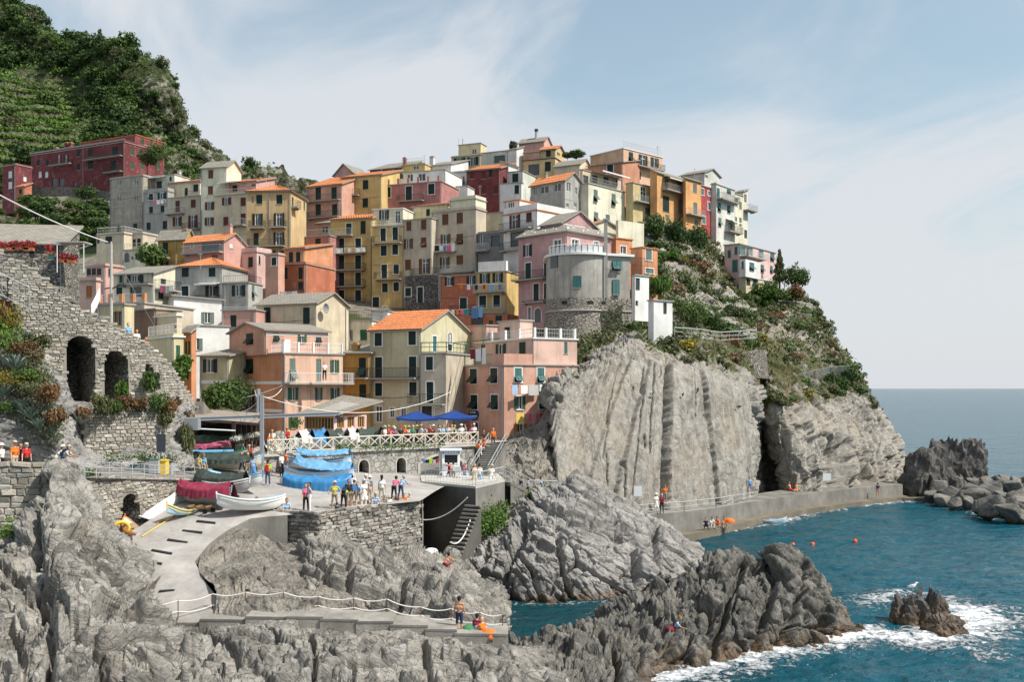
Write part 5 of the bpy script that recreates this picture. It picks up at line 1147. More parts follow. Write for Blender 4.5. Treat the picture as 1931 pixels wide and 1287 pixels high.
a=H('house','pale yellow house with a roofed terrace and railing on its top floor',(1088,1156,1450),455,780,160,42,'lyellow',('flat',.05),extra=8,sh='p');a.mat=stucco('plaster pale yellow',(.72,.68,.53));a.win('R','A',1215,552,34,92).win('R','A',1360,585,34,90).win('R','A',1218,725,34,76).win('R','S',1313,735,32,54)
roofdeck(a,None,[(-a.wL,.1),(-.1,.1),(-.1,a.wR-.1)],1.1,M_GREYRAIL)
b=H('house','',(1088,1110,1420),345,455,165,42,'cream',('flat',.05),of=a,extra=1.0);b.win('R','G',[1130,1210,1300,1370],[420],44,60);b.awn('R',1180,1400,330,2.4,paint('white awning',(.7,.7,.68),.9),.7)
a=H('house','orange house with roof railing and white-curtained windows at the top right',(1172,1440,1756),172,460,186,48,'orange',('flat',.1,M_TRIM),extra=8);a.mat=stucco('plaster peach orange',(.68,.44,.30))
a.win('L','S',1330,330,46,70,trim=M_TRIM).win('R','A',1500,240,36,76).win('R','P',1598,278,42,104).win('R','O',1692,285,32,74).win('R','O',1545,385,34,60).bal('R',1525,1740,335,1.2,M_IRON);roofdeck(a,None,[(-.2,.2),(-.2,a.wR-.2)],1.3)
b=H('house','',(1150,1432,None),285,460,181,30,'brick',('shx',.3,M_SLATE),of=a,extra=4);b.mat=stucco('plaster burnt orange',(.52,.25,.15));b.win('L','S',1332,330,48,72,trim=M_TRIM)
# ---- row at the right end
use('c5')
a=H('house','ochre box house with white glazed door and small balcony',(78,130,300),405,665,166,44,'lyellow',('flat',.1),extra=8);a.mat=stucco('plaster tan yellow',(.58,.47,.25));a.win('R','W',205,490,40,110).win('R','S',237,612,36,44,'p').bal('R',135,296,556,1.0,M_GREYRAIL)
a=H('house','bright orange house with long grey eaves and green louvred doors',(255,305,512),330,700,167,42,'orange',('shy',.8,M_SLATE),extra=8);a.mat=stucco('plaster bright orange',(.66,.345,.14))
a.win('R','D',375,415,30,104,'p').win('R','D',470,430,32,96,'p').win('R','D',370,560,48,118).win('R','D',476,580,32,110,'p').win('R','S',380,655,30,32,'p').win('R','W',478,672,28,36).bal('R',340,532,478,1.1,M_GREYRAIL).awn('R',345,505,350,1.5)
a=H('house','second bright orange house with a satellite dish on its balcony',(505,514,626),372,750,170,42,'orange',('shy',.3,M_SLATE),extra=8);a.mat=stucco('plaster bright orange',(.66,.345,.14));a.win('R','S',580,445,28,64,'p').win('R','S',583,597,28,92,'p').win('R','S',590,702,26,50,'p').bal('R',515,628,645,1.0,M_GREYRAIL)
a=H('house','narrow crimson house with white-rimmed windows',(612,622,698),425,780,176,42,'crimson',('flat',.1),trim='w',extra=8);a.win('R','S',632,470,22,50,'p').win('R','W',682,484,18,34).win('R','W',684,575,22,60).win('R','S',645,676,26,60,'p')
a=H('house','grey house with teal shutters and awnings at the end of the row',(698,736,870),415,800,178,38,'grey',('flat',.2),sh='t',extra=8);a.mat=stucco('plaster pale grey',(.58,.57,.52));a.win('R','S',750,480,22,72).win('R','A',828,468,28,26).win('R','A',758,580,24,60).win('R','A',828,595,24,54).win('R','A',762,690,22,56,'p').win('R','G',840,720,26,46).bal('R',738,868,540,1.2,M_IRON).bal('R',795,890,768,1.2,M_IRON).awn('R',805,880,665,1.4)
b=H('house','',(478,650,765),330,420,186,40,'grey',('gx',.6,M_SLATE),of=a);b.mat=stucco('plaster pale grey',(.58,.57,.52));b.win('R','W',660,358,24,24,sh='t')
a=H('house','slim cream house with a round glass balcony at the cliff end',(862,872,932),485,810,186,38,'ivory',('flat',.1),extra=10);a.win('R','S',880,545,18,60,'p').win('R','S',912,570,18,50,'p').win('R','S',912,690,18,60,'p').win('R','S',880,680,14,50,'p')
b=H('house','',(880,932,966),470,830,190,40,'ivory',('shx',.4,M_SLATE),of=a,extra=10);b.win('R','W',948,520,20,60).win('R','G',950,780,22,60).bal('R',928,990,612,1.4,M_GREYRAIL)
a=H('house','pink villa with white bay and balcony railings on the right cliff',(795,905,1168),852,1150,166,38,'lpink',('flat',.05,M_SLATE),sh='t',extra=4);a.win('L','S',830,925,24,56).win('L','S',880,900,22,56).win('R','P',955,885,60,70).win('R','A',1062,908,34,56).win('R','A',1143,918,28,52).win('R','A',1070,1028,26,50).win('R','A',1137,1035,20,50).bal('R',905,1045,955,1.6,M_WRAIL,.9,True,True)
a.win('L','D',872,1010,40,90)
b=H('house','',(905,950,1058),962,1080,162,38,'white',('open',0),of=a,extra=.2,sh='t');b.win('R','A',995,1013,36,56).win('L','S',928,1005,16,56)
c=H('house','',(900,952,1200),1088,1160,163,38,'cream',('flat',.05,M_TRIM),of=a,extra=3,sh='t');c.win('R','C',[1018,1102],1130,34,64).win('R','G',[970,1050],1130,30,50).win('R','S',1178,1140,14,50)
roofdeck(c,None,[(-.1,c.wR*.5),(-.1,c.wR-.1),(-3,c.wR-.1)],.9,M_WRAIL)
# ---- white annexes on the cliff edge
use('c4b')
a=H('house','white annex with roof cage stepping down beside the round tower',(1172,1196,1302),320,600,117,50,'white',('flat',.1),extra=1,dirt=.2);a.win('R','G',1215,388,34,92).win('R','G',1210,532,20,38);roofdeck(a,None,[(-a.wL+.1,.1),(-.1,.1),(-.1,a.wR-.1)],2.0,M_IRON)
a=H('house','tall blank white block on the cliff edge with two slit windows',(1297,1338,1480),512,905,112,55,'white',('flat',.05,M_SLABE),extra=.5,dirt=.2);a.win('R','G',1424,572,28,86).win('R','G',1415,850,14,26)
def round_tower():
 """grey drum with a flat wing, on a battered stone bastion"""
 Y0=117.0;r=3.95;cxp=W(1094,600,Y0+r);zt=W(1094,440+150/4.022,Y0).z;zb=W(1094,440+480/4.022,Y0).z;ze=W(1094,440+880/4.022,Y0).z-3
 c=Vector((cxp.x,Y0+r+1.2,zb))
 root=empty('round_tower',c,0,'round grey plastered tower house on a flared stone bastion','house','houses stacked up the hillside')
 wing=[(r*math.cos(R(-38))+2.9,r*math.sin(R(-38))+.9),(r*math.cos(R(-38))+3.2,5.0)]
 foot=[(r*math.cos(R(k)),r*math.sin(R(k)))for k in range(180,323,6)]+wing+[(-r,5.0)]
 m=MB();M=stucco('plaster tower grey',(.40,.375,.335),.9);m.prism(foot,0,zt-zb,M);m.build('wall',root)
 b2=NB('bastion rubble');p=b2.obj();v=b2.n('ShaderNodeTexVoronoi');b2.l(b2.map(p,(2.2,2.2,4.2)),v.inputs['Vector']);v.inputs['Scale'].default_value=1.0
 n=b2.noise(b2.pos(),.8,5);ve=b2.n('ShaderNodeTexVoronoi',feature='DISTANCE_TO_EDGE');b2.l(b2.map(p,(2.2,2.2,4.2)),ve.inputs['Vector']);ve.inputs['Scale'].default_value=1.0
 cc=b2.mix(b2.ramp(v.outputs['Distance'],[(0,0.0),(.6,1.0)]),(.48,.44,.38),(.27,.245,.21));cc=b2.mix(b2.ramp(ve.outputs[0],[(0.02,1.0),(.09,0.0)]),cc,(.13,.12,.10))
 b2.col(b2.mix(b2.ramp(n,[(.45,0.0),(.65,1.0)]),cc,(.34,.31,.26))).rough(.95);b2.bump(b2.ramp(ve.outputs[0],[(0.0,0.0),(.15,1.0)]),1,.12)
 rows=[]
 for z,f in((zt-zb,1),(0,1.0),(0,1.02),(-1.2,1.03),(ze-zb,1.22)):rows.append([(x*f,y*f if y<4 else y,z)for x,y in foot])
 m=MB();m.grid(np.array([[*q,q[0]]for q in rows[2:]]),b2.m,True);m.build('bastion',root,smooth=False)
 m=MB();pts=[(x*1.05,y*1.05,-1.55)for x,y in foot[:-1]];m.tube(pts,.14,M_SLABE,6);m.build('string_course',root)
 m=MB();m.prism([(x*1.09,y*1.09 if y<4 else y)for x,y in foot],zt-zb,zt-zb+.28,M_TRIM);m.build('cornice',root)
 glassr=paint('frosted glass',(.60,.64,.64),.3);z=zt-zb+.28
 arc=[(r*1.02*math.cos(R(k)),r*1.02*math.sin(R(k)),z)for k in range(200,330,10)]
 m=MB();
 for q,t in zip(arc[:-1],arc[1:]):m.face([q,t,(t[0],t[1],z+.75),(q[0],q[1],z+.75)],glassr)
 railing_mb(m,arc,.95,M_WRAIL,1.2,.025);m.build('balustrade',root)
 def on(angle,px,py,kind,w,h,sh):
  x,y=r*math.cos(R(angle)),r*math.sin(R(angle));Mx=Matrix.Translation((x,y,0))@Matrix.Rotation(R(angle+90),4,'Z')
  yy=c.y+y;zz=EYE-(ty(py)-HY)/S*yy-zb
  add_window(root,Mx@Matrix.Translation((0,0,zz-h/2)),kind,w,h,sh,None,None,.17)
 on(215,0,215,'G',1.4,1.6,'g');on(262,0,370,'S',1.0,1.45,'t');on(318,0,225,'S',.8,1.2,'t');on(316,0,385,'S',.55,1.3,'t')
 ang=math.degrees(math.atan2(wing[0][1]-foot[23][1],wing[0][0]-foot[23][0]))
 for px_,py_,k,w,h in((.45,245,'A',1.2,1.25),(.42,410,'S',.9,1.8)):
  q=Vector(foot[23]).lerp(Vector(wing[0]),px_);Mx=Matrix.Translation((q.x,q.y,0))@Matrix.Rotation(R(ang),4,'Z')
  zz=EYE-(ty(py_)-HY)/S*(c.y+q.y)-zb
  add_window(root,Mx@Matrix.Translation((0,0,zz-h/2)),k,w,h,'t',None,None,.17)
 m=MB();q=foot[22];m.tube([(q[0]*1.03,q[1]*1.03,-.3),(q[0]*1.03,q[1]*1.03,zt-zb+.1)],.09,M_PIPE,8);m.build('drainpipe',root)
 m=MB();m.box(q[0]+.1,q[0]+.5,q[1]-.15,q[1]+.25,0,zt-zb+4.2,M);m.box(q[0],q[0]+.6,q[1]-.25,q[1]+.35,zt-zb+4.2,zt-zb+4.4,M_SLABE);m.build('chimney',root)
 for k,ang in enumerate((240,285,312)):
  x,y=r*1.03*math.cos(R(ang)),r*1.03*math.sin(R(ang));Mx=Matrix.Translation((x,y,-.75))@Matrix.Rotation(R(ang+90),4,'Z');o=MB().box(-.35,.35,-.03,.1,0,.35,M_DARK).build('vent');place(o,root,Mx)
round_tower()
for h in HOUSES:h.finish()
# ================================================================ stone walls, quays, fences
def stonemat(name,lo,hi,warm=.3):
 b=NB(name);g=b.n('ShaderNodeNewGeometry');r=b.math('FRACT',b.math('ADD',b.rand(),g.outputs['Random Per Island']))
 c=b.ramp(r,[(0.0,lo),(.45,tuple((x+y)/2 for x,y in zip(lo,hi))),(.8,hi),(1.0,tuple(min(.75,x*1.18)for x in hi))])
 r2=b.math('FRACT',b.math('MULTIPLY',r,7.31));c=b.mix(b.math('MULTIPLY',b.ramp(r2,[(.6,0.0),(.9,1.0)]),warm),c,(hi[0],hi[1]*.86,hi[2]*.66))
 n=b.noise(b.pos(),4.0,6,.7);c=b.mix(b.math('MULTIPLY',b.ramp(n,[(.45,0.0),(.7,1.0)]),.6),c,tuple(x*.8 for x in lo))
 b.col(c).rough(.93);b.bump(b.math('ADD',n,b.noise(b.pos(),14,3)),.8,.05);return b.m
M_ST1=stonemat('wall stone pale',(.27,.25,.215),(.44,.41,.355))
M_ST2=stonemat('wall stone grey',(.16,.15,.135),(.38,.355,.32))
M_ST3=stonemat('wall stone dark',(.10,.095,.085),(.33,.31,.28))
def stone_protos(mat,n=8):
 out=[]
 for k in range(n):
  m=MB();j=lambda a:rng.uniform(-a,a);g=rng.uniform(.10,.17)
  bk=[(sx*.5+j(.03),.6,sz*.5+j(.03))for sx,sz in((-1,-1),(1,-1),(1,1),(-1,1))]
  md=[(sx*.5+j(.045),.18,sz*.5+j(.06))for sx,sz in((-1,-1),(1,-1),(1,1),(-1,1))]
  fr=[(x*(1-g*1.3)+j(.03),-.16+j(.14),z*(1-g*1.7)+j(.03))for(x,y,z)in md]
  b=len(m.v);m.v+=bk+md+fr;i=m.mi(mat)
  for q in range(4):
   r=(q+1)%4
   for o in(0,4):m.f.append((b+o+q,b+o+r,b+o+4+r,b+o+4+q));m.m.append(i)
  m.f+=[(b+8,b+9,b+10),(b+8,b+10,b+11)];m.m+=[i,i]
  out.append(m.mesh('stone'))
 return out
class Wall:
 """upright wall along a plan line; pts: (px, Y), bottoms and tops as (px, py) lines"""
 def __init__(s,name,label,pts,bot,top,mat,thick=1.2,batter=.06,cat='wall',group=None,du=.12):
  f=[]
  for(a,ya),(b,yb)in zip(pts[:-1],pts[1:]):
   n=max(1,int(abs(b-a)/3))
   A,B=Vector(((a-CX)/S*ya,ya)),Vector(((b-CX)/S*yb,yb))
   f+=[A.lerp(B,k/n)for k in range(n)]
  f.append(Vector(((pts[-1][0]-CX)/S*pts[-1][1],pts[-1][1])))
  s.pl=np.array([tuple(v)for v in f]);s.L=np.concatenate([[0],np.cumsum(np.linalg.norm(np.diff(s.pl,axis=0),axis=1))])
  s.px=s.pl[:,0]/s.pl[:,1]*S+CX
  def zz(line):
   py=np.interp(s.px,[p[0]for p in line],[p[1]for p in line])if not isinstance(line,(int,float))else None
   return np.full(len(s.px),float(line))if py is None else EYE-(py-HY)/S*s.pl[:,1]
  s.zb,s.zt=zz(bot),zz(top);s.holes=[];s.mat=mat;s.th=thick;s.bat=batter
  s.o=Vector((s.pl[0][0],s.pl[0][1],float(s.zb.min())))
  s.root=empty(name,s.o,0,label,cat,group);s.du=du
 def u_of(s,px):return float(np.interp(px,s.px,s.L))
 def P(s,u,z,out=0.0):
  x=np.interp(u,s.L,s.pl[:,0]);y=np.interp(u,s.L,s.pl[:,1]);i=min(max(np.searchsorted(s.L,u),1),len(s.L)-1)
  d=s.pl[i]-s.pl[i-1];d=d/(np.linalg.norm(d)+1e-9);n=np.array([d[1],-d[0]])
  if n[1]>0 and abs(n[1])>.05:n=-n
  lean=(z-s.o.z)*s.bat-out
  return Vector((x-n[0]*lean,y-n[1]*lean,z))-s.o,d,n
 def arch(s,px0,px1,pytop,pybot,depth=1.3,seg=False,back=None,surround=None):
  u0,u1=s.u_of(px0),s.u_of(px1);Y=float(np.interp((u0+u1)/2,s.L,s.pl[:,1]));w=u1-u0
  zt,zb=EYE-(pytop-HY)/S*Y,EYE-(pybot-HY)/S*Y
  rise=w/2 if seg is False else w*seg
  s.holes.append((u0,u1,zb,zt,rise));n=12
  R_=(w*w/4+rise*rise)/(2*rise);cz=zt-R_
  arc=[]
  for k in range(n+1):
   u=u0+w*k/n;arc.append((u,cz+math.sqrt(max(0,R_*R_-(u-(u0+u1)/2)**2))))
  out=[(u0,zb)]+arc+[(u1,zb)]
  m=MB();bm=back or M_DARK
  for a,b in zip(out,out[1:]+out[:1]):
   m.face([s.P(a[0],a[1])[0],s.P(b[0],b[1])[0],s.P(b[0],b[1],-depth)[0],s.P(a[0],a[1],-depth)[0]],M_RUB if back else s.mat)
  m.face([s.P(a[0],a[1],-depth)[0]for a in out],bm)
  m.build('arch_recess',s.root)
  if surround:
   m=MB()
   cu=(u0+u1)/2;mid=(zb+zt)/2
   big=[(cu+(u-cu)*1.22,mid+(z-mid)*1.12)for u,z in out]
   for(a,b,c,d)in zip(out,out[1:],big[1:],big):
    m.face([s.P(*a,.06)[0],s.P(*b,.06)[0],s.P(*c,.06)[0],s.P(*d,.06)[0]],surround)
    m.face([s.P(*d,.06)[0],s.P(*c,.06)[0],s.P(*c,-.01)[0],s.P(*d,-.01)[0]],surround)
   m.build('arch_surround',s.root)
  return s
 def inhole(s,u,z,pad=0.0):
  for u0,u1,zb,zt,r in s.holes:
   if u0-pad<u<u1+pad and zb-pad<z<zt+pad:
    w=u1-u0;R_=(w*w/4+r*r)/(2*r);c=zt-R_
    if z<c+math.sqrt(max(0,R_*R_-(u-(u0+u1)/2)**2))+pad:return True
  return False
 def body(s):
  m=MB();n=max(2,int(s.L[-1]/s.du));us=np.linspace(0,s.L[-1],n+1)
  for a,b in zip(us[:-1],us[1:]):
   c=(a+b)/2;zb,zt=float(np.interp(c,s.L,s.zb)),float(np.interp(c,s.L,s.zt));iv=[(zb,zt)]
   za,zc=float(np.interp(a,s.L,s.zt)),float(np.interp(b,s.L,s.zt))
   for u0,u1,hb,ht,r in s.holes:
    if u0<c<u1:
     w=u1-u0;R_=(w*w/4+r*r)/(2*r);top=ht-R_+math.sqrt(max(0,R_*R_-(c-(u0+u1)/2)**2));nv=[]
     for p,q in iv:
      if hb>p:nv.append((p,min(q,hb)))
      if top<q:nv.append((max(p,top),q))
     iv=[(p,q)for p,q in nv if q-p>1e-4]
   for p,q in iv:
    if q>=zt-1e-4:m.face([s.P(a,p)[0],s.P(b,p)[0],s.P(b,zc)[0],s.P(a,za)[0]],s.mat)
    else:m.face([s.P(a,p)[0],s.P(b,p)[0],s.P(b,q)[0],s.P(a,q)[0]],s.mat)
   m.face([s.P(a,za)[0],s.P(b,zc)[0],s.P(b,zc,-s.th)[0],s.P(a,za,-s.th)[0]],s.mat)
   if not any(u0-.1<c<u1+.1 for u0,u1,*_ in s.holes):m.face([s.P(a,zb,-s.th)[0],s.P(a,za,-s.th)[0],s.P(b,zc,-s.th)[0],s.P(b,zb,-s.th)[0]],s.mat)
  for u,zi in((0,0),(s.L[-1],-1)):
   m.face([s.P(u,s.zb[zi])[0],s.P(u,s.zt[zi])[0],s.P(u,s.zt[zi],-s.th)[0],s.P(u,s.zb[zi],-s.th)[0]],s.mat)
  m.build('wall_core',s.root);return s
 def stones(s,w,h,protos,proud=.07,limit=300,jit=.35,cap=None,uv=None):
  z=float(s.zb.min())+.02;items=[]
  u_lo,u_hi=uv or(0,s.L[-1])
  while z<s.zt.max():
   hh=h*rng.uniform(.65,1.35);u=u_lo+rng.uniform(-w,0)
   while u<u_hi:
    ww=w*rng.uniform(.5,1.65);c=u+ww/2;zc=z+hh/2+rng.uniform(-.1,.1)*h
    if u_lo<c<u_hi and np.interp(c,s.L,s.zb)-.1<zc<np.interp(c,s.L,s.zt)-hh*.45 and not s.inhole(c,zc,min(ww,hh)*.45):
     items.append((c,zc,ww,hh))
    u+=ww
   z+=hh
  if cap:
   u=u_lo
   while u<u_hi:
    ww=cap*rng.uniform(.6,1.4);c=u+ww/2;items.append((min(c,u_hi),float(np.interp(c,s.L,s.zt))+.02,ww,h*1.0));u+=ww
  items.sort(key=lambda q:-q[2]*q[3]/(q[0]*0+1))
  m=MB();sv,sf,nb=[],[],0
  for k,(u,z,ww,hh)in enumerate(items):
   p,d,n=s.P(u,z,proud*rng.uniform(.2,1.2))
   ang=math.atan2(d[1],d[0])
   if(Matrix.Rotation(ang,3,'Z')@Vector((0,-1,0))).dot(Vector((n[0],n[1],0)))<0:ang+=math.pi
   me=rng.choice(protos);rx=R(rng.uniform(-7,7));ry=R(rng.uniform(-6,6))
   sc=(ww*.97,.30,hh*.94)
   if k<limit:link('stone',me,s.root,p,(rx,ry,ang),sc)
   else:
    M=Matrix.Translation(p)@Matrix.Rotation(ang,4,'Z')@Matrix.Rotation(ry,4,'Y')@Matrix.Diagonal((*sc,1))
    A=np.array(M);co=np.array([v.co for v in me.vertices]);sv.append(co@A[:3,:3].T+A[:3,3])
    sf+=[[nb+i for i in f.vertices]for f in me.polygons];nb+=len(co)
  if sv:
   me=bpy.data.meshes.new('stones');me.from_pydata(np.concatenate(sv).tolist(),[],sf);me.materials.append(protos[0].materials[0]);me.update()
   o=link('stones',me,s.root);o['kind']='stuff'
  return s
PR1,PR2,PR3=stone_protos(M_ST1),stone_protos(M_ST2),stone_protos(M_ST3)
M_RUBD=rubblemat('shaded rubble',2.6,(.11,.10,.09),(.26,.24,.21))  # darker copy of the rubble: the arches' shade put into the colour
# ---- great arched retaining wall on the left
aw=Wall('arched_wall','great stone retaining wall with tall arches curving down beside the ramp',[(-90,64.5),(20,66.5),(128,68.6),(200,70.2),(275,73),(330,77),(368,81.5),(394,86)],[(-90,800),(120,800),(330,790),(394,800)],[(-90,430),(0,470),(60,502),(100,535),(140,574),(165,588),(200,599),(240,626),(275,645),(300,662),(330,693),(350,727),(372,764),(392,784)],M_MORTAR,.6,.05)
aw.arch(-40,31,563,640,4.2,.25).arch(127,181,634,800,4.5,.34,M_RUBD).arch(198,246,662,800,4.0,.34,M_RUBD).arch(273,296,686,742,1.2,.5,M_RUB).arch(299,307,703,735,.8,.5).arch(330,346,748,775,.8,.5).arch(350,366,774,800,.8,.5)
aw.body().stones(.38,.20,PR1,.03,300,cap=.6)
wn=Wall('stone_wall','squared masonry wall below the tall arches with agaves at its end',[(160,66.6),(322,70.4)],[(160,880),(322,872)],[(160,783),(230,776),(322,774)],M_MORTAR,1.6,.05)
wn.body().stones(.38,.22,PR1,.035,300)
wp=Wall('stone_wall','rough dry stone wall under the walkers at the left edge',[(-60,53.6),(60,54.4),(116,55)],[(-60,1035),(116,1025)],[(-60,879),(60,878),(116,880)],M_MORTAR,1.0,.08)
wp.body().stones(.62,.30,PR1,.10,300,cap=.8)
wr=Wall('stone_wall','ramp-side stone wall with an arched niche behind the white leaning hull',[(172,57),(262,60.6),(376,67.2)],[(172,1030),(262,1022),(300,1000),(376,945)],[(172,903),(262,904),(376,908)],M_MORTAR,1.2,.05)
wr.arch(231,266,932,1030,1.3,False,M_RUB);wr.body().stones(.40,.22,PR1,.05,300,cap=.7)
# ---- quay wall with the lookers-on
wq=Wall('quay_wall','curved dry stone quay wall with a shaded left face and sunlit right face',[(438,64.5),(465,63.2),(520,61.4),(595,60.2),(604,60.4),(700,64),(796,68.4)],[(438,1010),(500,1060),(595,1065),(700,1075),(796,1080)],[(438,985),(462,962),(595,970),(700,957),(796,946)],M_MORTAR,1.0,.05)
wq.body().stones(.46,.19,PR2,.14,300,cap=.7)
m=MB();a,b_=W(796,946,68.4),W(800,915,82)
m.face([a,b_,b_-Vector((0,0,6)),a-Vector((0,0,6))],M_MORTAR);o=m.build('quay_end',wq.root);o.matrix_basis=Matrix.Translation(-wq.root.location)
# ---- terrace wall
b=NB('terrace wall stone');p=b.map(b.pos(),(1.7,1.7,2.2));e=b.n('ShaderNodeTexVoronoi',feature='DISTANCE_TO_EDGE');b.l(p,e.inputs['Vector']);e.inputs['Scale'].default_value=1
v=b.n('ShaderNodeTexVoronoi');b.l(p,v.inputs['Vector']);v.inputs['Scale'].default_value=1;sp=b.n('ShaderNodeSeparateColor');b.l(v.outputs['Color'],sp.inputs[0])
c=b.mix(sp.outputs[0],(.27,.255,.23),(.40,.385,.35));c=b.mix(b.ramp(e.outputs[0],[(.015,1.0),(.05,0.0)]),c,(.20,.185,.165))
st=b.noise(b.map(b.pos(),(1.3,1.3,.14)),1,6,.65);zz=b.z();mr_=b.n('ShaderNodeMapRange');mr_.inputs['From Min'].default_value=7.2;mr_.inputs['From Max'].default_value=9.7;b.l(zz,mr_.inputs[0])
c=b.mix(b.math('MULTIPLY',b.ramp(st,[(.45,0.0),(.62,1.0)]),b.math('ADD',.25,b.math('MULTIPLY',mr_.outputs[0],.5))),c,(.12,.115,.105));c=b.mix(b.math('MULTIPLY',b.ramp(b.noise(b.pos(),.9,5),[(.55,0.0),(.7,1.0)]),.5),c,(.50,.48,.45))
b.col(c).rough(.93);b.bump(b.ramp(e.outputs[0],[(0,0.0),(.08,1.0)]),.8,.06);M_TERR=b.m
wt=Wall('terrace_wall','tall stained terrace wall with two arched niches and wide boat arches',[(486,75.4),(505,75.8),(560,77.6),(640,80.6),(770,85),(905,90)],[(486,925),(905,935)],[(486,pyz(9.7,75.4)),(505,pyz(TZ-.06,75.8)),(560,pyz(TZ-.06,77.6)),(640,pyz(TZ-.06,80.6)),(770,pyz(TZ-.06,85)),(905,pyz(TZ-.06,90))],M_TERR,2.2,.02)
wt.arch(562,646,868,940,2.1,.2).arch(677,696,868,899,1.0,False,None,M_CONCL).arch(748,766,864,893,1.0,False,None,M_CONCL).arch(797,872,859,915,2.0,.17,M_CONC,M_CONCL)
wt.body()
m=MB()
for u0,u1 in zip(np.linspace(0,wt.L[-1],40)[:-1],np.linspace(0,wt.L[-1],40)[1:]):
 z=TZ-.06
 q=[wt.P(u0,z,.22)[0],wt.P(u1,z,.22)[0],wt.P(u1,z,-.3)[0],wt.P(u0,z,-.3)[0]];t=Vector((0,0,.1));m.face([p+t for p in q],M_CONCL);m.face([q[0]-t,q[1]-t,q[1]+t,q[0]+t],M_CONCL);m.face([p-t for p in q][::-1],M_CONCL)
m.build('coping',wt.root)
M_CREAMW=paint('cream painted wood',(.66,.61,.52),.7,.25)
ft=empty('timber_fence',Wz(505,75.8,TZ),0,'cream timber fence of crossed panels along the upper terrace edge','fence')
fpx=[506,519,534,548,562,584,606,629,652,674,696,717,738,759,781,802,823,844,865,883,902]
fp=[]
for q in fpx:
 u=wt.u_of(q);p=wt.P(u,TZ+.04,.06)[0]+wt.root.location-ft.location;fp.append(p)
def barpart(name,a,b,t,mat,root):
 a,b=Vector(a),Vector(b);d=b-a;L=d.length
 me=cached(('bar',round(L,1),t,mat.name),lambda:MB().box(-t/2,t/2,-t/2,t/2,0,1,mat).mesh(name))
 o=link(name,me,root,a);o.rotation_euler=d.to_track_quat('Z','Y').to_euler();o.scale=(1,1,L);return o
up=Vector((0,0,1))
for k,p in enumerate(fp):
 barpart('post',p-up*.1,p+up*1.12,.11,M_CREAMW,ft)
 if k+1<len(fp):
  q=fp[k+1]
  barpart('rail',p+up*1.06,q+up*1.06,.09,M_CREAMW,ft);barpart('rail',p+up*.14,q+up*.14,.07,M_CREAMW,ft)
  barpart('cross_bar',p+up*.16,q+up*1.02,.055,M_CREAMW,ft);barpart('cross_bar',p+up*1.02,q+up*.16,.055,M_CREAMW,ft)
# ---- landing platform in front of the kiosk
lp=empty('landing_platform',Wz(897,75,3),0,'concrete landing block with a dark seaward face and a sunlit end','platform')
M_DKCONC=concrete('stained shaded concrete',(.125,.117,.105),.9)  # stain plus the shade of the left face, put into the colour
def landing():
 zt=7.45;A=Wz(795,78.5,zt);B=Wz(897,74.5,zt);Cc=Wz(952,80,zt);D=Wz(930,90,zt);E=Wz(790,90,zt)
 m=MB();f=[]
 lo=lambda p,z=1.0:Vector((p.x,p.y,z))
 r=lp.location
 def F(pts,mat):m.face([p-r for p in pts],mat)
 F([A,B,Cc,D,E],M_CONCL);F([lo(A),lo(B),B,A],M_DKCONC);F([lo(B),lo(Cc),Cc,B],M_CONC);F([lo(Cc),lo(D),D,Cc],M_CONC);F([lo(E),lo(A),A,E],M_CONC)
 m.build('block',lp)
 m=MB();t=Vector((0,0,.16));dB=Vector((0,-.06,0))
 for p,q in((A,B),(B,Cc)):m.face([p-r+dB-t,q-r+dB-t,q-r+dB+t*.1,p-r+dB+t*.1],M_CONCL);m.face([p-r+dB+t*.1,q-r+dB+t*.1,q-r+t*.1,p-r+t*.1],M_CONCL)
 m.build('coping',lp)
 m=MB();
 railing_mb(m,[A-r+Vector((.3,.2,0)),B-r+Vector((0,.2,0))],1.0,M_GREYRAIL,.35,.014,True);railing_mb(m,[B-r+Vector((0,.2,0)),Cc-r+Vector((-.1,.3,0))],1.0,M_GREYRAIL,1.2,.02,True);m.build('railing',lp)
landing()
def flight(name,label,a,b,n,w,mat,slab=.25,rail=None,dark=None):
 a,b=Vector(a),Vector(b);t=empty(name,a,0,label,'steps');d=b-a;h=Vector((d.x,d.y,0)).normalized();sd=Vector((-h.y,h.x,0))
 run=Vector((d.x,d.y,0)).length/n;ang=math.atan2(h.y,h.x)
 for k in range(n):
  p=d*(k/n);me=cached(('step',n,round(w,2),mat.name,round(run,2)),lambda:MB().box(0,run*1.02,-w/2,w/2,-slab,0,mat).mesh('step'))
  link('step',me,t,p+Vector((0,0,d.z/n)),(0,0,ang))
 if dark:
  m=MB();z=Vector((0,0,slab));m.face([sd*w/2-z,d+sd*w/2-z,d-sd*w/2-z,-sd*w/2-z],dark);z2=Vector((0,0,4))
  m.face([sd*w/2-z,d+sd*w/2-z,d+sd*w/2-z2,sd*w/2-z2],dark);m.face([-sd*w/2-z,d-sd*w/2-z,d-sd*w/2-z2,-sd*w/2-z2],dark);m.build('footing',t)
 if rail:
  for s in((-1,)if rail==1 else(-1,1)):
   m=MB();pts=[d*(k/4)+sd*s*w/2 for k in range(5)]
   for p in pts:m.bar(p,p+up*.95,.025,M_GREYRAIL)
   m.tube([p+up*.95 for p in pts],.03,M_GREYRAIL,5);m.tube([p+up*.5 for p in pts],.022,M_GREYRAIL,5);m.build('handrail',t)
 return t
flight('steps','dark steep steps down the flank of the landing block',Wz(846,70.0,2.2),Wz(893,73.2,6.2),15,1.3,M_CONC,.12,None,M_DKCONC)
flight('steps','stone stair with handrails climbing from the landing to the terrace',Wz(903,83.5,7.4),Wz(938,90,9.8),14,1.6,M_CONC,.3,2,M_CONC)
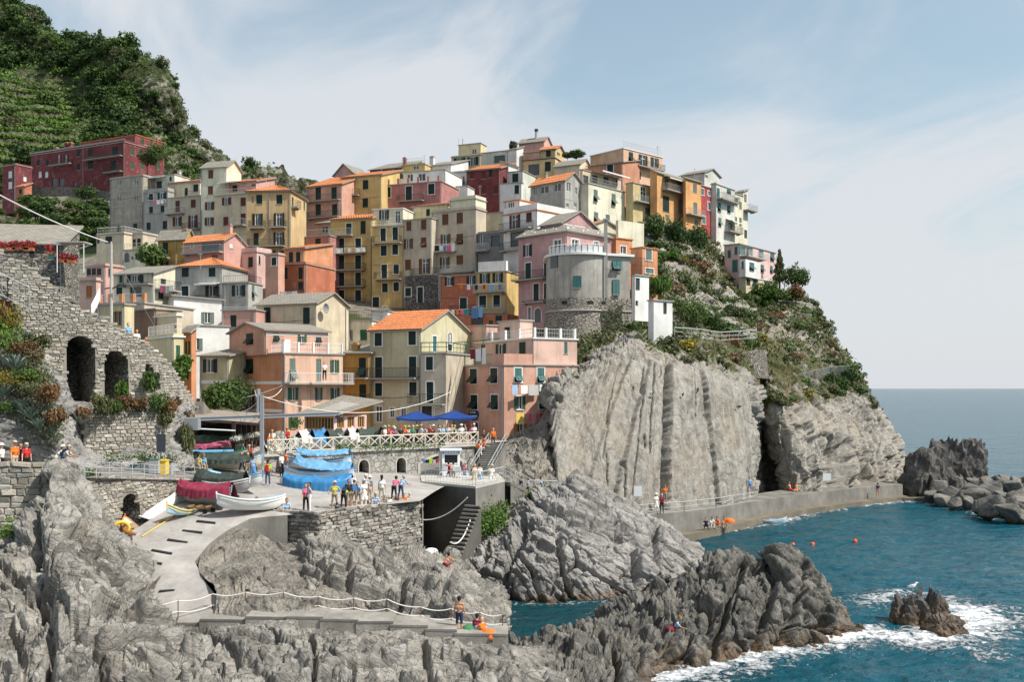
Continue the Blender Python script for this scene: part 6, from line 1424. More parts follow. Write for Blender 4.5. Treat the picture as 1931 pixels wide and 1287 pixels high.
flight('steps','short ramp of steps with railings going right from the landing',Wz(952,80.5,7.4),Wz(1000,82.0,6.2),7,1.6,M_CONC,.3,2,M_CONC)
wk=empty('walkway',Wz(1000,82,6.2),0,'short concrete footpath with railings between the landing and the pale rock','walkway')
m=MB();A,B=Wz(998,82,6.25),Wz(1050,84,6.0);r=wk.location;dy=Vector((0,1.7,0));dz=Vector((0,0,.5));m.face([A-r,B-r,B-r+dy,A-r+dy],M_CONC);m.face([A-r-dz,B-r-dz,B-r,A-r],M_CONC);m.build('deck',wk)
m=MB();railing_mb(m,[A-r+up*.02,B-r+up*.02],.95,M_GREYRAIL,.9,.022,True);m.build('railing',wk)
# ---- long quay at the foot of the cliff
def cliff_quay():
 pl=[(1205,92.5),(1240,94.5),(1290,97),(1350,101.5),(1420,109),(1500,117),(1600,125.5),(1702,133)]
 t=empty('cliff_quay',Wz(1205,92.5,0),0,'long concrete quay with raised walkway along the cliff foot','quay');r=t.location
 def strip(name,off0,off1,z0,z1,mat,top=True):
  m=MB()
  for(a,ya),(b,yb)in zip(pl[:-1],pl[1:]):
   p0,p1=Wz(a,ya,z0(a))-r,Wz(b,yb,z0(b))-r;o0,o1=Vector((0,off0,0)),Vector((0,off1,0))
   h0,h1=Vector((0,0,z1(a)-z0(a))),Vector((0,0,z1(b)-z0(b)))
   m.face([p0+o0,p1+o0,p1+o0+h1,p0+o0+h0],mat);m.face([p0+o0+h0,p1+o0+h1,p1+o1+h1,p0+o1+h0],mat)
  m.build(name,t)
 zt=lambda px:float(np.interp(px,[1205,1290,1420,1702],[2.9,2.7,2.35,1.95]))
 strip('upper_wall',0,6,lambda p:.3,zt,M_CONC);strip('ledge',-2.0,.1,lambda p:-.8,lambda p:float(np.interp(p,[1205,1420,1702],[.9,.75,.55])),M_DKCONC2)
 m=MB();pts=[Wz(a,y+.35,zt(a))-r for a,y in pl[:5]];railing_mb(m,pts,1.0,M_GREYRAIL,1.6,.022,True);m.build('railing',t)
 m=MB();m.box(0,9,0,1.4,-1,.45,M_DKCONC2,Matrix.Translation(Wz(1702,130,0)-r));m.build('ledge',t)
M_DKCONC2=concrete('wet concrete',(.19,.165,.125),.8)
cliff_quay()
# ---- stepped concrete path in front, with rope rails
M_STEP=concrete('worn step concrete',(.36,.335,.295),1.0,1.4,.08)
sp_=empty('stepped_path',Wz(300,50,3),0,'pale concrete path of long steps descending to the pool','steps')
edges=[(298,1177),(384,1171),(470,1163),(545,1159),(610,1162),(676,1166),(740,1170),(805,1177),(859,1184),(955,1192)]
for k in range(len(edges)-1):
 (a,ya),(b,yb)=edges[k],edges[k+1];Y=49.7-.06*k;pa=W(a-2,(ya+yb)/2-4+k*.8,Y);pb=W(b+3,(ya+yb)/2-6+k*.8,Y)
 m=MB();L=(pb-pa).length;m.box(0,L,-.55,1.7,-.85 if k<8 else-1.1,0,M_STEP);m.box(.0,L,-.57,-.5,-.1,.006,M_CONC)
 o=m.build('step',sp_,pa-sp_.location+Vector((0,0,-.0)));o.rotation_euler=(0,R(rng.uniform(.3,1.6)),R(rng.uniform(-1.5,3)))
rp=empty('rope_railing',Wz(220,50,3),0,'white double rope strung on thin iron posts along the stepped path','railing');r=rp.location
posts=[(219,1147,1175,48.6),(336,1133,1175,50.2),(401,1120,1164,51.0),(463,1117,1157,51.2),(535,1117,1155,51.2),(600,1125,1161,51.1),(667,1128,1165,51.0),(730,1130,1167,50.9),(794,1145,1178,50.8),(851,1148,1186,50.7),(905,1155,1190,50.6),(948,1159,1194,50.5)]
M_RUST=paint('rusty iron',(.14,.07,.045),.8,.3);M_ROPE=paint('white rope',(.70,.68,.63),.9)
for px,y0,y1,Y in posts:m=MB();m.tube([W(px,y1+6,Y)-r,W(px,y0-1,Y)-r],.028,M_RUST,6);m.build('post',rp)
for lev in(0.02,.50):
 pts=[]
 for(a,b)in zip(posts[:-1],posts[1:]):
  p,q=W(a[0],a[1]+(a[2]-a[1])*lev,a[3])-r,W(b[0],b[1]+(b[2]-b[1])*lev,b[3])-r
  for k in range(8):f=k/8;pts.append(p.lerp(q,f)-up*(.55*f*(1-f)))
 pts.append(q);MB().tube(pts,.028,M_ROPE,6).build('rope',rp)
for lab,a,b,sag in(('upper white mooring rope slung across the dark landing face',W(796,980,75.5),W(882,938,74.6),.5),('lower white rope beside the dark steps',W(850,1022,69.6),W(888,978,72.6),.7)):
 tag(MB().tube([a.lerp(b,k/10)-up*(4*sag*k/10*(1-k/10))+Vector((0,-.3,0))for k in range(11)],.045,M_ROPE,6).build('rope'),lab,'rope')
pr_=empty('railing',Wz(150,56,10),0,'grey metal railing along the path above the ramp wall','railing');r=pr_.location
m=MB();line=[(152,868,899,56),(160,870,901,56.3),(182,872,903,57.2),(206,873,903,58.1),(229,874,903,59.2),(250,876,904,60.2),(272,876,905,61.4),(292,878,906,62.3),(311,879,906,63.4),(330,880,907,64.6),(348,881,908,65.6),(367,882,909,66.8),(399,885,908,70)]
for px,a,b,Y in line:MB().tube([W(px,b,Y)-r,W(px,a,Y)-r],.03,M_GREYRAIL,5).build('post',pr_)
for lev in(0,.33,.66):MB().tube([W(px,a+(b-a)*lev,Y)-r for px,a,b,Y in line],.022,M_GREYRAIL,5).build('rail',pr_)
ur=empty('railing',Wz(0,67,20),0,'light metal railing on the stony terrace at the left edge','railing');r=ur.location
m=MB();railing_mb(m,[W(-40,538,66)-r,W(15,565,66.4)-r,W(56,585,66.6)-r],1.5,M_GREYRAIL,.35,.02,True);m.build('railing',ur)
for lab,pts in(('grey terrace railing below the pink villa on the headland',[(1395,582,163),(1440,583,164),(1485,584,165),(1532,590,167)]),('brown footpath railing beside the white block',[(1272,640,119),(1320,643,123),(1358,648,127),(1426,643,131)])):
 t=empty('railing',W(*pts[0]),0,lab,'railing');r=t.location;m=MB();railing_mb(m,[W(*q)+up*.3-r for q in pts],1.1,M_GREYRAIL,1.6,.035,True);m.build('railing',t)
t=empty('rockfall_net',W(1490,745,139),0,'rusty rockfall catch net on slanted posts at the headland brow','net');r=t.location
nt_=[(1486,742,712,140),(1538,730,698,143),(1568,722,692,146),(1606,722,690,149),(1628,740,716,151)]
for px,a,b,Y in nt_:MB().tube([W(px-6,a,Y)-r,W(px,b,Y-2.2)-r],.07,M_GREYRAIL,5).build('post',t)
m=MB()
for(a,b)in zip(nt_[:-1],nt_[1:]):
 for k in range(15):f=k/14;m.bar(W(a[0]-6,a[1],a[3]).lerp(W(a[0],a[2],a[3]-2.2),f)-r,W(b[0]-6,b[1],b[3]).lerp(W(b[0],b[2],b[3]-2.2),f)-r,.022,M_GREYRAIL)
 for k in range(18):f=k/17;m.bar(W(a[0]-6,a[1],a[3]).lerp(W(b[0]-6,b[1],b[3]),f)-r,W(a[0],a[2],a[3]-2.2).lerp(W(b[0],b[2],b[3]-2.2),f)-r,.022,M_GREYRAIL)
o=m.build('mesh_net',t);o['kind']='stuff'
Wall('stone_wall','pale garden retaining wall with ivy right of the small orange house',[(1215,160),(1262,166),(1345,172)],[(1215,520),(1345,520)],[(1215,418),(1262,420),(1345,455)],M_RUB,2,.05,du=.5).body()
Wall('stone_wall','grey retaining wall under the crimson palazzo',[(50,222),(215,208)],[(50,385),(215,385)],[(50,352),(120,352),(215,362)],M_RUB,2,.05,du=.5).body()
Wall('stone_wall','rubble terrace wall below the headland garden terrace',[(1400,158),(1460,160),(1534,163)],[(1400,625),(1534,640)],[(1400,590),(1460,590),(1534,592)],M_RUB,2,.1,du=.5).body()
Wall('stone_wall','dark rubble wall among shrubs above the pale slabs',[(1385,126),(1450,131)],[(1385,710),(1450,715)],[(1385,668),(1450,660)],M_RUB,2,.1,du=.5).body()
# ================================================================ people
def surface_nets(D,o,h):
 """closed quad surface of the zero level of D on a grid"""
 s=D<0;nx,ny,nz=D.shape
 c=np.zeros((nx-1,ny-1,nz-1),int)
 for a in(0,1):
  for b in(0,1):
   for e in(0,1):c+=s[a:nx-1+a,b:ny-1+b,e:nz-1+e]
 act=(c>0)&(c<8);idx=-np.ones(act.shape,int);I=np.argwhere(act);idx[act]=np.arange(len(I))
 acc=np.zeros((len(I),3));cnt=np.zeros(len(I))
 cor=[(a,b,e)for a in(0,1)for b in(0,1)for e in(0,1)]
 for p in cor:
  for ax in range(3):
   if p[ax]:continue
   q=list(p);q[ax]=1
   d0=D[I[:,0]+p[0],I[:,1]+p[1],I[:,2]+p[2]];d1=D[I[:,0]+q[0],I[:,1]+q[1],I[:,2]+q[2]]
   m=(d0<0)!=(d1<0);t=d0[m]/(d0[m]-d1[m]);P=np.tile(np.array(p,float),(m.sum(),1));P[:,ax]+=t
   acc[m]+=P;cnt[m]+=1
 V=o+(I+acc/cnt[:,None])*h
 F=[]
 for ax in range(3):
  u,v=(ax+1)%3,(ax+2)%3
  sl0=[slice(None)]*3;sl1=[slice(None)]*3;sl0[ax]=slice(0,-1);sl1[ax]=slice(1,None)
  e=np.argwhere(s[tuple(sl0)]!=s[tuple(sl1)])
  e=e[(e[:,u]>0)&(e[:,v]>0)&(e[:,u]<D.shape[u]-1)&(e[:,v]<D.shape[v]-1)]
  q=[]
  for du,dv in((-1,-1),(0,-1),(0,0),(-1,0)):
   k=e.copy();k[:,u]+=du;k[:,v]+=dv;q.append(idx[k[:,0],k[:,1],k[:,2]])
  q=np.stack(q,1);flip=~s[e[:,0],e[:,1],e[:,2]];q[flip]=q[flip][:,::-1]
  F.append(q)
 F=np.concatenate(F);return V,F[(F>=0).all(1)]
def figure(lean=0,head=0,legs=((0,0),(0,0)),arms=((0,5,0),(0,5,0)),sit=False,female=False,skirt=False,lie=None,spread=4,twist=0):
 """joints in metres, facing -Y; prims: (a, b, ra, rb, tag). tags 0 skin 1 top 2 bottom 3 hair 4 shoe 5 shin 6 upper arm"""
 pr=[];V3=lambda x,y,z:np.array([x,y,z],float);sn,cs=math.sin,math.cos
 pel=V3(0,0,.93);L=R(lean);up_=V3(0,-sn(L),cs(L));fw=V3(0,-cs(L),-sn(L))
 ch=pel+up_*.30;nk=pel+up_*.53;ws=.165 if female else.19;hw=.10 if female else.09
 pr+=[(pel+V3(-hw*.7,0,0),pel+V3(hw*.7,0,0),.125,.125,2),(pel+up_*.08,ch-up_*.05,.125,.13,1),(ch+V3(-.07,0,0),ch+V3(.07,0,0),.125,.125,1),(nk+V3(-ws*.8,0,0)-up_*.07,nk+V3(ws*.8,0,0)-up_*.07,.068,.068,1),(nk-up_*.04,nk+up_*.10,.056,.052,0)]
 if female:pr+=[(ch+V3(s*.07,0,0)+fw*.09+up_*.03,ch+V3(s*.07,0,0)+fw*.10,.062,.062,1)for s in(-1,1)]
 H_=R(lean*.5+head);hu=V3(0,-sn(H_),cs(H_));hf=V3(0,-cs(H_),-sn(H_));hc=nk+up_*.07+hu*.13
 pr+=[(hc-hu*.045+hf*.015,hc+hu*.035,.083,.098,0),(hc-hu*.09+hf*.035,hc-hu*.07+hf*.055,.045,.04,0),(hc+hf*.10+hu*.0,hc+hf*.115-hu*.035,.012,.018,0)]
 pr+=[(hc+V3(s*.095,0,0)+hu*.012,hc+V3(s*.097,0,0)-hu*.03,.016,.014,0)for s in(-1,1)]
 pr+=[(hc+hu*.055-hf*.02,hc+hu*.045-hf*.035,.098,.099,3),(hc-hf*.05+hu*.02,hc-hf*.055-hu*(.14 if female else.03),.082,.07 if female else.07,3)]
 lows=[]
 for s,(hip,kn)in zip((-1,1),legs):
  a=pel+V3(s*hw,0,-.05);h1,h2=R(hip),R(hip-kn);sp=R(spread)*s
  d1=V3(sn(sp),-sn(h1)*cs(sp),-cs(h1)*cs(sp));d2=V3(sn(sp)*.3,-sn(h2),-cs(h2));k=a+d1*.43;an=k+d2*.41
  f_=V3(s*.12,-cs(h2)if not lie else-cs(h2),sn(h2)*.9 if abs(h2)>.6 else 0);f_=f_/np.linalg.norm(f_)
  pr+=[(a,k,.092 if not female else.096,.06,2),(k,k+d2*.17,.057,.058,5),(k+d2*.17,an,.058,.038,5),(an-f_*.05+d2*.03,an+f_*.14+d2*.045,.042,.034,4)]
  if skirt:pr+=[(pel,k-d1*.05,.15,.15,2)]
  lows.append((an+d2*.08)[2])
 for s,(fl,ab,el)in zip((-1,1),arms):
  sh=nk+V3(s*ws,0,0)-up_*.075;b,c=R(fl),R(ab);d1=V3(s*sn(c),-sn(b)*cs(c),-cs(b)*cs(c));e=sh+d1*.285
  b2=R(fl+el);inw=R(ab*.6-(el*.35 if el>40 else 0));d2=V3(s*sn(inw),-sn(b2)*cs(inw),-cs(b2)*cs(inw));wr_=e+d2*.245;hd=wr_+d2*.075
  pr+=[(sh,sh+d1*.17,.056,.05,6),(sh+d1*.17,e,.048,.04,0),(e,wr_,.041,.028,0),(wr_,hd,.03,.036,0)]
  pm=np.cross(d2,V3(1,0,0)if abs(d2[0])<.9 else V3(0,1,0));pm/=np.linalg.norm(pm);la=np.cross(pm,d2)
  for q,ln in zip((-1.5,-.5,.5,1.5),(.062,.078,.085,.07)):
   r0=hd+pm*q*.019;m_=r0+d2*ln*.6;pr+=[(r0,m_,.0105,.0095,0),(m_,m_+d2*ln*.4+la*.02,.0095,.008,0)]
  pr+=[(wr_+d2*.02-pm*.02,wr_+d2*.05-pm*.055,.013,.011,0),(wr_+d2*.05-pm*.055,wr_+d2*.085-pm*.06,.011,.009,0)]
 dz=-.93+.07 if sit else-min(lows)
 o3=V3(0,0,dz);pr=[(a+o3,b+o3,r0,r1,t)for a,b,r0,r1,t in pr];hc=hc+o3
 if lie:
  Rm=np.array(Matrix.Rotation(R(lie),3,'X'));pr=[(Rm@a,Rm@b,r0,r1,t)for a,b,r0,r1,t in pr];zmin=min(min(a[2]-r0,b[2]-r1)for a,b,r0,r1,t in pr);yc=np.mean([a[1]for a,*_ in pr])
  pr=[(a-V3(0,yc,zmin),b-V3(0,yc,zmin),r0,r1,t)for a,b,r0,r1,t in pr];hc=Rm@hc-V3(0,yc,zmin);hu,hf=Rm@hu,Rm@hf
 h=.018;pts=np.array([p for a,b,*_ in pr for p in(a,b)]);o=pts.min(0)-.22;n=np.ceil((pts.max(0)+.22-o)/h).astype(int)+1
 D=np.full(n,.3)
 for a,b,r0,r1,t in pr:
  mg=max(r0,r1)+.07;i0=np.maximum(0,np.floor((np.minimum(a,b)-mg-o)/h).astype(int));i1=np.minimum(n,np.ceil((np.maximum(a,b)+mg-o)/h).astype(int)+1)
  g=np.stack(np.meshgrid(*[o[k]+h*np.arange(i0[k],i1[k])for k in range(3)],indexing='ij'),-1)
  ab=b-a;tt=np.clip(((g-a)@ab)/(ab@ab+1e-9),0,1);d=np.linalg.norm(g-a-tt[...,None]*ab,axis=-1)-(r0+(r1-r0)*tt)
  sl=tuple(slice(i0[k],i1[k])for k in range(3));k_=.03 if r0>.03 else.008;x=D[sl];hh=np.clip(.5+.5*(x-d)/k_,0,1);D[sl]=x*(1-hh)+d*hh-k_*hh*(1-hh)
 V,F=surface_nets(D,o,h)
 fc=V[F].mean(1);best=np.full(len(fc),9.0);tg=np.zeros(len(fc),int)
 for a,b,r0,r1,t in pr:
  ab=b-a;tt=np.clip(((fc-a)@ab)/(ab@ab+1e-9),0,1);d=np.linalg.norm(fc-a-tt[:,None]*ab,axis=1)-(r0+(r1-r0)*tt)-(.004 if t in(1,2,3)else 0)
  m=d<best;best[m]=d[m];tg[m]=t
 return V,F,tg,(hc,hu,hf,nk+o3,up_,fw)
POSE_DEF=dict(stand=dict(arms=((5,8,12),(-4,8,10))),contrapposto=dict(legs=((6,4),(-4,6)),arms=((10,25,70),(0,8,8))),hips=dict(arms=((-20,42,75),(-20,42,75)),spread=7),walk=dict(lean=4,legs=((24,8),(-18,22)),arms=((-20,6,15),(22,6,20))),photo=dict(lean=3,arms=((62,10,95),(62,10,95))),point=dict(lean=6,arms=((85,6,4),(10,10,20))),woman=dict(female=True,arms=((4,9,15),(0,10,20))),womanskirt=dict(female=True,skirt=True,arms=((10,8,60),(0,10,10))),womanwalk=dict(female=True,lean=3,legs=((22,8),(-16,20)),arms=((-16,8,15),(18,8,20))),leanrail=dict(lean=38,head=-25,legs=((8,6),(-6,10)),arms=((38,8,40),(38,8,40))),bend=dict(lean=55,head=-20,legs=((10,15),(-5,12)),arms=((50,8,10),(40,8,20))),sit=dict(lean=12,sit=True,legs=((84,78),(80,70)),arms=((28,10,40),(30,10,40)),spread=9),sitknees=dict(lean=25,sit=True,legs=((118,112),(112,104)),arms=((52,10,30),(52,10,30)),spread=9),sitfloor=dict(lean=-14,sit=True,legs=((86,12),(82,6)),arms=((-38,14,6),(-34,14,6)),spread=8),crouch=dict(lean=40,head=-20,legs=((95,120),(80,125)),arms=((60,12,30),(50,12,40))),prone=dict(female=True,lie=84,legs=((-2,4),(2,10)),arms=((150,20,40),(150,20,40)),head=-50))
POSES={}
MP=dict()
def cloth(c):k='cloth %.2f %.2f %.2f'%c;return paint(k,c,.85,.1)
SKIN=[paint('skin %d'%k,c,.55,.05)for k,c in enumerate(((.50,.29,.19),(.42,.22,.135),(.56,.36,.26)))]
HAIRC=[cloth(c)for c in((.02,.015,.012),(.06,.035,.02),(.18,.11,.05),(.34,.32,.29))]
SHOE=[cloth((.05,.05,.05)),cloth((.4,.38,.35)),cloth((.12,.07,.04))]
CC=dict(white=(.72,.72,.70),black=(.02,.02,.022),navy=(.02,.03,.07),red=(.48,.03,.025),pink=(.62,.13,.22),blue=(.10,.22,.42),lblue=(.30,.44,.60),sky=(.20,.40,.62),orange=(.72,.16,.02),lime=(.36,.62,.03),yellow=(.50,.42,.10),khaki=(.28,.23,.15),grey=(.25,.25,.25),lgrey=(.45,.45,.44),beige=(.50,.43,.33),denim=(.05,.08,.14),brown=(.12,.07,.04),green=(.05,.18,.08),maroon=(.20,.02,.04),teal=(.04,.20,.22))
NPEOPLE=[0]
def person(px,py,Y,pose,face,top,bottom,label,hair=0,skin=None,long=None,sleeve=True,hat=None,bag=None,h=1.72,group=None,z=None):
 """face: compass of the gaze in degrees, 0 towards the camera, 90 to the right"""
 if pose not in POSES:
  V,F,tg,fr_=figure(**POSE_DEF[pose]);me=np_mesh('person',V,F,[SKIN[0]]*7,True,tg);POSES[pose]=(me,fr_)
 me,(hc,hu,hf,nk,tu,tf)=POSES[pose];NPEOPLE[0]+=1
 p=W(px,py,Y)if z is None else Wz(px,Y,z)
 o=link('person',me,None,p,(0,0,R(face)));s=h/1.72;o.scale=(s,s,s)
 sk=SKIN[NPEOPLE[0]%3]if skin is None else SKIN[skin];cl=lambda k:sk if k=='skin' else cloth(CC[k])if isinstance(k,str)else cloth(k)
 long=(bottom in('denim','navy','black','white','brown'))if long is None else long
 for i,m in enumerate((sk,cl(top),cl(bottom),HAIRC[hair],sk if bottom=='skin' else SHOE[NPEOPLE[0]%3],cl(bottom)if long else sk,cl(top)if sleeve else sk)):
  o.material_slots[i].link='OBJECT';o.material_slots[i].material=m
 tag(o,label,'person',group)
 def face_mesh():
  m=MB();dk=M_DARK;X=Vector((1,0,0));c=Vector(hc);u,f=Vector(hu),Vector(hf)
  for sx in(-1,1):q=c+X*sx*.036+f*.088+u*.012;m.box(-.013,.013,-.008,.008,-.007,.007,dk,Matrix.Translation(q))
  q=c+f*.086-u*.062;m.box(-.024,.024,-.008,.008,-.006,.006,paint('lips',(.35,.12,.09),.6,0),Matrix.Translation(q));return m.mesh('face')
 link('face',cached(('face',pose),face_mesh),o)
 if hat:
  def hm(brim):
   m=MB();c=Vector(hc)+Vector(hu)*.075;M=Matrix.Translation(c)@Vector(hu).to_track_quat('Z','Y').to_matrix().to_4x4();n=10
   rr=[(.112,.0),(.11,.05),(.085,.085),(.0,.10)]
   P=np.array([[tuple(M@Vector((math.cos(2*math.pi*u/n)*r_,math.sin(2*math.pi*u/n)*r_,z_)))for u in range(n+1)]for r_,z_ in rr]);m.grid(P,cl(hat))
   if brim:P=np.array([[tuple(M@Vector((math.cos(2*math.pi*u/n)*r_,math.sin(2*math.pi*u/n)*r_,z_)))for u in range(n+1)]for r_,z_ in((.19,-.02),(.10,.0))]);m.grid(P,cl(hat));m.grid(P-np.array(hu)*.008,cl(hat),True)
   else:q=Vector(hc)+Vector(hf)*.14+Vector(hu)*.075;m.box(-.075,.075,-.07,.05,-.006,.006,cl(hat),Matrix.Translation(q))
   return m.mesh('hat')
  link('hat',cached(('hat',pose,hat,NPEOPLE[0]%2),lambda:hm(NPEOPLE[0]%2)),o)
 if bag:
  def bm():
   m=MB();c=Vector(nk)-Vector(tu)*.28-Vector(tf)*.19;M=Matrix.Translation(c)@Vector(tu).to_track_quat('Z','Y').to_matrix().to_4x4()
   m.prism([(-.13,-.08),(.13,-.08),(.15,.0),(.11,.09),(-.11,.09),(-.15,.0)],-.2,.2,cl(bag),M);m.prism([(-.09,-.12),(.09,-.12),(.09,-.08),(-.09,-.08)],-.15,.05,cl(bag),M);m.prism([(-.1,-.07),(.1,-.07),(.08,.06),(-.08,.06)],.2,.25,cl(bag),M)
   for s_ in(-1,1):m.tube([Vector(nk)+Vector((s_*.1,0,0))-Vector(tf)*.1-Vector(tu)*.04,Vector(nk)+Vector((s_*.11,0,0))+Vector(tf)*.06-Vector(tu)*.02,Vector(nk)+Vector((s_*.12,0,0))+Vector(tf)*.1-Vector(tu)*.2,Vector(nk)+Vector((s_*.14,0,0))-Vector(tf)*.08-Vector(tu)*.4],.018,cl(bag),5)
   return m.mesh('backpack')
  link('backpack',cached(('bag',pose,bag),bm),o)
 return o
def gpick(P,px,py):
 """distance of the ground sheet P seen at pixel"""
 x=P[...,0]/P[...,1]*S+CX;y=HY+(EYE-P[...,2])/P[...,1]*S
 i=((x-px)**2+(y-py)**2).argmin();return float(P.reshape(-1,3)[i,1])
def gp(px,py,*a,P=None,**k):return person(px,py,gpick(RAMPP if P is None else P,px,py),*a,**k)
G1='visitors on the boat ramp'
gp(505,917,'stand',175,'lime','denim','man in yellow-green shirt with a red rucksack walking up the ramp',bag='red',group=G1)
gp(457,898,'womanwalk',-20,'white','denim','woman in white vest and shorts walking down beside the open boats',2,long=False,sleeve=False,group=G1)
gp(467,900,'stand',30,'black','khaki','man in black shirt and knee shorts behind the woman in white vest',group=G1)
gp(477,906,'womanskirt',175,'lblue','blue','woman in a striped blue sundress seen from behind on the ramp',1,sleeve=False,group=G1)
gp(470,882,'stand',10,'red','black','man in red shirt in the shade by the cream covered boat',group=G1)
gp(479,884,'stand',170,'lgrey','denim','man in grey tee beside the man in red shirt',1,group=G1)
gp(457,872,'stand',-30,'navy','navy','man in navy blue beside the pavilion corner',group=G1)
gp(374,905,'stand',170,'yellow','khaki','man in mustard tee with small rucksack behind the path railing',bag='khaki',group=G1)
gp(384,904,'woman',160,'sky','khaki','woman in sky blue top behind the path railing',2,group=G1)
gp(531,900,'stand',60,'white','black','man in white shirt at the bow of the blue-tarped boats',3,group=G1)
gp(538,896,'point',90,'orange','denim','man in orange-red tee reaching towards the tarped boats',group=G1)
gp(500,884,'stand',200,'blue','black','man with a blue top carrying a basket by the cream covered boat',bag='maroon',group=G1)
G2='onlookers on the quay'
for px,c,l,hr in((485,'navy','man in dark blue tee sitting on the quay edge near the white boat',0),(512,'lgrey','man in grey shirt sitting on the quay edge second from the white boat',0),(521,'green','man in green shirt sitting low on the quay edge',1),(541,'lblue','man in pale blue shirt sitting alone on the quay edge',0)):
 person(px,np.interp(px,[462,595],[962,968])+2,float(np.interp(px,[465,520,595],[63.6,61.9,60.8]))+.3,'sit',0+rng.uniform(-20,20),c,'denim',l,hr,group=G2)
qy=lambda px:float(np.interp(px,[595,604,700,796],[60.6,60.8,64.4,68.8]))
Q=[(577,968,'woman',20,'pink','black','woman in pinkish top leaning at the quay corner',{}),(583,966,'hips',-60,'lblue','white','man in pale blue vest standing with crossed arms at the quay corner',{'sleeve':False}),(631,962,'hips',15,'yellow','khaki','old man in mustard tee and khaki shorts standing alone by the blue tarps',{'hair':3,'hat':'lgrey'}),(634,968,'sit',150,'navy','navy','child in navy sitting on the quay behind the lime shirt',{'h':1.2}),(648,962,'bend',170,'lime','black','bending man in bright lime shirt with dark rucksack and hat',{'bag':'navy','hat':'khaki'}),(658,958,'stand',40,'black','khaki','man in black shirt with folded arms behind the lime shirt',{}),(668,957,'stand',190,'blue','khaki','man with a large blue rucksack and cap on the quay',{'bag':'blue','hat':'white'}),(676,958,'leanrail',0,'sky','khaki','man in blue tee leaning forward in the crowd on the quay',{}),(686,957,'womanskirt',20,'white','white','woman in a white dress in the middle of the quay crowd',{'hat':'lgrey'}),(690,948,'stand',30,'lgrey','khaki','tall man in grey with rucksack straps and white cap on the quay',{'hat':'white','bag':'grey'}),(697,950,'stand',-20,'grey','beige','man in dark grey shirt and pale shorts at the back of the quay crowd',{'hat':'white'}),(708,955,'sit',10,'lblue','beige','woman in pale blue with a straw hat sitting on the quay',{'hat':'beige'}),(720,948,'woman',180,'white','beige','dark-haired woman in cream shirt looking out over the quay',{}),(743,946,'leanrail',160,'pink','black','woman in a pink tee leaning over towards the landing',{}),(756,944,'leanrail',150,'lblue','denim','grey-haired man in light blue shirt at the end of the quay',{'hair':3}),(726,954,'sit',0,'grey','black','child in a cap sitting on the quay wall below the cream shirt',{'h':1.3,'hat':'grey'}),(734,954,'sit',10,'white','black','child in white with straw hat sitting on the quay wall',{'h':1.25,'hat':'beige'}),(749,951,'sit',-10,'brown','black','dark-haired child sitting on the quay wall between pink and blue shirts',{'h':1.3}),(763,950,'sit',0,'orange','black','child in orange top sitting near the end of the quay wall',{'h':1.3}),(772,949,'sit',10,'beige','black','last child in beige cap sitting at the quay wall end',{'h':1.3,'hat':'beige'})]
for px,py,po,fc,t,bt,l,kw in Q:person(px,py,qy(px)+(.5 if 'sit' in po else 1.2),po,fc,t,bt,l,group=G2,**kw)
G3='crowd on the upper terrace'
tc_=['white','red','pink','white','black','orange','white','green','navy','white','lblue','red','maroon','lgrey','sky','white','beige','teal','white','grey','pink','white']
tp_=['stand','woman','hips','leanrail','contrapposto','photo','womanwalk']
sp3=[(726,'person in white sitting on the fence rail end of the terrace crowd'),(733,'person in red hat and white top behind the fence'),(742,''),(749,''),(756,''),(764,''),(771,''),(779,''),(786,''),(794,''),(803,''),(811,''),(818,''),(828,''),(836,''),(845,''),(852,''),(861,''),(870,''),(878,''),(889,''),(894,'')]
for k,(px,_)in enumerate(sp3):
 Y=float(np.interp(px,[640,770,905],[80.6,85,90]))+rng.uniform(.7,2.6);t=tc_[k];hat=rng.choice([None,'white','red','beige',None,'yellow'])
 po=tp_[k%7];lab='%s in %s top%s behind the fence, %s'%('woman' if 'wom' in po else 'person',t,(' and %s hat'%hat)if hat else '',['under the near blue parasol','beyond the tarped boats','in front of the pink house','before the olive house'][0 if 757<px<822 else 1 if px<757 else 2 if px>850 else 3])
 person(px,0,Y,po,rng.uniform(-70,70),t,rng.choice(['denim','khaki','black','beige']),lab,rng.randrange(4),hat=hat,group=G3,z=TZ)
person(503,0,77.6,'bend',60,'orange','denim','person in bright orange top at the start of the timber fence',1,group=G3,z=TZ)
person(513,0,78.6,'stand',20,'white','khaki','person in white behind the start of the timber fence',1,group=G3,z=TZ)
person(541,0,82,'stand',0,'red','black','waiter in red by the flower pots near the orange house',0,hat='orange',group=G3,z=TZ)
G4='people around the landing'
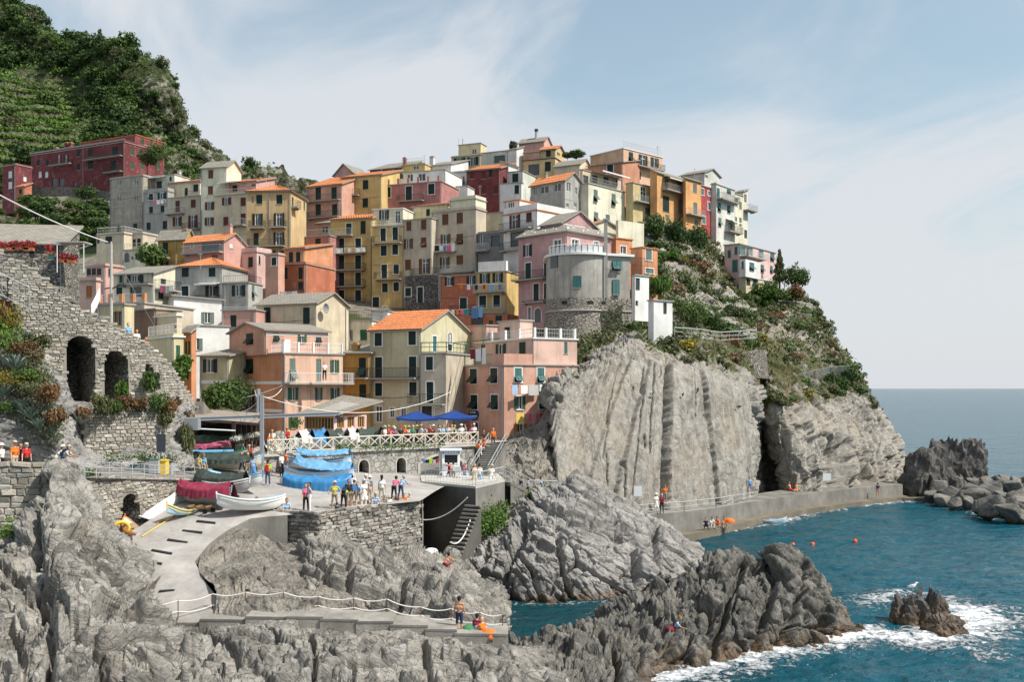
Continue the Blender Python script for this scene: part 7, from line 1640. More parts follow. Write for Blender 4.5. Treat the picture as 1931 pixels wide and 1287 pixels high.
for px,py,Y,po,fc,t,bt,l,kw in((846,912,83,'stand',180,'red','denim','man with a red rucksack at the kiosk window',{'bag':'red'}),(855,912,82.6,'stand',190,'white','khaki','person in white with grey rucksack at the kiosk window',{'bag':'lgrey'}),(876,905,84,'womanskirt',-40,'pink','sky','child in pink top and blue shorts right of the kiosk',{'h':1.3}),(895,918,79.5,'womanskirt',30,'beige','beige','woman in a short beige dress on the landing corner',{'hair':2}),(904,918,80,'stand',170,'white','sky','man in white top and blue swim shorts on the landing corner',{}),(927,918,80.5,'womanwalk',20,'white','white','woman in a white dress and hat walking on the landing',{'hat':'beige'}),(897,868,87.5,'leanrail',90,'orange','black','person in orange leaning on the terrace stair rail',{}),(906,864,88,'leanrail',100,'orange','white','person in orange cap on the terrace stair',{'hat':'orange'}),(912,850,89.5,'stand',40,'black','denim','dark-haired person high on the terrace stair',{}),(930,845,90.5,'stand',10,'orange','brown','person in ochre top at the head of the terrace stair',{}),(983,940,82,'walk',-60,'navy','denim','man in dark blue walking down the railed footpath',{}),(996,940,82.3,'womanwalk',-70,'white','navy','woman in white top on the railed footpath',{}),(1020,940,83.3,'walk',80,'lblue','beige','man in pale blue shirt hurrying along the railed footpath',{})):
 person(px,py,Y,po,fc,t,bt,l,group=G4,**kw)
for px,py,Y,po,fc,t,bt,l,kw in((1110,966,80.2,'contrapposto',-30,'skin','white','bare-chested man in white shorts standing on top of the pale rock',{'long':False}),(1088,960,80.6,'sit',60,'skin','black','bare-chested man sitting against the slab on the pale rock',{}),(1237,967,94.8,'womanskirt',10,'white','white','woman in white dress on the cliff quay by the orange ring',{'hat':'white'}),(1248,968,95,'stand',0,'maroon','black','person in dark red on the cliff quay',{'hair':3}),(1254,950,97,'stand',0,'orange','grey','person in orange vest in the cleft behind the cliff quay',{}),(1330,993,98.2,'sitknees',0,'navy','navy','dark clothed person sitting on the quay ledge',{}),(1341,991,98.7,'sitknees',10,'white','white','person in white sitting on the quay ledge',{}),(1352,991,99.3,'sitknees',-10,'orange','orange','person in orange sitting on the quay ledge',{}),(1363,991,100,'sitknees',20,'orange','skin','second person in orange on the quay ledge',{}),(1414,930,110,'stand',0,'sky','blue','person in blue in front of the dark cleft',{}),(1490,924,117,'sitfloor',40,'skin','red','sunbather on the quay top with tanned back',{}),(1502,924,118,'sitfloor',-30,'skin','orange','second sunbather on the quay top',{}),(1655,938,127.6,'stand',180,'navy','skin','bather in navy climbing down the far end of the quay',{}),(866,1194,49.6,'stand',170,'skin','navy','bare-backed man in dark swim shorts standing on the stepped path',{'long':False,'skin':1}),(912,1199,49.5,'sitfloor',40,'orange','orange','woman in an orange wrap sitting on the lowest step',{'hair':2}),(898,1193,50.2,'sit',160,'maroon','sky','person in maroon top sitting behind the orange wrap',{}),(1273,1191,55.4,'sitknees',60,'lblue','denim','blonde woman in blue top sitting on the dark ridge',{'hair':2,'long':False}),(1292,1180,56.4,'sitknees',-70,'skin','black','man in black shorts sitting behind the blonde woman on the ridge',{'skin':1}),(839,1078,65.6,'crouch',140,'skin','maroon','crouching bare-backed bather at the foot of the dark steps',{'skin':1})):
 person(px,py,Y,po,fc,t,bt,l,group='bathers on the rocks',**kw)
o=person(463,1131,51.8,'prone',0,'skin','skin','sunbather lying face down on a white towel beside the ramp foot',0,skin=1,group='bathers on the rocks');o.rotation_euler=(0,0,R(75))
G5='walkers on the cliff path'
for px,Y,po,fc,t,bt,l,kw in((3,57,'stand',80,'white','black','man in white shirt with black jacket at the left edge of the path',{'hat':'white'}),(28,57.2,'stand',60,'orange','beige','walker in a long orange jacket and sun hat',{'hat':'beige','h':1.85}),(39,57.6,'stand',20,'navy','black','walker with striped scarf between orange and red jackets',{}),(50,57.4,'stand',40,'red','black','walker in red jacket and sun hat on the cliff path',{'hat':'beige','bag':'red'}),(106,58.6,'leanrail',110,'white','beige','person in white cap leaning over the path edge',{'hat':'white'}),(119,58.4,'leanrail',90,'lgrey','navy','man with dark rucksack and straw hat leaning out from the path',{'hat':'beige','bag':'navy'})):
 person(px,0,Y,po,fc,t,bt,l,group=G5,z=path_z((px-CX)/S*Y,Y),**kw)
for px,py,Y,t,l in((242,656,73.4,'sky','man in bright blue shirt looking over the curved wall'),(258,668,74.2,'white','dark-haired person in white looking over the curved wall'),(275,682,75.0,'skin','short-haired person at the lowest visible spot behind the curved wall')):
 person(px,py,Y,'stand',30,t,'denim',l,group='people behind the curved wall')
person(612,0,95.0,'stand',10,'white','black','man in white on the orange house balcony',group='people behind the curved wall',z=W(612,719,97.5).z)
# ================================================================ boats and covers
def hull_rows(L,B,D,n=22,m=9,sheer=.35,transom=False,inset=0.0):
 P=[]
 for i in range(n+1):
  t=i/n;x=(t-.5)*L
  w=B/2*(math.sin(math.pi*min(t,.5 if transom and t>.5 else t))**.62)if 0<t<1 else(.012 if not(transom and t==1)else B/2)
  if transom and t>.5:w=B/2*(1-.22*(2*t-1)**2)
  w=max(w-inset,.01);z1=D+sheer*(2*t-1)**2*(1 if t<.5 or not transom else.5);z0=.10*D+.55*D*abs(2*t-1)**4*(1 if t<.5 or not transom else.2)+inset
  P.append([(x*(1-inset*.3),math.copysign(1,s)*w*(abs(s)**.55),z0+(z1-z0)*abs(s)**1.9)for s in np.linspace(-1,1,2*m+1)])
 return np.array(P)
BT=dict(white=paint('boat white',(.70,.70,.68),.4),blue=paint('boat blue',(.12,.30,.50),.45),lblue=paint('boat pale blue',(.36,.56,.70),.45),cream=paint('boat cream',(.62,.58,.48),.5),green=paint('boat green',(.04,.16,.11),.5),grey=paint('boat grey',(.35,.36,.36),.5),wood=paint('boat timber',(.28,.17,.09),.6),yellow=paint('boat yellow',(.70,.48,.06),.5),orange=paint('boat orange',(.62,.2,.04),.5))
def boat(label,loc,rot,L=4.6,B=1.7,D=.75,hull='white',inside='lblue',rim='blue',tilt=(0,0),transom=False,group='boats drawn up on the ramp',deck=True):
 t=empty('boat',loc,0,label,'boat',group);t.rotation_euler=(R(tilt[0]),R(tilt[1]),R(rot))
 P=hull_rows(L,B,D,transom=transom);Q=hull_rows(L,B,D,transom=transom,inset=.06);MB().grid(P,BT[hull]).build('hull',t,smooth=True);MB().grid(Q+(0,0,.05),BT[inside],True).build('inner_hull',t,smooth=True)
 if transom:m=MB();m.face([tuple(p)for p in P[-1]],BT[hull]);m.build('transom',t)
 m=MB()
 for s in(0,-1):m.tube([tuple(p)for p in P[:,s]],.045,BT[rim],5)
 m.build('gunwale',t)
 m=MB()
 for s in(0,-1):m.tube([(p[0],p[1]*1.0,p[2]-.16)for p in P[:,s]],.02,BT[rim],4)
 m.build('rubbing_strake',t)
 for k in(7,11,15):
  y=abs(Q[k,-1,1])*.97;z=Q[k,-1,2]-.18;MB().box(-.12,.12,-y,y,z,z+.04,BT['wood' if inside!='white' else 'lblue']).build('thwart',t,(Q[k,0,0],0,0))
 if deck:
  m=MB()
  for rng_ in(range(0,5),range(18,22))if not transom else(range(0,5),):
   for i in rng_:m.face([tuple(P[i,0]+(0,.03,-.03)),tuple(P[i+1,0]+(0,.03,-.03)),tuple(P[i+1,-1]+(0,-.03,-.03)),tuple(P[i,-1]+(0,-.03,-.03))],BT[inside])
  m.build('foredeck',t)
 MB().tube([(-L*.5+.02,0,P[0,-1,2]-.3),(-L*.5-.05,0,P[0,-1,2]+.16)],.05,BT[rim],6).build('stem_post',t)
 return t
def tarp(label,loc,rot,L,B,H0,mat,drop=.45,ridge=.25,tilt=(0,0),seed=0,name='tarpaulin',group='boat covers'):
 """cloth laid over a boat: ridge line, sagging spans, folded skirts"""
 nu,nv=64,34;P=np.zeros((nv,nu,3));u=np.linspace(-1,1,nu);v=np.linspace(-1,1,nv);U,V=np.meshgrid(u,v)
 taper=(1-np.abs(U)**2.6*.72);top=np.clip(1-np.abs(V)/.68,0,1);sk=np.clip((np.abs(V)-.68)/.32,0,1)
 q=np.stack([U*5+seed,V*2.5,0*U+seed],-1).reshape(-1,3);nz=fbm(q,3).reshape(U.shape);fold=perlin(np.stack([U*11+seed*3,np.sign(V)*3+V*.8,0*U],-1).reshape(-1,3)).reshape(U.shape)
 P[...,0]=U*L/2*(1+.04*sk);P[...,1]=np.sign(V)*np.minimum(np.abs(V)/.68,1)*B/2*taper+np.sign(V)*sk*(.10+.13*fold)
 P[...,2]=H0+ridge*top*(1-.35*np.cos(U*math.pi*2.2+seed)*.5)+.10*nz-sk*drop*(1+.35*perlin(np.stack([U*6+seed,np.sign(V)*2,0*U],-1).reshape(-1,3)).reshape(U.shape))+.22*U**2
 me=np_mesh(name,P.reshape(-1,3),gridfaces(nv,nu),[mat],True);o=link(name,me,None,loc,(R(tilt[0]),R(tilt[1]),R(rot)));return tag(o,label,'boat cover',group)
def tmat(n,c,r=.6):return paint('tarp '+n,c,r,.3)
def gpt(px,py):return W(px,py,gpick(RAMPP,px,py))
T_BLUE,T_LBLUE,T_RED,T_GREEN,T_CREAM,T_WHITE,T_PINK=tmat('blue',(.04,.20,.42),.45),tmat('pale blue',(.16,.36,.56),.45),tmat('wine',(.26,.03,.06)),tmat('dark green',(.045,.06,.05)),tmat('cream',(.52,.46,.36),.8),tmat('white',(.62,.60,.56),.8),tmat('pink',(.42,.10,.16))
boat('white open rowing boat with pale blue deck and blue stripe beside the green cover',gpt(441,925)+up*.12,152,5.0,1.75,.8,'white','lblue','blue',(4,0))
boat('small white rowing boat with pale blue inside at the head of the quay wall',gpt(474,968)+up*.1,28,4.2,1.5,.7,'white','lblue','white',(-5,3))
boat('boat hidden under the wine red cover',gpt(388,956)+up*.15,150,4.4,1.6,.8,'grey','grey','grey');tarp('wine red cover with hanging skirt over a boat on the ramp',gpt(388,956)+up*.2,150,4.6,1.75,.95,T_RED,.55,.3,(0,0),2)
boat('grey-hulled boat under the dark green cover on the ramp',gpt(420,936)+up*.12,150,4.8,1.7,.8,'grey','grey','white');tarp('dark green cover draped over a grey boat behind the wine red one',gpt(418,935)+up*.2,150,4.4,1.8,.95,T_GREEN,.4,.35,(0,0),5)
t=boat('long white slender hull leaning bottom-out against the ramp wall',W(316,950,63.4)+Vector((.8,-.2,0)),76,5.8,1.25,.40,'white','cream','white',(-68,-15),deck=False)
boat('little white dinghy with orange rim tipped into the niche',W(246,1012,59.3),-35,1.9,1.0,.5,'white','cream','orange',(0,22),True)
boat('small pale blue dinghy with yellow rim at the foot of the ramp wall',gpt(345,975)+up*.05,62,2.6,.8,.35,'lblue','blue','yellow',(0,6),deck=False)
boat('pale boat under the dark green cover near the pavilion',gpt(432,890)+up*.1,165,5.4,1.8,.8,'cream','grey','lblue');tarp('long dark green cover on a pale boat near the pavilion',gpt(420,892)+up*.15,168,4.6,1.9,.9,T_GREEN,.35,.3,(0,0),9)
boat('cream boat in the row beside the pavilion',gpt(410,880)+up*.2,172,5.0,1.7,.8,'cream','green','green');boat('green boat with a pink cover beside the pavilion',gpt(400,869)+up*.35,174,5.2,1.7,.8,'green','green','white');tarp('faded pink cover on the green boat beside the pavilion',gpt(392,869)+up*.35,174,4.2,1.6,.9,T_PINK,.25,.25,(0,0),12)
tarp('green mesh cover on the rearmost boat beside the pavilion',gpt(402,860)+up*.5,176,5.4,2.0,.9,tmat('mesh green',(.12,.22,.16)),.4,.3,(0,0),15)
boat('boat seen bow-on beneath the cream cover',gpt(508,884)+up*.2,95,4.6,2.1,.9,'white','grey','cream');tarp('rounded cream cover on the boat seen bow-on',gpt(508,884)+up*.3,95,4.7,2.1,1.0,T_CREAM,.45,.45,(0,0),3)
boat('white boat topmost behind the blue tarps',W(592,900,76.4)+up*.35,172,6.0,2.0,.9,'white','lblue','blue');tarp('pale blue tarpaulin along the rear white boat',W(610,897,76.2)+up*.5,168,4.2,1.9,1.15,T_LBLUE,.10,.25,(0,0),21)
boat('white boat in the middle of the blue tarps',W(602,920,73.5)+up*.25,163,5.8,1.9,.9,'white','grey','blue');tarp('mid blue tarpaulin slumped over the middle boat',W(608,918,73.6)+up*.3,163,4.6,1.9,1.15,T_LBLUE,.12,.45,(0,-5),27)
boat('white boat under the long deep blue tarpaulin',W(598,942,70.6)+up*.25,176,5.4,2.0,.9,'white','grey','white');tarp('deep blue tarpaulin hanging in folds to the ground',W(600,942,70.4)+up*.25,176,4.9,2.3,1.1,T_BLUE,1.0,.3,(0,0),33)
k=MB().box(-2.9,2.6,-.5,.45,-.3,.36,M_CONC).build('concrete_plinth',None,W(612,955,68.9));tag(k,'low concrete plinth in front of the blue tarps','plinth')
k=boat('upturned dark hull beside the quay crowd',W(672,925,75.0),160,3.4,1.4,.6,'grey','grey','grey',(170,0),deck=False);k.location+=up*.75
for px,Y,lab,mat,L,B in((570,80.6,'crumpled white cover on a boat at the start of the terrace',T_WHITE,2.4,1.5),(600,82,'blue cover on the second terrace boat',T_BLUE,2.2,1.4),(630,83.5,'dark green cover on the third terrace boat',T_GREEN,2.6,1.4),(660,84.5,'grubby white cover on the fourth terrace boat',T_WHITE,2.6,1.5),(690,86,'black-green cover on the fifth terrace boat',T_GREEN,2.4,1.4),(722,88,'grey-green tarpaulin slung over the last terrace boat',tmat('grey green',(.12,.13,.12)),3.4,1.7)):
 p=Wz(px,Y,TZ);boat('boat beneath the '+lab,p+up*.1,80+rng.uniform(-15,15),L*1.5,B,.7,'white','grey','white',group='boats laid up on the terrace',deck=False);tarp(lab,p+up*.15,80+rng.uniform(-15,15),L*1.5,B*1.1,.95,mat,.55,.45,(0,0),px*.1,group='covers of the terrace boats')
boat('pale blue dinghy floating at the foot of the cliff quay',Wz(1452,108.5,-.15),165,3.4,1.4,.6,'lblue','lblue','white',(0,0),True,'boats afloat')
t=empty('boat_trolley',gpt(378,968),R(-15),'small timber boat trolley with wheels in front of the wine red cover','trolley')
for y in(-.35,.35):MB().box(-.85,.85,y-.05,y+.05,.3,.4,BT['wood']).build('beam',t)
for x in(-.6,0,.6):MB().box(x-.06,x+.06,-.5,.5,.4,.47,BT['wood']).build('cross_beam',t)
for x in(-.6,.6):
 for y in(-.45,.45):m=MB();m.tube([(x,y-.04,.15),(x,y+.04,.15)],.15,M_DARK,12);m.build('wheel',t)
for lab,pts,mat in(('orange rope coiled along the foot of the ramp wall',[(296,990),(305,983),(318,984),(328,976),(338,966),(352,956)],BT['orange']),('thin yellow rope lying along the edge of the ramp',[(268,1014),(290,1000),(315,984),(334,970)],BT['yellow'])):
 tag(MB().tube([gpt(*q)+up*.05 for q in pts],.035,mat,5).build('rope'),lab,'rope')
t=MB();P=np.array([[((.42+.11*math.cos(2*math.pi*v/8))*math.cos(2*math.pi*u/16),.11*math.sin(2*math.pi*v/8),(.42+.11*math.cos(2*math.pi*v/8))*math.sin(2*math.pi*u/16))for u in range(17)]for v in range(9)]);t.grid(P,BT['yellow']);tag(t.build('swim_ring',None,W(229,998,58.8),(R(10),0,R(30)),smooth=True),'yellow ring beside the dinghy in the niche','ring')
for k,(a,b)in enumerate((((371,984),(407,988)),((344,1002),(382,1006)),((316,1019),(354,1025)),((286,1039),(325,1046)),((262,1060),(306,1065)),((300,1117),(330,1115)))):
 p,q=gpt(*a),gpt(*b);d=q-p;m=MB();s=Vector((0,.09,.03));m.face([p-s*1+up*.06,q-s+up*.06,q+s+up*.05,p+s+up*.05],M_DARK);m.face([p-s-up*.06,q-s-up*.06,q-s+up*.06,p-s+up*.06],M_DARK)
 o=m.build('ramp_slat');tag(o,'%s dark timber slat let into the ramp'%('highest','second','third','fourth','fifth','lowest short')[k],'slat','timber slats across the ramp')
# ================================================================ plants
def leafmat(name,dark,light,tip=None,trans=.25):
 b=NB(name);r=b.rand();g=b.n('ShaderNodeNewGeometry').outputs['Random Per Island'];n=b.noise(b.pos(),.5,3)
 f=b.math('ADD',b.math('MULTIPLY',g,.45),b.math('ADD',b.math('MULTIPLY',n,.45),b.math('MULTIPLY',r,.25)))
 c=b.mix(b.ramp(f,[(.25,0.0),(.85,1.0)]),dark,light)
 if tip:c=b.mix(b.ramp(b.math('FRACT',b.math('MULTIPLY',g,5.7)),[(.62,0.0),(.66,1.0)]),c,tip)
 b.col(c).rough(.65);t=b.n('ShaderNodeBsdfTranslucent');b.l(c,t.inputs[0]);mx=b.n('ShaderNodeMixShader');mx.inputs[0].default_value=trans
 b.l(b.b.outputs[0],mx.inputs[1]);b.l(t.outputs[0],mx.inputs[2]);b.l(mx.outputs[0],b.t.nodes['Material Output'].inputs[0]);return b.m
L_DARK=leafmat('leaf holm oak',(.014,.034,.011),(.085,.14,.036));L_MID=leafmat('leaf green',(.022,.052,.012),(.115,.185,.04));L_BRIGHT=leafmat('leaf bright',(.03,.075,.012),(.13,.22,.035))
L_OLIVE=leafmat('leaf olive',(.042,.056,.022),(.165,.175,.075));L_RUST=leafmat('leaf rust',(.085,.055,.025),(.25,.135,.06));L_YEL=leafmat('leaf yellow',(.07,.07,.015),(.38,.30,.04));L_DRY=leafmat('leaf dry',(.09,.07,.035),(.26,.20,.11))
L_AGAVE=leafmat('leaf agave',(.09,.13,.10),(.26,.33,.26),None,.05);L_FLOW=leafmat('flower white',(.55,.56,.50),(.72,.72,.66));L_RFLOW=leafmat('flower red',(.35,.02,.03),(.60,.05,.08),(.03,.08,.02));L_VINE=leafmat('leaf vine',(.05,.115,.016),(.21,.34,.06))
M_BARK=paint('bark',(.10,.075,.055),.9,.4)
def leaves(n,lobes,ls,rs,up_bias=.3,shell=.55,flat=1.0):
 """leaf quads spread through ellipsoid lobes [(cx,cy,cz,rx,ry,rz)]"""
 lob=np.array(lobes,float);wt=(lob[:,3]*lob[:,4]*lob[:,5])**.67;k=rs.choice(len(lob),n,p=wt/wt.sum())
 d=rs.normal(size=(n,3));d/=np.linalg.norm(d,axis=1)[:,None];rr=(1-shell*rs.rand(n)**1.6)
 q=perlin(d*2.3+k[:,None]*3.1)*.28+1;c=lob[k,:3]+d*lob[k,3:]*(rr*q)[:,None]
 nrm=d*.8+rs.normal(size=(n,3))*.55;nrm[:,2]+=up_bias;nrm/=np.linalg.norm(nrm,axis=1)[:,None]
 a=np.cross(nrm,rs.normal(size=(n,3)));a/=np.linalg.norm(a,axis=1)[:,None]+1e-9;b=np.cross(nrm,a);s=ls*(.6+.8*rs.rand(n))[:,None]
 return np.stack([c-a*s,c-b*s*.55+nrm*s*.12,c+a*s,c+b*s*.55+nrm*s*.12],1).reshape(-1,3),np.arange(4*n).reshape(-1,4)
def crown(seed,n,ls,kind='round'):
 rs=np.random.RandomState(seed);L=[]
 if kind=='round':
  L=[(0,0,1.0,.62,.62,.62)]+[(math.cos(a)*.5,math.sin(a)*.5,.75+rs.rand()*.55,.42+rs.rand()*.15,.42,.36+rs.rand()*.12)for a in rs.rand(7)*6.28]
 elif kind=='low':
  L=[(0,0,.35,.7,.7,.42)]+[(math.cos(a)*.6,math.sin(a)*.6,.25+rs.rand()*.3,.35+rs.rand()*.15,.38,.26+rs.rand()*.12)for a in rs.rand(7)*6.28]
 elif kind=='pine':
  L=[(0,0,.5+.32*k,.62-.12*k,.62-.12*k,.22)for k in range(5)]
 return leaves(n,L,ls,rs)
def crown_mesh(seed,n,ls,kind,mat,trunk=True,name='tree'):
 V,F=crown(seed,n,ls,kind);m=MB()
 if trunk:m.tube([(0,0,-.6),(.03,.02,.35),(.0,.05,.9)],[.07,.05,.03],M_BARK,6)
 F2=[tuple(f)for f in F];o=len(m.v);m.v+=[tuple(p)for p in V];m.f+=[tuple(i+o for i in f)for f in F2];m.m+=[m.mi(mat)]*len(F2);return m.mesh(name)
# --- wooded hill
HT=[crown_mesh(100+k,620,.115,kd,mt)for k,(kd,mt)in enumerate((('round',L_DARK),('round',L_DARK),('round',L_MID),('low',L_MID),('low',L_OLIVE),('round',L_OLIVE),('pine',L_DARK),('low',L_DARK)))]
HTL=['dark evergreen oak in the dense wood on the hill','dark evergreen oak in the dense wood on the hill','mid green tree on the wooded hill','spreading green bush on the wooded hill','olive grey bush on the wooded hill','olive grey tree on the wooded hill','dark layered conifer on the wooded hill','low dark bush on the wooded hill']
def scatter_hill():
 P,N,px,py,ed=(HILL[k]for k in('P','N','px','py','ed'));rs=random.Random(11);nv,nu=px.shape;n=0;tries=0
 placed=[]
 while n<290 and tries<9000:
  tries+=1;j=rs.randrange(nu);i=rs.randrange(int(nv*.80));x,y=px[i,j],py[i,j]
  if not(-40<x<500 and-60<y<365):continue
  vine=(x<160 and 140<y<345)
  if vine and rs.random()<.93:continue
  if ed[i,j]>.55 and rs.random()<.62:continue
  Yd=P[i,j,1];s=rs.uniform(2.6,5.4)*(.62 if ed[i,j]>.5 else 1)
  if any(abs(x-a)<7 and abs(y-b)<5 for a,b in placed):continue
  placed.append((x,y))
  k=rs.choices(range(8),(5,5,4,4,2,2,1.0,4))[0]
  o=link('tree',HT[k],None,P[i,j]+np.array([0,0,-.25*s]),(0,0,rs.uniform(0,6.3)),(s,s,s*rs.uniform(.8,1.2)));wh='against the sky along the hill crest' if y<np.interp(x,[0,140,240,320,400,500],[40,105,105,160,300,350])else 'on the bare right shoulder of the hill' if ed[i,j]>.5 else 'among the vine terraces' if x<160 and y>140 else 'just above the crimson palazzo' if y>240 else 'in the upper wood of the hill';lb=('tall ' if s>4.4 else 'small ' if s<3.3 else '')+HTL[k].split(' on the')[0].split(' in the')[0]+' '+wh;tag(o,lb,'tree' if 'bush' not in lb else 'bush',lb+' (several)');n+=1
 m=[];rs2=np.random.RandomState(5);idx=rs2.randint(0,nv*nu,60000);pf=P.reshape(-1,3)[idx];ok=(px.ravel()[idx]>-60)&(px.ravel()[idx]<520)&(py.ravel()[idx]<380)&(rs2.rand(len(idx))>ed.ravel()[idx]*.8)&~((px.ravel()[idx]<165)&(py.ravel()[idx]>125)&(rs2.rand(len(idx))<.8));pf=pf[ok]+rs2.normal(size=(ok.sum(),3))*.8
 pf[:,2]+=rs2.rand(len(pf))*1.3;c=len(pf);nrm=rs2.normal(size=(c,3))*.6+(0.1,-.5,.8);nrm/=np.linalg.norm(nrm,axis=1)[:,None];a=np.cross(nrm,rs2.normal(size=(c,3)));a/=np.linalg.norm(a,axis=1)[:,None];b=np.cross(nrm,a);s=(.35+.55*rs2.rand(c))[:,None]
 V=np.stack([pf-a*s,pf-b*s*.6,pf+a*s,pf+b*s*.6],1).reshape(-1,3);o=link('undergrowth',np_mesh('undergrowth',V,np.arange(4*c).reshape(-1,4),[L_MID],False));o['kind']='stuff'
 q=[]
 for i in range(0,nv,1):
  for j in range(0,nu,1):
   if-30<px[i,j]<175 and 120<py[i,j]<345 and abs(((P[i,j,2]/3.4+.5)%1)-.5)<.05:q.append(P[i,j])
 q=np.array(q);q=np.repeat(q,7,0)+rs2.normal(size=(len(q)*7,3))*(1.1,.4,.3)+(0,0,.7);c=len(q);nrm=rs2.normal(size=(c,3))+(0,-.6,.7);nrm/=np.linalg.norm(nrm,axis=1)[:,None];a=np.cross(nrm,rs2.normal(size=(c,3)));a/=np.linalg.norm(a,axis=1)[:,None];b=np.cross(nrm,a);s=(.28+.3*rs2.rand(c))[:,None]
 V=np.stack([q-a*s,q-b*s*.7,q+a*s,q+b*s*.7],1).reshape(-1,3);o=link('vineyard',np_mesh('vineyard',V,np.arange(4*c).reshape(-1,4),[L_VINE],False));o['kind']='stuff'
scatter_hill()
# --- single trees and bushes with trunk and crown as parts
def tree(px,py,Y,hgt,rad,mat,label,n=1600,ls=.14,kind='round',name='tree',cat='tree',seed=0,trunk=True,group=None):
 t=empty(name,W(px,py,Y),rng.uniform(0,6),label,cat,group)
 if trunk:
  m=MB();z=hgt*.55;m.tube([(0,0,-1.0),(.05*hgt*.3,0,z*.5),(0,.04,z)],[.05*hgt*.6,.035*hgt*.6,.02*hgt],M_BARK,7)
  for a in(0,2.1,4.2):m.tube([(0,0,z*.6),(math.cos(a)*rad*.5,math.sin(a)*rad*.5,z*1.25)],[.018*hgt,.008*hgt],M_BARK,5)
  m.build('trunk',t)
 V,F=crown(seed+int(px),n,1.0*ls/max(rad,.5),kind);V=V*(rad,rad,hgt/(1.55 if kind=='round' else.85 if kind=='low' else 2.0));V[:,2]+=(.0 if kind=='low' else hgt*.05)
 link('crown',np_mesh('crown',V,F,[mat],False),t);return t
for px,py,Y,h,r,mt,lab,kd in((1305,640,131,5.2,3.2,L_MID,'big dark fig tree hanging over the footpath beside the white block','round'),(1340,640,134,3.4,2.2,L_MID,'lower right half of the fig thicket over the footpath','round'),(1244,556,126,2.6,1.9,L_BRIGHT,'bright green creeper bush on the terrace above the white annex','low'),(1500,560,168,5.2,2.6,L_MID,'green tree at the right corner of the headland garden','round'),(1470,545,172,6.5,1.9,L_OLIVE,'feathery dark tree behind the pink villa','pine'),(1440,578,162,3.6,2.8,L_BRIGHT,'rounded green bush in the headland garden before the villa','round'),(1465,580,162.5,3.0,2.4,L_MID,'darker bush right of the rounded green garden bush','round'),(1500,575,165,3.2,1.7,L_RUST,'rust brown bush at the garden edge','round'),(1420,575,160,1.8,1.8,L_MID,'low bush at the left of the headland garden','low'),(1447,580,161,1.3,1.0,L_BRIGHT,'small fresh green shrub by the garden railing','low'),(1580,738,142,2.6,2.2,L_MID,'green bush caught in the rockfall net','low'),(1600,722,147,2.4,1.8,L_DARK,'dark bush above the net posts','low'),(1560,745,139,2.0,1.9,L_OLIVE,'olive bush below the net','low'),(1230,470,160,5.0,2.0,L_DARK,'dark ivy mass hanging beside the cream block','round'),(1275,480,164,5.0,2.4,L_DARK,'upper dark creeper on the headland wall','round'),(1310,500,165,5.6,2.4,L_DARK,'lower dark creeper under the orange row','round'),(1335,510,167,4.0,2.0,L_OLIVE,'dull creeper at the right end under the row','round'),(1255,492,156,1.6,2.2,L_BRIGHT,'light green plants on the terrace above the garden wall','low'),(435,800,92,4.0,2.6,L_MID,'glossy magnolia tree left of the orange corner house','round'),(408,790,90,3.0,1.7,L_MID,'smaller glossy tree behind the pavilion roof','round'),(340,735,84,2.6,1.0,L_BRIGHT,'upright cactus-like bush at the corner of the yellow house','round'),(285,500,143,3.2,2.0,L_MID,'round green shrub beside the little arches','low'),(295,322,221,5.5,3.2,L_MID,'leafy tree against the lit end of the crimson palazzo','round'),(278,325,222,4.5,2.4,L_OLIVE,'second tree against the crimson palazzo','round'),(968,282,207,1.6,.8,L_OLIVE,'palm-like plant beside the topmost pink box','low'),(1092,296,190,1.3,2.0,L_MID,'roof garden shrub on the village skyline','low'),(1070,297,192,1.1,1.5,L_OLIVE,'left half of the skyline roof garden','low')):
 tree(px,py,Y,h,r,mt,lab,1500,.16 if Y<140 else.2,kd,'tree' if kd!='low' else 'bush','tree' if kd!='low' else 'bush',3)
for k in range(46):
 px=rng.uniform(-10,215);py=rng.uniform(375,470);Y=float(np.interp(py,[365,470],[214,190]))-3;s=rng.uniform(1.2,2.6)
 mt=rng.choice([3,4,7,2,0]);o=link('bush',HT[mt],None,W(px,py+6,Y),(0,0,rng.uniform(0,6)),(s*1.3,s*1.3,s));tag(o,('green','olive','dark','leafy','dark')[[3,4,7,2,0].index(mt)]+' bush on the garden terraces under the crimson palazzo','bush','bushes under the crimson palazzo')
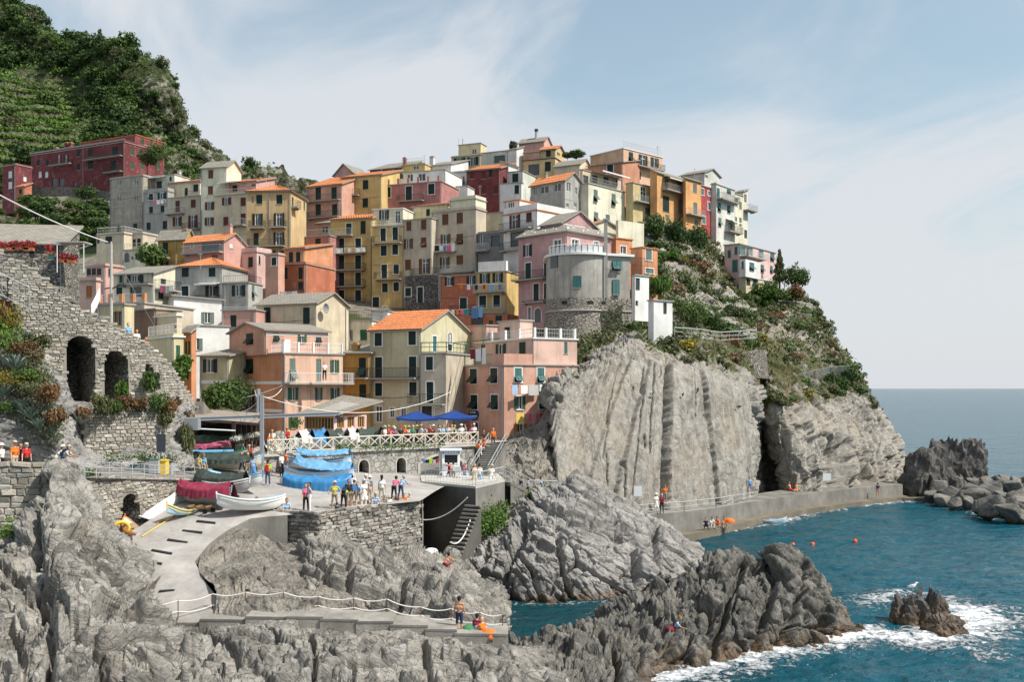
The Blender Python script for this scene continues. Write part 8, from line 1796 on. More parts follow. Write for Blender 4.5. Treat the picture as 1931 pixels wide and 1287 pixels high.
# --- headland scrub
def scrub():
 P,N,px,py,g=(HEAD[k]for k in('P','N','px','py','g'));rs=np.random.RandomState(23)
 SM=[crown_mesh(300+k,330,.15,'low',mt,False,'shrub')for k,mt in enumerate((L_OLIVE,L_MID,L_OLIVE,L_DARK,L_RUST,L_DRY,L_YEL))];nm=['olive','green','grey-green','dark','rust-coloured','straw-coloured','yellowish']
 pr=(g.ravel()>.18)&(px.ravel()>1190)&(py.ravel()>425)&(py.ravel()<790);idx=np.where(pr)[0];n=0;used=[]
 clump=fbm(P.reshape(-1,3)[idx]/6.0,3);rs.shuffle(idx)
 for i in idx:
  x,y=px.ravel()[i],py.ravel()[i];c=perlin(P.reshape(-1,3)[i:i+1]/5.5)[0]
  if c<.02 and rs.rand()<.85:continue
  if y>640 and rs.rand()<.5:continue
  if any((x-a)**2+((y-b)*1.3)**2<52 for a,b in used):continue
  used.append((x,y));s=rs.uniform(.55,1.35)*(1.25 if c>.25 else 1);k=rs.choice(7,p=[.26,.32,.18,.1,.04,.07,.03]);p=P.reshape(-1,3)[i]-N.reshape(-1,3)[i]*.1
  o=link('shrub',SM[k],None,p,(rs.uniform(.1,.5),0,rs.uniform(0,6.3)),(s*1.25,s*1.25,s*rs.uniform(.8,1.3)));o.rotation_euler=(rs.uniform(0.15,.5),rs.uniform(-.2,.2),rs.uniform(-.4,.4));wh='under the orange row of houses' if y<500 else 'near the rockfall net' if x>1470 and y>680 else 'below the pink villa garden' if x>1380 and y>575 else 'beside the footpath railing' if 600<y<680 else 'above the pale slabs' if y>=680 else 'on the middle of the headland slope';lb=('large ' if s>1.25 else 'small ' if s<.8 else '')+nm[k]+' shrub '+wh;tag(o,lb,'shrub',lb+' (several)');n+=1
  if n>=290:break
 w=np.clip(g.ravel()+.02,0,1)*(px.ravel()>1060)*(py.ravel()<800)*(py.ravel()>400);w=w*np.clip(fbm(P.reshape(-1,3)/4.5,3)+.22,.01,1.2)*np.clip((770-py.ravel())/240,.12,1);w/=w.sum()
 for name,cnt,mat,sz in(('undergrowth',11000,L_OLIVE,.28),('grass',6500,L_DRY,.24),('undergrowth',9000,L_MID,.28)):
  k=rs.choice(len(w),cnt,p=w);p=P.reshape(-1,3)[k]+rs.normal(size=(cnt,3))*.28+N.reshape(-1,3)[k]*(rs.rand(cnt)*.35)[:,None]
  nrm=rs.normal(size=(cnt,3))*.7+(.2,-.5,.5);nrm/=np.linalg.norm(nrm,axis=1)[:,None];a=np.cross(nrm,rs.normal(size=(cnt,3))*.6+(0,0,1));a/=np.linalg.norm(a,axis=1)[:,None];b=np.cross(nrm,a);s=sz*(.5+rs.rand(cnt))[:,None]
  V=np.stack([p-b*s,p-a*s*.45,p+b*s,p+a*s*.45],1).reshape(-1,3);o=link(name,np_mesh(name,V,np.arange(4*cnt).reshape(-1,4),[mat],False));o['kind']='stuff'
scrub()
def patch(name,pts,cnt,mat,sz,spread=.35,lift=.4,seed=0):
 """ground cover between survey points (px, py, Y)"""
 rs=np.random.RandomState(seed+cnt);A=np.array([tuple(W(*q))for q in pts]);k=rs.randint(0,len(A),cnt);k2=rs.randint(0,len(A),cnt);f=rs.rand(cnt)[:,None]*.5
 near=np.linalg.norm(A[k]-A[k2],axis=1)<6;k2=np.where(near,k2,k);p=A[k]*(1-f)+A[k2]*f+rs.normal(size=(cnt,3))*spread;p[:,2]+=rs.rand(cnt)*lift
 nrm=rs.normal(size=(cnt,3))*.7+(.2,-.5,.5);nrm/=np.linalg.norm(nrm,axis=1)[:,None];a=np.cross(nrm,rs.normal(size=(cnt,3)));a/=np.linalg.norm(a,axis=1)[:,None];b=np.cross(nrm,a);s=sz*(.5+rs.rand(cnt))[:,None]
 V=np.stack([p-a*s,p-b*s*.5,p+a*s,p+b*s*.5],1).reshape(-1,3);o=link(name,np_mesh(name,V,np.arange(4*cnt).reshape(-1,4),[mat],False));o['kind']='stuff';return o
patch('ground_cover',[(915,985,74.5),(925,970,75.5),(935,992,74.5),(945,980,75.5),(905,1000,73.5),(952,965,77)],1500,L_BRIGHT,.13,.35,.3,1)
patch('ground_cover',[(975,950,80.5),(995,945,81),(1015,942,81.6),(1035,940,82)],1200,L_BRIGHT,.13,.4,.3,2)
patch('ground_cover',[(12,1015,49.8),(28,1010,50),(45,1000,51),(0,1020,49.6)],700,L_BRIGHT,.09,.3,.25,3)
patch('ground_cover',[(1110,660,110),(1130,650,112),(1145,640,113),(1150,620,114),(1160,600,114.6),(1100,690,106),(1150,670,109)],1200,L_OLIVE,.2,.7,.4,4)
patch('ground_cover',[(165,905,57.5),(172,898,58),(300,868,67.5),(325,868,69.5),(205,868,65),(250,872,66.5),(270,868,67)],900,L_MID,.09,.25,.2,5)
patch('ground_cover',[(q,846-(q-640)*.03,float(np.interp(q,[640,905],[80.6,90]))-.3)for q in(640,655,690,715,735,760,778,800,830)],900,L_MID,.09,.18,.1,6)
bk=[(x,y,float(np.interp(y,[600,660,740,815,860],[67.4,65.8,63.8,62,61.2]))-.1)for x,y in((0,620),(30,640),(60,660),(20,690),(50,700),(80,700),(0,720),(40,745),(70,760),(95,770),(10,770),(50,790),(80,800),(100,830),(30,660),(60,730),(110,800),(20,750),(85,720),(75,820))]
patch('undergrowth',bk,2600,L_OLIVE,.085,.45,.35,7);patch('undergrowth',bk,1500,L_DRY,.08,.5,.4,8);patch('undergrowth',bk,1600,L_MID,.09,.4,.4,9)
patch('undergrowth',[(q,785,float(np.interp(q,[165,330],[67.2,71])))for q in range(168,330,9)],1500,L_OLIVE,.08,.22,.35,10)
# --- agaves and shrubs on the left bank
def agave_leaf(mat):
 m=MB();P=[]
 for k in range(7):
  t=k/6;w=.085*(1-t**2.2)+.004;x=t*.98;z=.28*t+.55*t*t*.45-.22*t**4;P.append([(x,-w,z+w*.7),(x,-w*.5,z+.006),(x,w*.5,z+.006),(x,w,z+w*.7)])
 m.grid(np.array(P),mat);m.grid(np.array(P)-(0,0,.025),mat,True);return m.mesh('leaf')
AL=agave_leaf(L_AGAVE)
for k,(px,py,Y,s,lab)in enumerate(((28,695,63.6,1.25,'large blue-grey agave spreading at the left edge of the bank'),(10,745,62.6,1.15,'agave half out of frame below the large one'),(58,790,61.8,1.0,'agave above the bare rock in the middle of the bank'),(75,810,61.5,1.0,'lower right agave of the bank cluster'),(100,815,61.8,.9,'agave right of the rust bushes'),(105,835,61.6,.75,'lowest small agave above the path'),(38,772,62,.9,'agave between yellow bush and rock'),(88,775,62.2,.8,'agave under the rust bush'),(152,800,65.6,1.2,'single agave at the end of the masonry wall'),(52,640,66,.7,'small spiky agave high on the bank'),(1130,690,105.5,1.5,'agave clinging to the rock below the bastion'),(1355,560,148,1.6,'agave on the headland slope'))):
 t=empty('agave',W(px,py,Y),rng.uniform(0,6),lab,'agave','agaves on the bank' if px<200 else None)
 for j in range(22):
  e=R(12+62*(j/22));o=link('leaf',AL,t);o.rotation_euler=(0,-e*.9,j*2.4);u=s*(1.05-.35*j/22);o.scale=(u,u*1.05,u)
for px,py,Y,h,r,mt,lab in((90,760,61.6,1.3,.75,L_RUST,'rust red spurge bush above the agaves'),(105,800,61.4,1.1,.7,L_RUST,'lower rust red spurge bush beside the path rock'),(25,728,62.4,1.1,1.5,L_YEL,'yellow flowering bush on the bank'),(60,745,62.4,1.0,1.2,L_OLIVE,'olive bush right of the yellow flowers'),(5,665,64.2,2.2,1.4,L_BRIGHT,'bright green bush at the left edge below the arch'),(22,620,66,1.8,1.3,L_YEL,'ochre green bush in front of the leftmost arch'),(0,605,66,1.6,1.3,L_RUST,'rusty bush at the left edge in front of the arch'),(72,660,66.4,1.2,.9,L_OLIVE,'olive bush with rusty tips near the wall'),(40,668,65,.9,1.0,L_RUST,'orange-brown spurge on the upper bank'),(66,682,65.4,.9,.9,L_DRY,'dry straw bush on the upper bank'),(188,783,66.6,1.5,.9,L_OLIVE,'rounded light green bush on the masonry wall'),(215,780,67.6,1.0,.8,L_MID,'green bush between round and rust bushes on the wall'),(245,772,68.5,1.1,1.0,L_RUST,'orange spurge bush on the masonry wall'),(262,773,69,.9,.7,L_RUST,'second orange spurge on the masonry wall'),(298,775,70,1.4,1.0,L_MID,'green bush at the right end of the masonry wall'),(322,785,70.5,1.3,.9,L_RUST,'rust bush overhanging the right end of the masonry wall'),(310,800,70,1.0,.7,L_OLIVE,'olive bush hanging below the wall end'),(350,850,71.6,2.2,.7,L_OLIVE,'ragged bush on the rock beside the pavilion'),(357,820,72.5,1.4,.5,L_RUST,'rusty bush on the rock beside the pavilion'),(158,790,65.6,.8,.5,L_RUST,'rusty spurge behind the single agave'),(228,745,70.3,1.0,.5,L_BRIGHT,'fern growing inside the shorter arch'),(283,735,72.4,1.4,.6,L_MID,'creeper filling the small round arch'),(300,890,66.5,.6,.6,L_MID,'weeds at the foot of the bank by the bins'),(50,720,63,.9,.9,L_MID,'dark green bush in the middle of the bank'),(15,780,62,.8,1.0,L_MID,'green bush at the left edge above the bare rock')):
 tree(px,py,Y,h,r,mt,lab,700,.085,'low','bush','bush',9,False)
# ================================================================ pavilion, crane, parasols, kiosk, signs, rocks in the sea
M_ROOFB=concrete('bitumen roof',(.30,.255,.21),.4);M_DKWOOD=paint('dark stained wood',(.045,.028,.022),.7,.3)
t=empty('pavilion',Wz(360,78,TZ-.2),0,'open dark timber restaurant pavilion with flat pale roof left of the crane post','pavilion');r=t.location
zr=W(420,806,78).z
m=MB();q=[Wz(352,77.5,zr+.55),Wz(486,79.5,zr+.05),Wz(500,88,zr+.6),Wz(372,88,zr+1.0)];d=Vector((0,0,.22));m.face([p-r+d for p in q],M_ROOFB);m.face([p-r for p in q][::-1],M_DKWOOD)
for a,b in zip(q,q[1:]+q[:1]):m.face([a-r,b-r,b-r+d,a-r+d],M_DKWOOD)
m.build('roof',t)
for px,Y in((362,77.8),(441,78.4),(452,80),(462,81.6),(471,83.2),(480,84.8),(488,86.4),(372,87.5)):
 p=Wz(px,Y,TZ-.3)-r;MB().box(-.13,.13,-.13,.13,0,zr-TZ+.75,M_DKWOOD).build('post',t,p)
m=MB();a,b=Wz(441,78.4,TZ)-r,Wz(488,86.4,TZ)-r
for k in range(11):p=a.lerp(b,k/10);m.box(-.03,.03,-.03,.03,0,.95,M_DKWOOD,Matrix.Translation(p))
m.bar(a+up*.95,b+up*.95,.05,M_DKWOOD);m.bar(a+up*.4,b+up*.4,.04,M_DKWOOD);m.build('railing',t)
m=MB();a,b=Wz(366,77.4,zr-.1)-r,Wz(444,78.2,zr-.3)-r;m.tube([a,b],.07,M_WRAIL,6);m.build('blind_roller',t)
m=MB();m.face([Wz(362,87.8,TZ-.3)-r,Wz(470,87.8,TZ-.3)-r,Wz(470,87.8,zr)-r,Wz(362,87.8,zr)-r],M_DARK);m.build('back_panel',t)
k=MB();a,b=Wz(364,76.4,TZ+.15),Wz(441,77.2,TZ+.15);k.tube([a,b],.16,T_LBLUE,8);tag(k.build('rolled_cover'),'rolled pale blue cover lying along the pavilion front','cover')
for k in range(6):
 f=k/5;p=Wz(444,78.2,TZ+.75).lerp(Wz(487,86,TZ+.75),f);bx=empty('flower_box',p,0,'%s box of white flowers on the pavilion rail'%('nearest','second','third','fourth','fifth','farthest')[k],'flower box','white flower boxes on the pavilion')
 MB().box(-.35,.35,-.14,.14,-.1,.15,M_DKWOOD).build('box',bx);V,F=crown(400+k,200,.13,'low');link('flowers',np_mesh('flowers',V*(.5,.42,.6)+(0,0,.12),F,[L_FLOW],False),bx)
tree(527,835,79.4,1.0,.55,L_FLOW,'potted bush of white flowers by the fence start',260,.07,'low','flower_bush','flowers',2,False)
tree(560,818,86,1.3,.8,L_MID,'potted green shrub against the orange corner house',260,.09,'round','shrub','shrub',4,False)
M_STEEL=paint('galvanised steel',(.34,.36,.38),.45,.2,.3)
t=empty('boat_crane',Wz(494,74,9.3),0,'grey steel boat crane with tall post and long horizontal jib','crane');r=t.location
MB().box(-.13,.13,-.13,.13,-.3,W(494,745,74).z-r.z,M_STEEL).build('post',t);zj=W(494,787,74).z-r.z
a,b=W(350,792,72)-r,W(640,781,76.5)-r;m=MB();M=Matrix.Translation(a)@(b-a).to_track_quat('X','Z').to_matrix().to_4x4();m.box(0,(b-a).length,-.10,.10,-.11,.10,M_STEEL,M);m.box(0,(b-a).length,-.18,.18,.10,.15,M_STEEL,M);m.build('jib',t)
m=MB();m.box(-1.0,0,-.35,.35,-.75,.1,M_STEEL,Matrix.Translation(a+Vector((1.0,0,0))));m.build('hoist_box',t)
m=MB();m.tube([b-Vector((.1,0,0)),b-Vector((.1,0,.5))],.05,M_IRON,6);m.box(-.18,.18,-.18,.18,-.25,0,M_IRON,Matrix.Translation(b-Vector((.1,0,.1))));m.build('hoist_hook',t)
m=MB();m.box(-.06,.06,-.3,.3,-.7,1.1,M_STEEL,Matrix.Translation((-.25,0,zj+1.0)));m.build('bracket',t)
ptop=W(494,747,74);cabs=[((494,748,74),(532,733,95),.4),((494,748,74),(480,735,97),.5),((408,745,98),(494,750,74),1.4),((376,752,98),(534,727,95),.6),((494,748,74),(850,740,97),1.6)]
for k,(a,b,sg)in enumerate(cabs):
 a,b=W(*a),W(*b);tag(MB().tube([a.lerp(b,f/14)-up*(4*sg*f/14*(1-f/14))for f in range(15)],.03,M_ROPE,4).build('cable'),('short','second short','deep sagging','long shallow','far-reaching')[k]+' overhead cable between the crane post and the houses','cable')
t=empty('utility_pole',W(210,615,74),0,'tall pale concrete pole rising behind the curved wall','pole');r=t.location
MB().tube([(0,0,-1.5),(0,0,W(210,456,74).z-r.z)],[.13,.09],M_CONCL,10).build('shaft',t);z=W(210,545,74).z-r.z
m=MB();m.tube([(0,0,z),(.5,-.1,z+.18),(.95,-.2,z+.22)],.05,M_IRON,6);m.tube([(0,0,z+.1),(-.5,0,z+.0)],.05,M_IRON,6);m.build('lamp_arm',t);MB().box(.55,1.2,-.35,-.1,z+.18,z+.3,M_IRON).build('lamp_head',t);MB().tube([(-.45,0,W(210,458,74).z-r.z),(.1,0,W(210,458,74).z-r.z)],.05,M_IRON,6).build('insulator_bar',t)
a,b=W(-60,335,60),W(203,457,74);tag(MB().tube([a.lerp(b,f/16)-up*(1.2*f/16*(1-f/16))for f in range(17)],.045,M_ROPE,5).build('cable'),'thick white cable running from the utility pole out to the upper left','cable')
tag(MB().tube([W(212,470,74).lerp(W(292,616,84),f/10)-up*(.5*f/10*(1-f/10))for f in range(11)],.025,M_ROPE,4).build('cable'),'thin stay wire slanting down right from the utility pole','cable')
M_PAR=paint('parasol blue',(.012,.045,.20),.8,.2)
for px,Y,lab in((786,92,'left dark blue parasol over the terrace tables'),(856,94.5,'right dark blue parasol over the terrace tables')):
 t=empty('parasol',Wz(px,Y,TZ),R(12),lab,'parasol','blue parasols');MB().tube([(0,0,0),(0,0,2.9)],.04,M_DKWOOD,6).build('pole',t);z=2.35;s=1.75;m=MB()
 for k in range(4):
  a,b=k*math.pi/2+math.pi/4,(k+1)*math.pi/2+math.pi/4;A=Vector((math.cos(a)*s*1.414,math.sin(a)*s*1.414,z));B=Vector((math.cos(b)*s*1.414,math.sin(b)*s*1.414,z));n=8
  for i in range(n):
   u0,u1=i/n,(i+1)/n;e0,e1=A.lerp(B,u0)-up*.12*math.sin(math.pi*u0),A.lerp(B,u1)-up*.12*math.sin(math.pi*u1);T=Vector((0,0,z+.62));mid=lambda e:e.lerp(T,.5)-up*.05
   m.face([e0,e1,mid(e1),mid(e0)],M_PAR);m.face([mid(e0),mid(e1),T],M_PAR);m.face([e0-up*.18,e1-up*.18,e1,e0],M_PAR)
 m.build('canopy',t)
 for k in range(4):a=k*math.pi/2+math.pi/4;MB().bar((0,0,z+.1),(math.cos(a)*s*1.38,math.sin(a)*s*1.38,z-.02),.02,M_DKWOOD).build('rib',t)
M_WH=paint('kiosk white',(.72,.73,.74),.5,.05)
t=empty('kiosk',Wz(850,84.5,7.45),R(6),'small white ticket kiosk with a blue lettered strip under the big arch','kiosk');m=MB();m.box(-.75,.75,-.6,.6,0,1.05,M_WH);m.box(-.75,-.55,-.6,.6,1.05,1.75,M_WH);m.box(.55,.75,-.6,.6,1.05,1.75,M_WH);m.box(-.75,.75,-.6,.6,1.75,2.1,M_WH);m.build('body',t)
MB().box(-.92,.92,-.85,.75,2.1,2.22,M_WH).build('roof',t);MB().box(-.55,.55,-.45,-.42,1.05,1.75,M_DARK).build('window',t);MB().box(-.62,.62,-.85,-.6,1.0,1.05,M_WH).build('counter',t);MB().box(-.72,.72,-.63,-.605,1.83,2.05,paint('kiosk blue',(.08,.22,.42),.5)).build('sign',t)
m=MB()
for k in range(9):m.box(-.6+k*.135,-.52+k*.135,-.64,-.632,1.88,2.0,M_WH)
m.build('lettering',t);MB().box(-1.0,-.76,-.5,.5,.2,1.95,M_GREYRAIL).build('side_board',t)
for k,(px,Y)in enumerate(((836,81.8),(866,81.8))):
 t=empty('chair',Wz(px,Y,7.46),R((-30,160)[k]),('white plastic chair left of the kiosk','white plastic chair right of the kiosk')[k],'chair','white plastic chairs');MB().box(-.24,.24,-.24,.24,.42,.46,M_WH).build('seat',t);MB().box(-.24,.24,.2,.25,.46,.92,M_WH).build('backrest',t)
 for sx in(-1,1):
  for sy in(-1,1):MB().tube([(sx*.2,sy*.2,.42),(sx*.25,sy*.25,0)],.025,M_WH,5).build('leg',t)
t=empty('counter',Wz(820,86.2,7.45),0,'counter with stacked goods under the big arch left of the kiosk','counter');MB().box(-1.2,1.2,-.4,.4,0,.9,M_CONCL).build('body',t)
for k in range(7):MB().box(-1.1+k*.32,-.86+k*.32,-.25,.2,.9,1.1+.25*rng.random(),cloth(rng.choice(list(CC.values())))).build('goods',t)
t=empty('bin',Wz(307,65.4,path_z(W(307,900,65.4).x,65.4)),0,'yellow wheeled recycling bin behind the path railing','bin','bins by the path');MB().prism([(-.28,-.28),(.28,-.28),(.31,.3),(-.31,.3)],.08,.95,BT['yellow']).build('body',t);MB().box(-.33,.33,-.34,.34,.95,1.02,BT['yellow']).build('lid',t)
t=empty('bin',Wz(292,65,path_z(W(292,900,65).x,65)),0,'grey-green slatted bin left of the yellow one','bin','bins by the path');MB().prism([(-.3,-.25),(.3,-.25),(.3,.25),(-.3,.25)],.05,.95,BT['grey']).build('body',t);MB().box(-.32,.32,-.27,.27,.95,1.0,BT['green']).build('lid',t)
t=empty('bin',Wz(317,66.2,path_z(W(317,900,66.2).x,66.2)),0,'grey bin with white label right of the yellow one','bin','bins by the path');MB().box(-.3,.3,-.25,.25,.05,.85,BT['grey']).build('body',t);MB().box(-.2,.2,-.26,-.251,.45,.7,M_WH).build('label_plate',t);MB().box(-.32,.32,-.27,.27,.85,.9,M_DARK).build('lid',t)
t=empty('notice_board',Wz(299,66.8,path_z(W(299,900,66.8).x,66.8)),R(20),'dark notice board on a slanted pale pole beside the masonry wall','notice board');MB().tube([(0,0,0),(.12,0,2.7)],.04,M_GREYRAIL,6).build('pole',t);MB().box(-.12,.45,-.08,-.03,1.35,2.55,paint('board dark',(.03,.035,.05),.5)).build('panel',t)
for px,py,Y,w,h,lab in((1203,927,95.2,.75,.95,'blank white notice on the slab behind the pale rock'),(1559,900,122.5,.95,.85,'white notice at the mouth of a cave by the quay')):
 t=empty('notice',W(px,py,Y-1.2),0,lab,'notice');MB().box(-w/2,w/2,-.03,.03,-h/2,h/2,M_WH).build('panel',t)
 for s in(-1,1):MB().box(s*w*.35-.02,s*w*.35+.02,.03,1.4,-.03,.03,M_GREYRAIL).build('bracket',t)
t=MB();t.box(-1.0,1.0,-.42,.42,0,.03,cloth(CC['white']));o=t.build('towel',None,W(463,1134,51.75),(R(4),R(2),R(-12)));tag(o,'white towel under the sunbather by the ramp foot','towel')
def heap(px,py,Y,c,s,lab,cat='bag'):
 P=np.array([[(math.cos(2*math.pi*u/14)*rr*s*(1+.25*math.sin(3*u)),math.sin(2*math.pi*u/14)*rr*s*.8,hh*s)for u in range(15)]for rr,hh in((.5,0),(.52,.14),(.4,.3),(.2,.38),(.0,.4))]);o=MB().grid(P,cloth(CC[c])).build('bag' if cat=='bag' else 'towel',None,W(px,py,Y),(0,0,rng.uniform(0,3)),smooth=True);tag(o,lab,cat)
heap(883,1191,49.8,'green',.8,'green bag on the lowest step beside the maroon top');heap(922,1203,49.2,'orange',1.0,'bright orange towel bunched on the edge of the lowest step','towel');heap(446,1131,52.2,'blue',.7,'blue bag at the head of the sunbather');heap(812,1044,67.5,'white',.9,'white and red bundle on the rock under the dark landing','towel');heap(1265,1190,55.3,'maroon',.6,'dark red bag beside the blonde woman on the ridge');heap(1375,986,100,'orange',1.1,'orange towel spread on the quay ledge','towel');heap(905,1190,50,'sky',.7,'blue towel beside the maroon top','towel');heap(906,920,80,'brown',.6,'brown bag at the feet of the bather on the landing')
def cloth_piece(p,ang,w,h,c,lab,grp):
 nu,nv=6,6;s=rng.uniform(0,9);P=np.array([[((u/nu-.5)*w,.05*math.sin(u*1.7+s)*(v/nv+.2),-h*v/nv+.04*math.sin(u*2.2+s)*(v==nv))for u in range(nu+1)]for v in range(nv+1)]);m=MB();m.grid(P,cloth(c));m.grid(P+(0,.015,0),cloth(c),True);o=m.build('laundry',None,p,(0,0,ang),smooth=True);tag(o,lab,'laundry',grp)
def line(a,b,items,where,Y=None,rope=True):
 a,b=W(*a),W(*b);d=b-a;ang=math.atan2(d.y,d.x);L=d.length
 if rope:tag(MB().tube([a.lerp(b,k/8)-up*.12*math.sin(math.pi*k/8)for k in range(9)],.012,M_ROPE,4).build('washing_line'),'washing line '+where,'washing line')
 for k,(c,w,h)in enumerate(items):
  f=(k+.5)/len(items);col=CC[c]if isinstance(c,str)else c;nmc=c if isinstance(c,str)else 'patterned';nmc={'lblue':'light blue','lgrey':'light grey','sky':'sky blue'}.get(nmc,nmc)
  cloth_piece(a.lerp(b,f)-up*(.12*math.sin(math.pi*f)+.01),ang,w,h,col,'%s washing hung %s'%(nmc,where),'washing '+where)
line((290*0+962,726,95.6),(1032,724,99.5),[('lblue',.8,.9),('white',1.0,.8),('lgrey',1.4,1.0),('white',.9,.7)],'across the front of the pink house')
line((996,778,96.4),(1024,778,98),[('pink',.45,.9),((.6,.3,.28),.4,1.0),('pink',.4,.8),('red',.3,.9)],'under the lower window of the pink house')
line((970,777,95.2),(992,778,96.4),[((.62,.45,.10),1.1,.95)],'by the orange-shuttered window')
line((886,658,100),(918,655,98),[('maroon',.8,1.0),('white',.9,1.2),('white',.5,1.6)],'on the pink house terrace')
line((628,468,156.5),(690,466,155.2),[('white',1.6,.8),('white',.6,.6),('white',1.6,.7)],'on the upper balcony of the tall yellow house')
line((820,463,148.6),(858,461,147),[('black',.8,.8),('white',.7,.7),('blue',.5,.9),('pink',.8,.9),('white',.6,1.0)],'on the white balcony of the beige house')
line((522,549,136.5),(560,549,135.5),[('white',.8,.8),('white',.7,.8),('lgrey',.8,.8),('white',.8,.8)],'on the balcony of the russet house')
line((378,562,130.5),(420,561,129.8),[('black',.6,.8),('navy',.5,.8),('teal',.5,.9),('black',.6,.8),('denim',.5,.9),('lblue',.4,.7)],'on the balcony of the grey house')
line((288,377,176),(316,376,175),[('pink',.8,.6),('white',.8,.7),('white',.5,.6),('lblue',.4,.5)],'beneath the open shutters of the grey house')
line((850,584,138),(884,582,137),[('white',.5,.7),('orange',.4,.7),('pink',.5,.7),('teal',.8,.9)],'on the balcony of the brick red house')
line((890,579,134.8),(912,578,134),[('blue',1.1,1.5),('sky',.6,1.4)],'beside the yellow bays')
line((862,536,137.5),(950,535,134),[('orange',.5,.6),('white',.5,.7),('navy',.5,.7),('red',.4,.6),('sky',.8,.9),('blue',.5,.8)],'along the upper bays')
line((302,538,111),(328,537,110.4),[('pink',.7,.8),('lgrey',.6,.8),('white',.5,.7)],'beside the flower pot balcony')
use('px')
cot=H('cottage','stone cottage with sloping slate roof and geranium boxes at the left edge',(-60,118,150),462,520,84,-8,M_RUB,('shx',1.6,M_SLATE),extra=2);cot.win('L','S',97,472,12,26,'t').win('L','G',60,470,10,24);cot.finish();a=cot
pts=empty('porch',W(140,505,83),0,'light metal porch awning beside the stone cottage','porch');MB().box(-1.2,1.2,-.8,.8,2.0,2.08,M_CONCL).build('roof',pts)
for x in(-1.1,1.1):MB().tube([(x,-.7,-.5),(x,-.7,2.0)],.04,M_WRAIL,6).build('post',pts)
for k,(px,py,w)in enumerate(((12,462,1.6),(40,460,1.3),(55,462,.8),(95,468,.7),(120,484,.7),(133,486,.9))):
 bx=empty('flower_box',W(px,py+8,82.6),0,('leftmost geranium box, red and white','crimson geranium box under the cottage eaves','small red geranium pot beside the crimson box','orange-red geranium pot by the teal shutter','low red geranium pot by the porch','vermilion geranium box under the porch')[k],'flower box','geranium boxes at the cottage');MB().box(-w/2,w/2,-.15,.15,-.15,.12,M_TILE).build('box',bx);V,F=crown(500+k,320,.12,'low');link('flowers',np_mesh('flowers',V*(w*.75,.4,.8)+(0,0,.05),F,[L_RFLOW],False),bx)
t=empty('stair_panel',W(180,606,72),0,'white slanting stair panel behind the great wall','stair');m=MB();a,b=W(172,598,72)-t.location,W(188,566,73)-t.location;m.face([a,b,b+up*.9,a+up*.9],M_WRAIL);m.face([a+Vector((.0,.1,0)),b+Vector((0,.1,0)),b+Vector((0,.1,.9)),a+Vector((0,.1,.9))][::-1],M_WRAIL);m.build('panel',t)
for k,(px,py0,py1,Y)in enumerate(((865,282,262,200),(1240,300,275,190),(800,310,292,190),(905,370,350,160),(502,340,322,150),(455,470,448,136),(378,495,478,131),(1152,480,455,122),(720,330,315,176),(1310,330,318,176),(640,398,380,160),(760,330,302,190))):
 t=empty('aerial',W(px,py0,Y),rng.uniform(0,3),('aerial on the yellow rooftop house','aerial over the peach orange top house','aerial behind the rose terrace','aerial on the broad beige house','aerial on the tan hip roof house','aerial on the salmon loggia house','aerial on the grey hip roof house','aerial beside the round tower','aerial on the mustard corner balcony house','aerial over the orange row','aerial on the tall yellow house','aerial by the yellow attic house')[k],'aerial','rooftop aerials');hh=(py0-py1)/S*Y;MB().tube([(0,0,-1),(0,0,hh)],.03,M_GREYRAIL,5).build('mast',t);m=MB()
 for z in(.97,.9,.83):m.bar((-.35,0,hh*z),(.35,0,hh*z),.014,M_GREYRAIL)
 m.build('array',t)
# ---- rocks standing in the sea
def boulder_mesh(seed,sub=3,rough=.5):
 import bmesh
 bm=bmesh.new();bmesh.ops.create_icosphere(bm,subdivisions=sub,radius=1);V=np.array([v.co for v in bm.verts]);F=np.array([[v.index for v in f.verts]for f in bm.faces]);bm.free()
 F1,F2,cr,off=voronoi(V*1.1+seed*5.3);d=(cr[:,0]-.5)*.5*rough+(off*(cr[:,1:4]-.5)).sum(1)*1.3*rough+fbm(V*2.3+seed,3)*.14*rough+ridged(V*6+seed,2)*.03
 return V*(1+d)[:,None],F
BMs=[]
def block_mesh(seed):
 """angular quarried block: hull of scattered points with blunted edges"""
 import bmesh
 rs=np.random.RandomState(seed);bm=bmesh.new()
 for k in range(15):
  d=rs.normal(size=3);d/=np.abs(d).max()**.75*np.linalg.norm(d)**.25;bm.verts.new(d*rs.uniform(.8,1.1))
 r_=bmesh.ops.convex_hull(bm,input=bm.verts);bmesh.ops.delete(bm,geom=[v for v in bm.verts if not v.link_faces],context='VERTS')
 bmesh.ops.bevel(bm,geom=bm.edges[:],offset=.07,segments=1,affect='EDGES');me=bpy.data.meshes.new('boulder');bm.to_mesh(me);bm.free();me.materials.append(M_BOULD);return me
for k in range(8):BMs.append(block_mesh(60+k))
bl=[(1768,925,1.9),(1790,930,1.7),(1815,938,1.6),(1800,912,1.5),(1838,905,1.3),(1830,925,1.7),(1858,912,1.5),(1870,925,1.9),(1845,940,1.8),(1868,945,1.7),(1890,938,1.8),(1905,925,1.7),(1880,910,1.3),(1925,920,1.6),(1915,945,1.8),(1895,955,1.9),(1870,960,1.8),(1925,950,2.0),(1940,935,1.8),(1900,972,1.7),(1930,975,2.1),(1925,965,1.7),(1945,985,1.9),(1850,958,1.3),(1826,950,1.2),(1776,942,1.2),(1800,950,1.0),(1755,938,1.1),(1895,905,1.2),(1915,905,1.2),(1940,908,1.4),(1960,960,2.0),(1960,920,1.8),(1858,928,1.3),(1912,960,1.3)]
shp=['flat','blocky','rounded','wedge-shaped','split','pointed','ridged','squat']
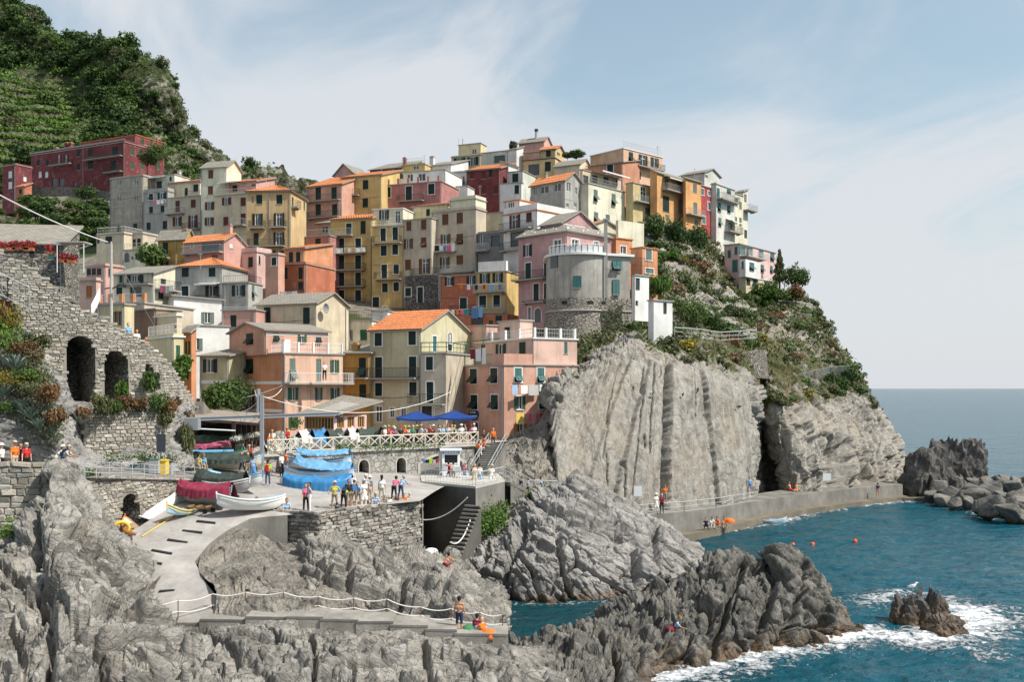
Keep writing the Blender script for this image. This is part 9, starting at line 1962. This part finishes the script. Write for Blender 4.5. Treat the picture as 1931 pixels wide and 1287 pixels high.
for k,(px,py,s)in enumerate(bl):
 Y=min(136,Yz(py+9*s,.2+.3*rng.random())if py+9*s>745 else 130);Y=max(Y,108);o=link('boulder',BMs[k%8],None,W(px,py,Y),(rng.uniform(-.5,.5),rng.uniform(-.5,.5),rng.uniform(0,6)),(s*.92,s*.85,s*.72));tag(o,'%s breakwater boulder in the heap at the right edge'%shp[k%8],'boulder','breakwater boulders')
def searock(name,label,px,pyw,wpx,hpx,seed,mat,sub=5,dep=1.0,lean=0,pts=None):
 Y=Yz(pyw,0)+dep;V,F=boulder_mesh(seed,sub,.55);d=rockdisp(V.reshape(-1,1,3)*4,2.0,.1,.5,.45,.25,(.4,.2,.85),1.0,seed=seed).ravel()/4
 V=V*(1+d[:,None]);sx,sz=wpx/2/S*Y,hpx/S*Y;V[:,2]=np.where(V[:,2]>0,V[:,2],V[:,2]*.4);V=V*(sx,sx*.8,sz*.92);V[:,0]+=lean*V[:,2]
 o=link(name,np_mesh(name,V,F,[mat],False),None,Wz(px,Y,-.1));tag(o,label,'sea rock');return o
searock('sea_rock','black wave-washed rock with a gull on top',1720,1190,78,70,3,M_BLACK,5,1.5);searock('sea_rock','low brown rock touching the black gull rock',1785,1203,70,42,6,M_BLACK,5,.8);searock('sea_rock','small shoulder of rock behind the gull rock',1762,1180,46,56,9,M_BLACK,5,2.2)
searock('sea_rock','dark pyramid rock joined to the quay end',1740,945,92,92,12,M_BLACK,5,4,.1);searock('sea_rock','tall dark peaked rock among the breakwater boulders',1808,942,108,108,15,M_BLACK,5,6,.05);searock('sea_rock','sloping dark rock between the two peaks',1775,944,76,62,18,M_BLACK,5,3)
t=empty('gull',W(1721,1114,60.6),0,'white gull standing on the black sea rock','gull');m=MB();n=10
ax=[(-.30,.0,.20,.01),(-.2,.0,.21,.05),(-.05,0,.24,.095),(.08,0,.28,.10),(.17,0,.36,.06),(.20,0,.43,.05),(.24,0,.46,.055),(.29,0,.455,.03),(.36,0,.44,.008)]
m.tube([p[:3]for p in ax],[p[3]for p in ax],M_WH,10);m.build('body',t,smooth=True);m=MB()
for s in(-1,1):m.face([(.1,s*.09,.32),(-.05,s*.11,.33),(-.38,s*.04,.22),(-.1,s*.10,.20)],BT['grey'])
m.build('wing',t);
for s in(-1,1):MB().tube([(.02,s*.04,.2),(.02,s*.04,-.02)],.012,BT['yellow'],5).build('leg',t)
for px,py,lab in((1495,1029,'left orange buoy in the cove'),(1532,1028,'middle orange buoy in the cove'),(1612,1022,'right small orange buoy in the cove')):
 V,F=boulder_mesh(1,2,0.0);P=V*(.22,.22,.26);m=MB();m.v=[tuple(p)for p in P];m.f=[tuple(f)for f in F];mt=paint('buoy orange',(.70,.09,.02),.4);m.m=[m.mi(mt)]*len(F);m.tube([(0,0,.2),(0,0,.36)],.04,M_IRON,6);o=m.build('buoy',None,Wz(px,Yz(py,.1),.1),smooth=True);tag(o,lab,'buoy','orange buoys')
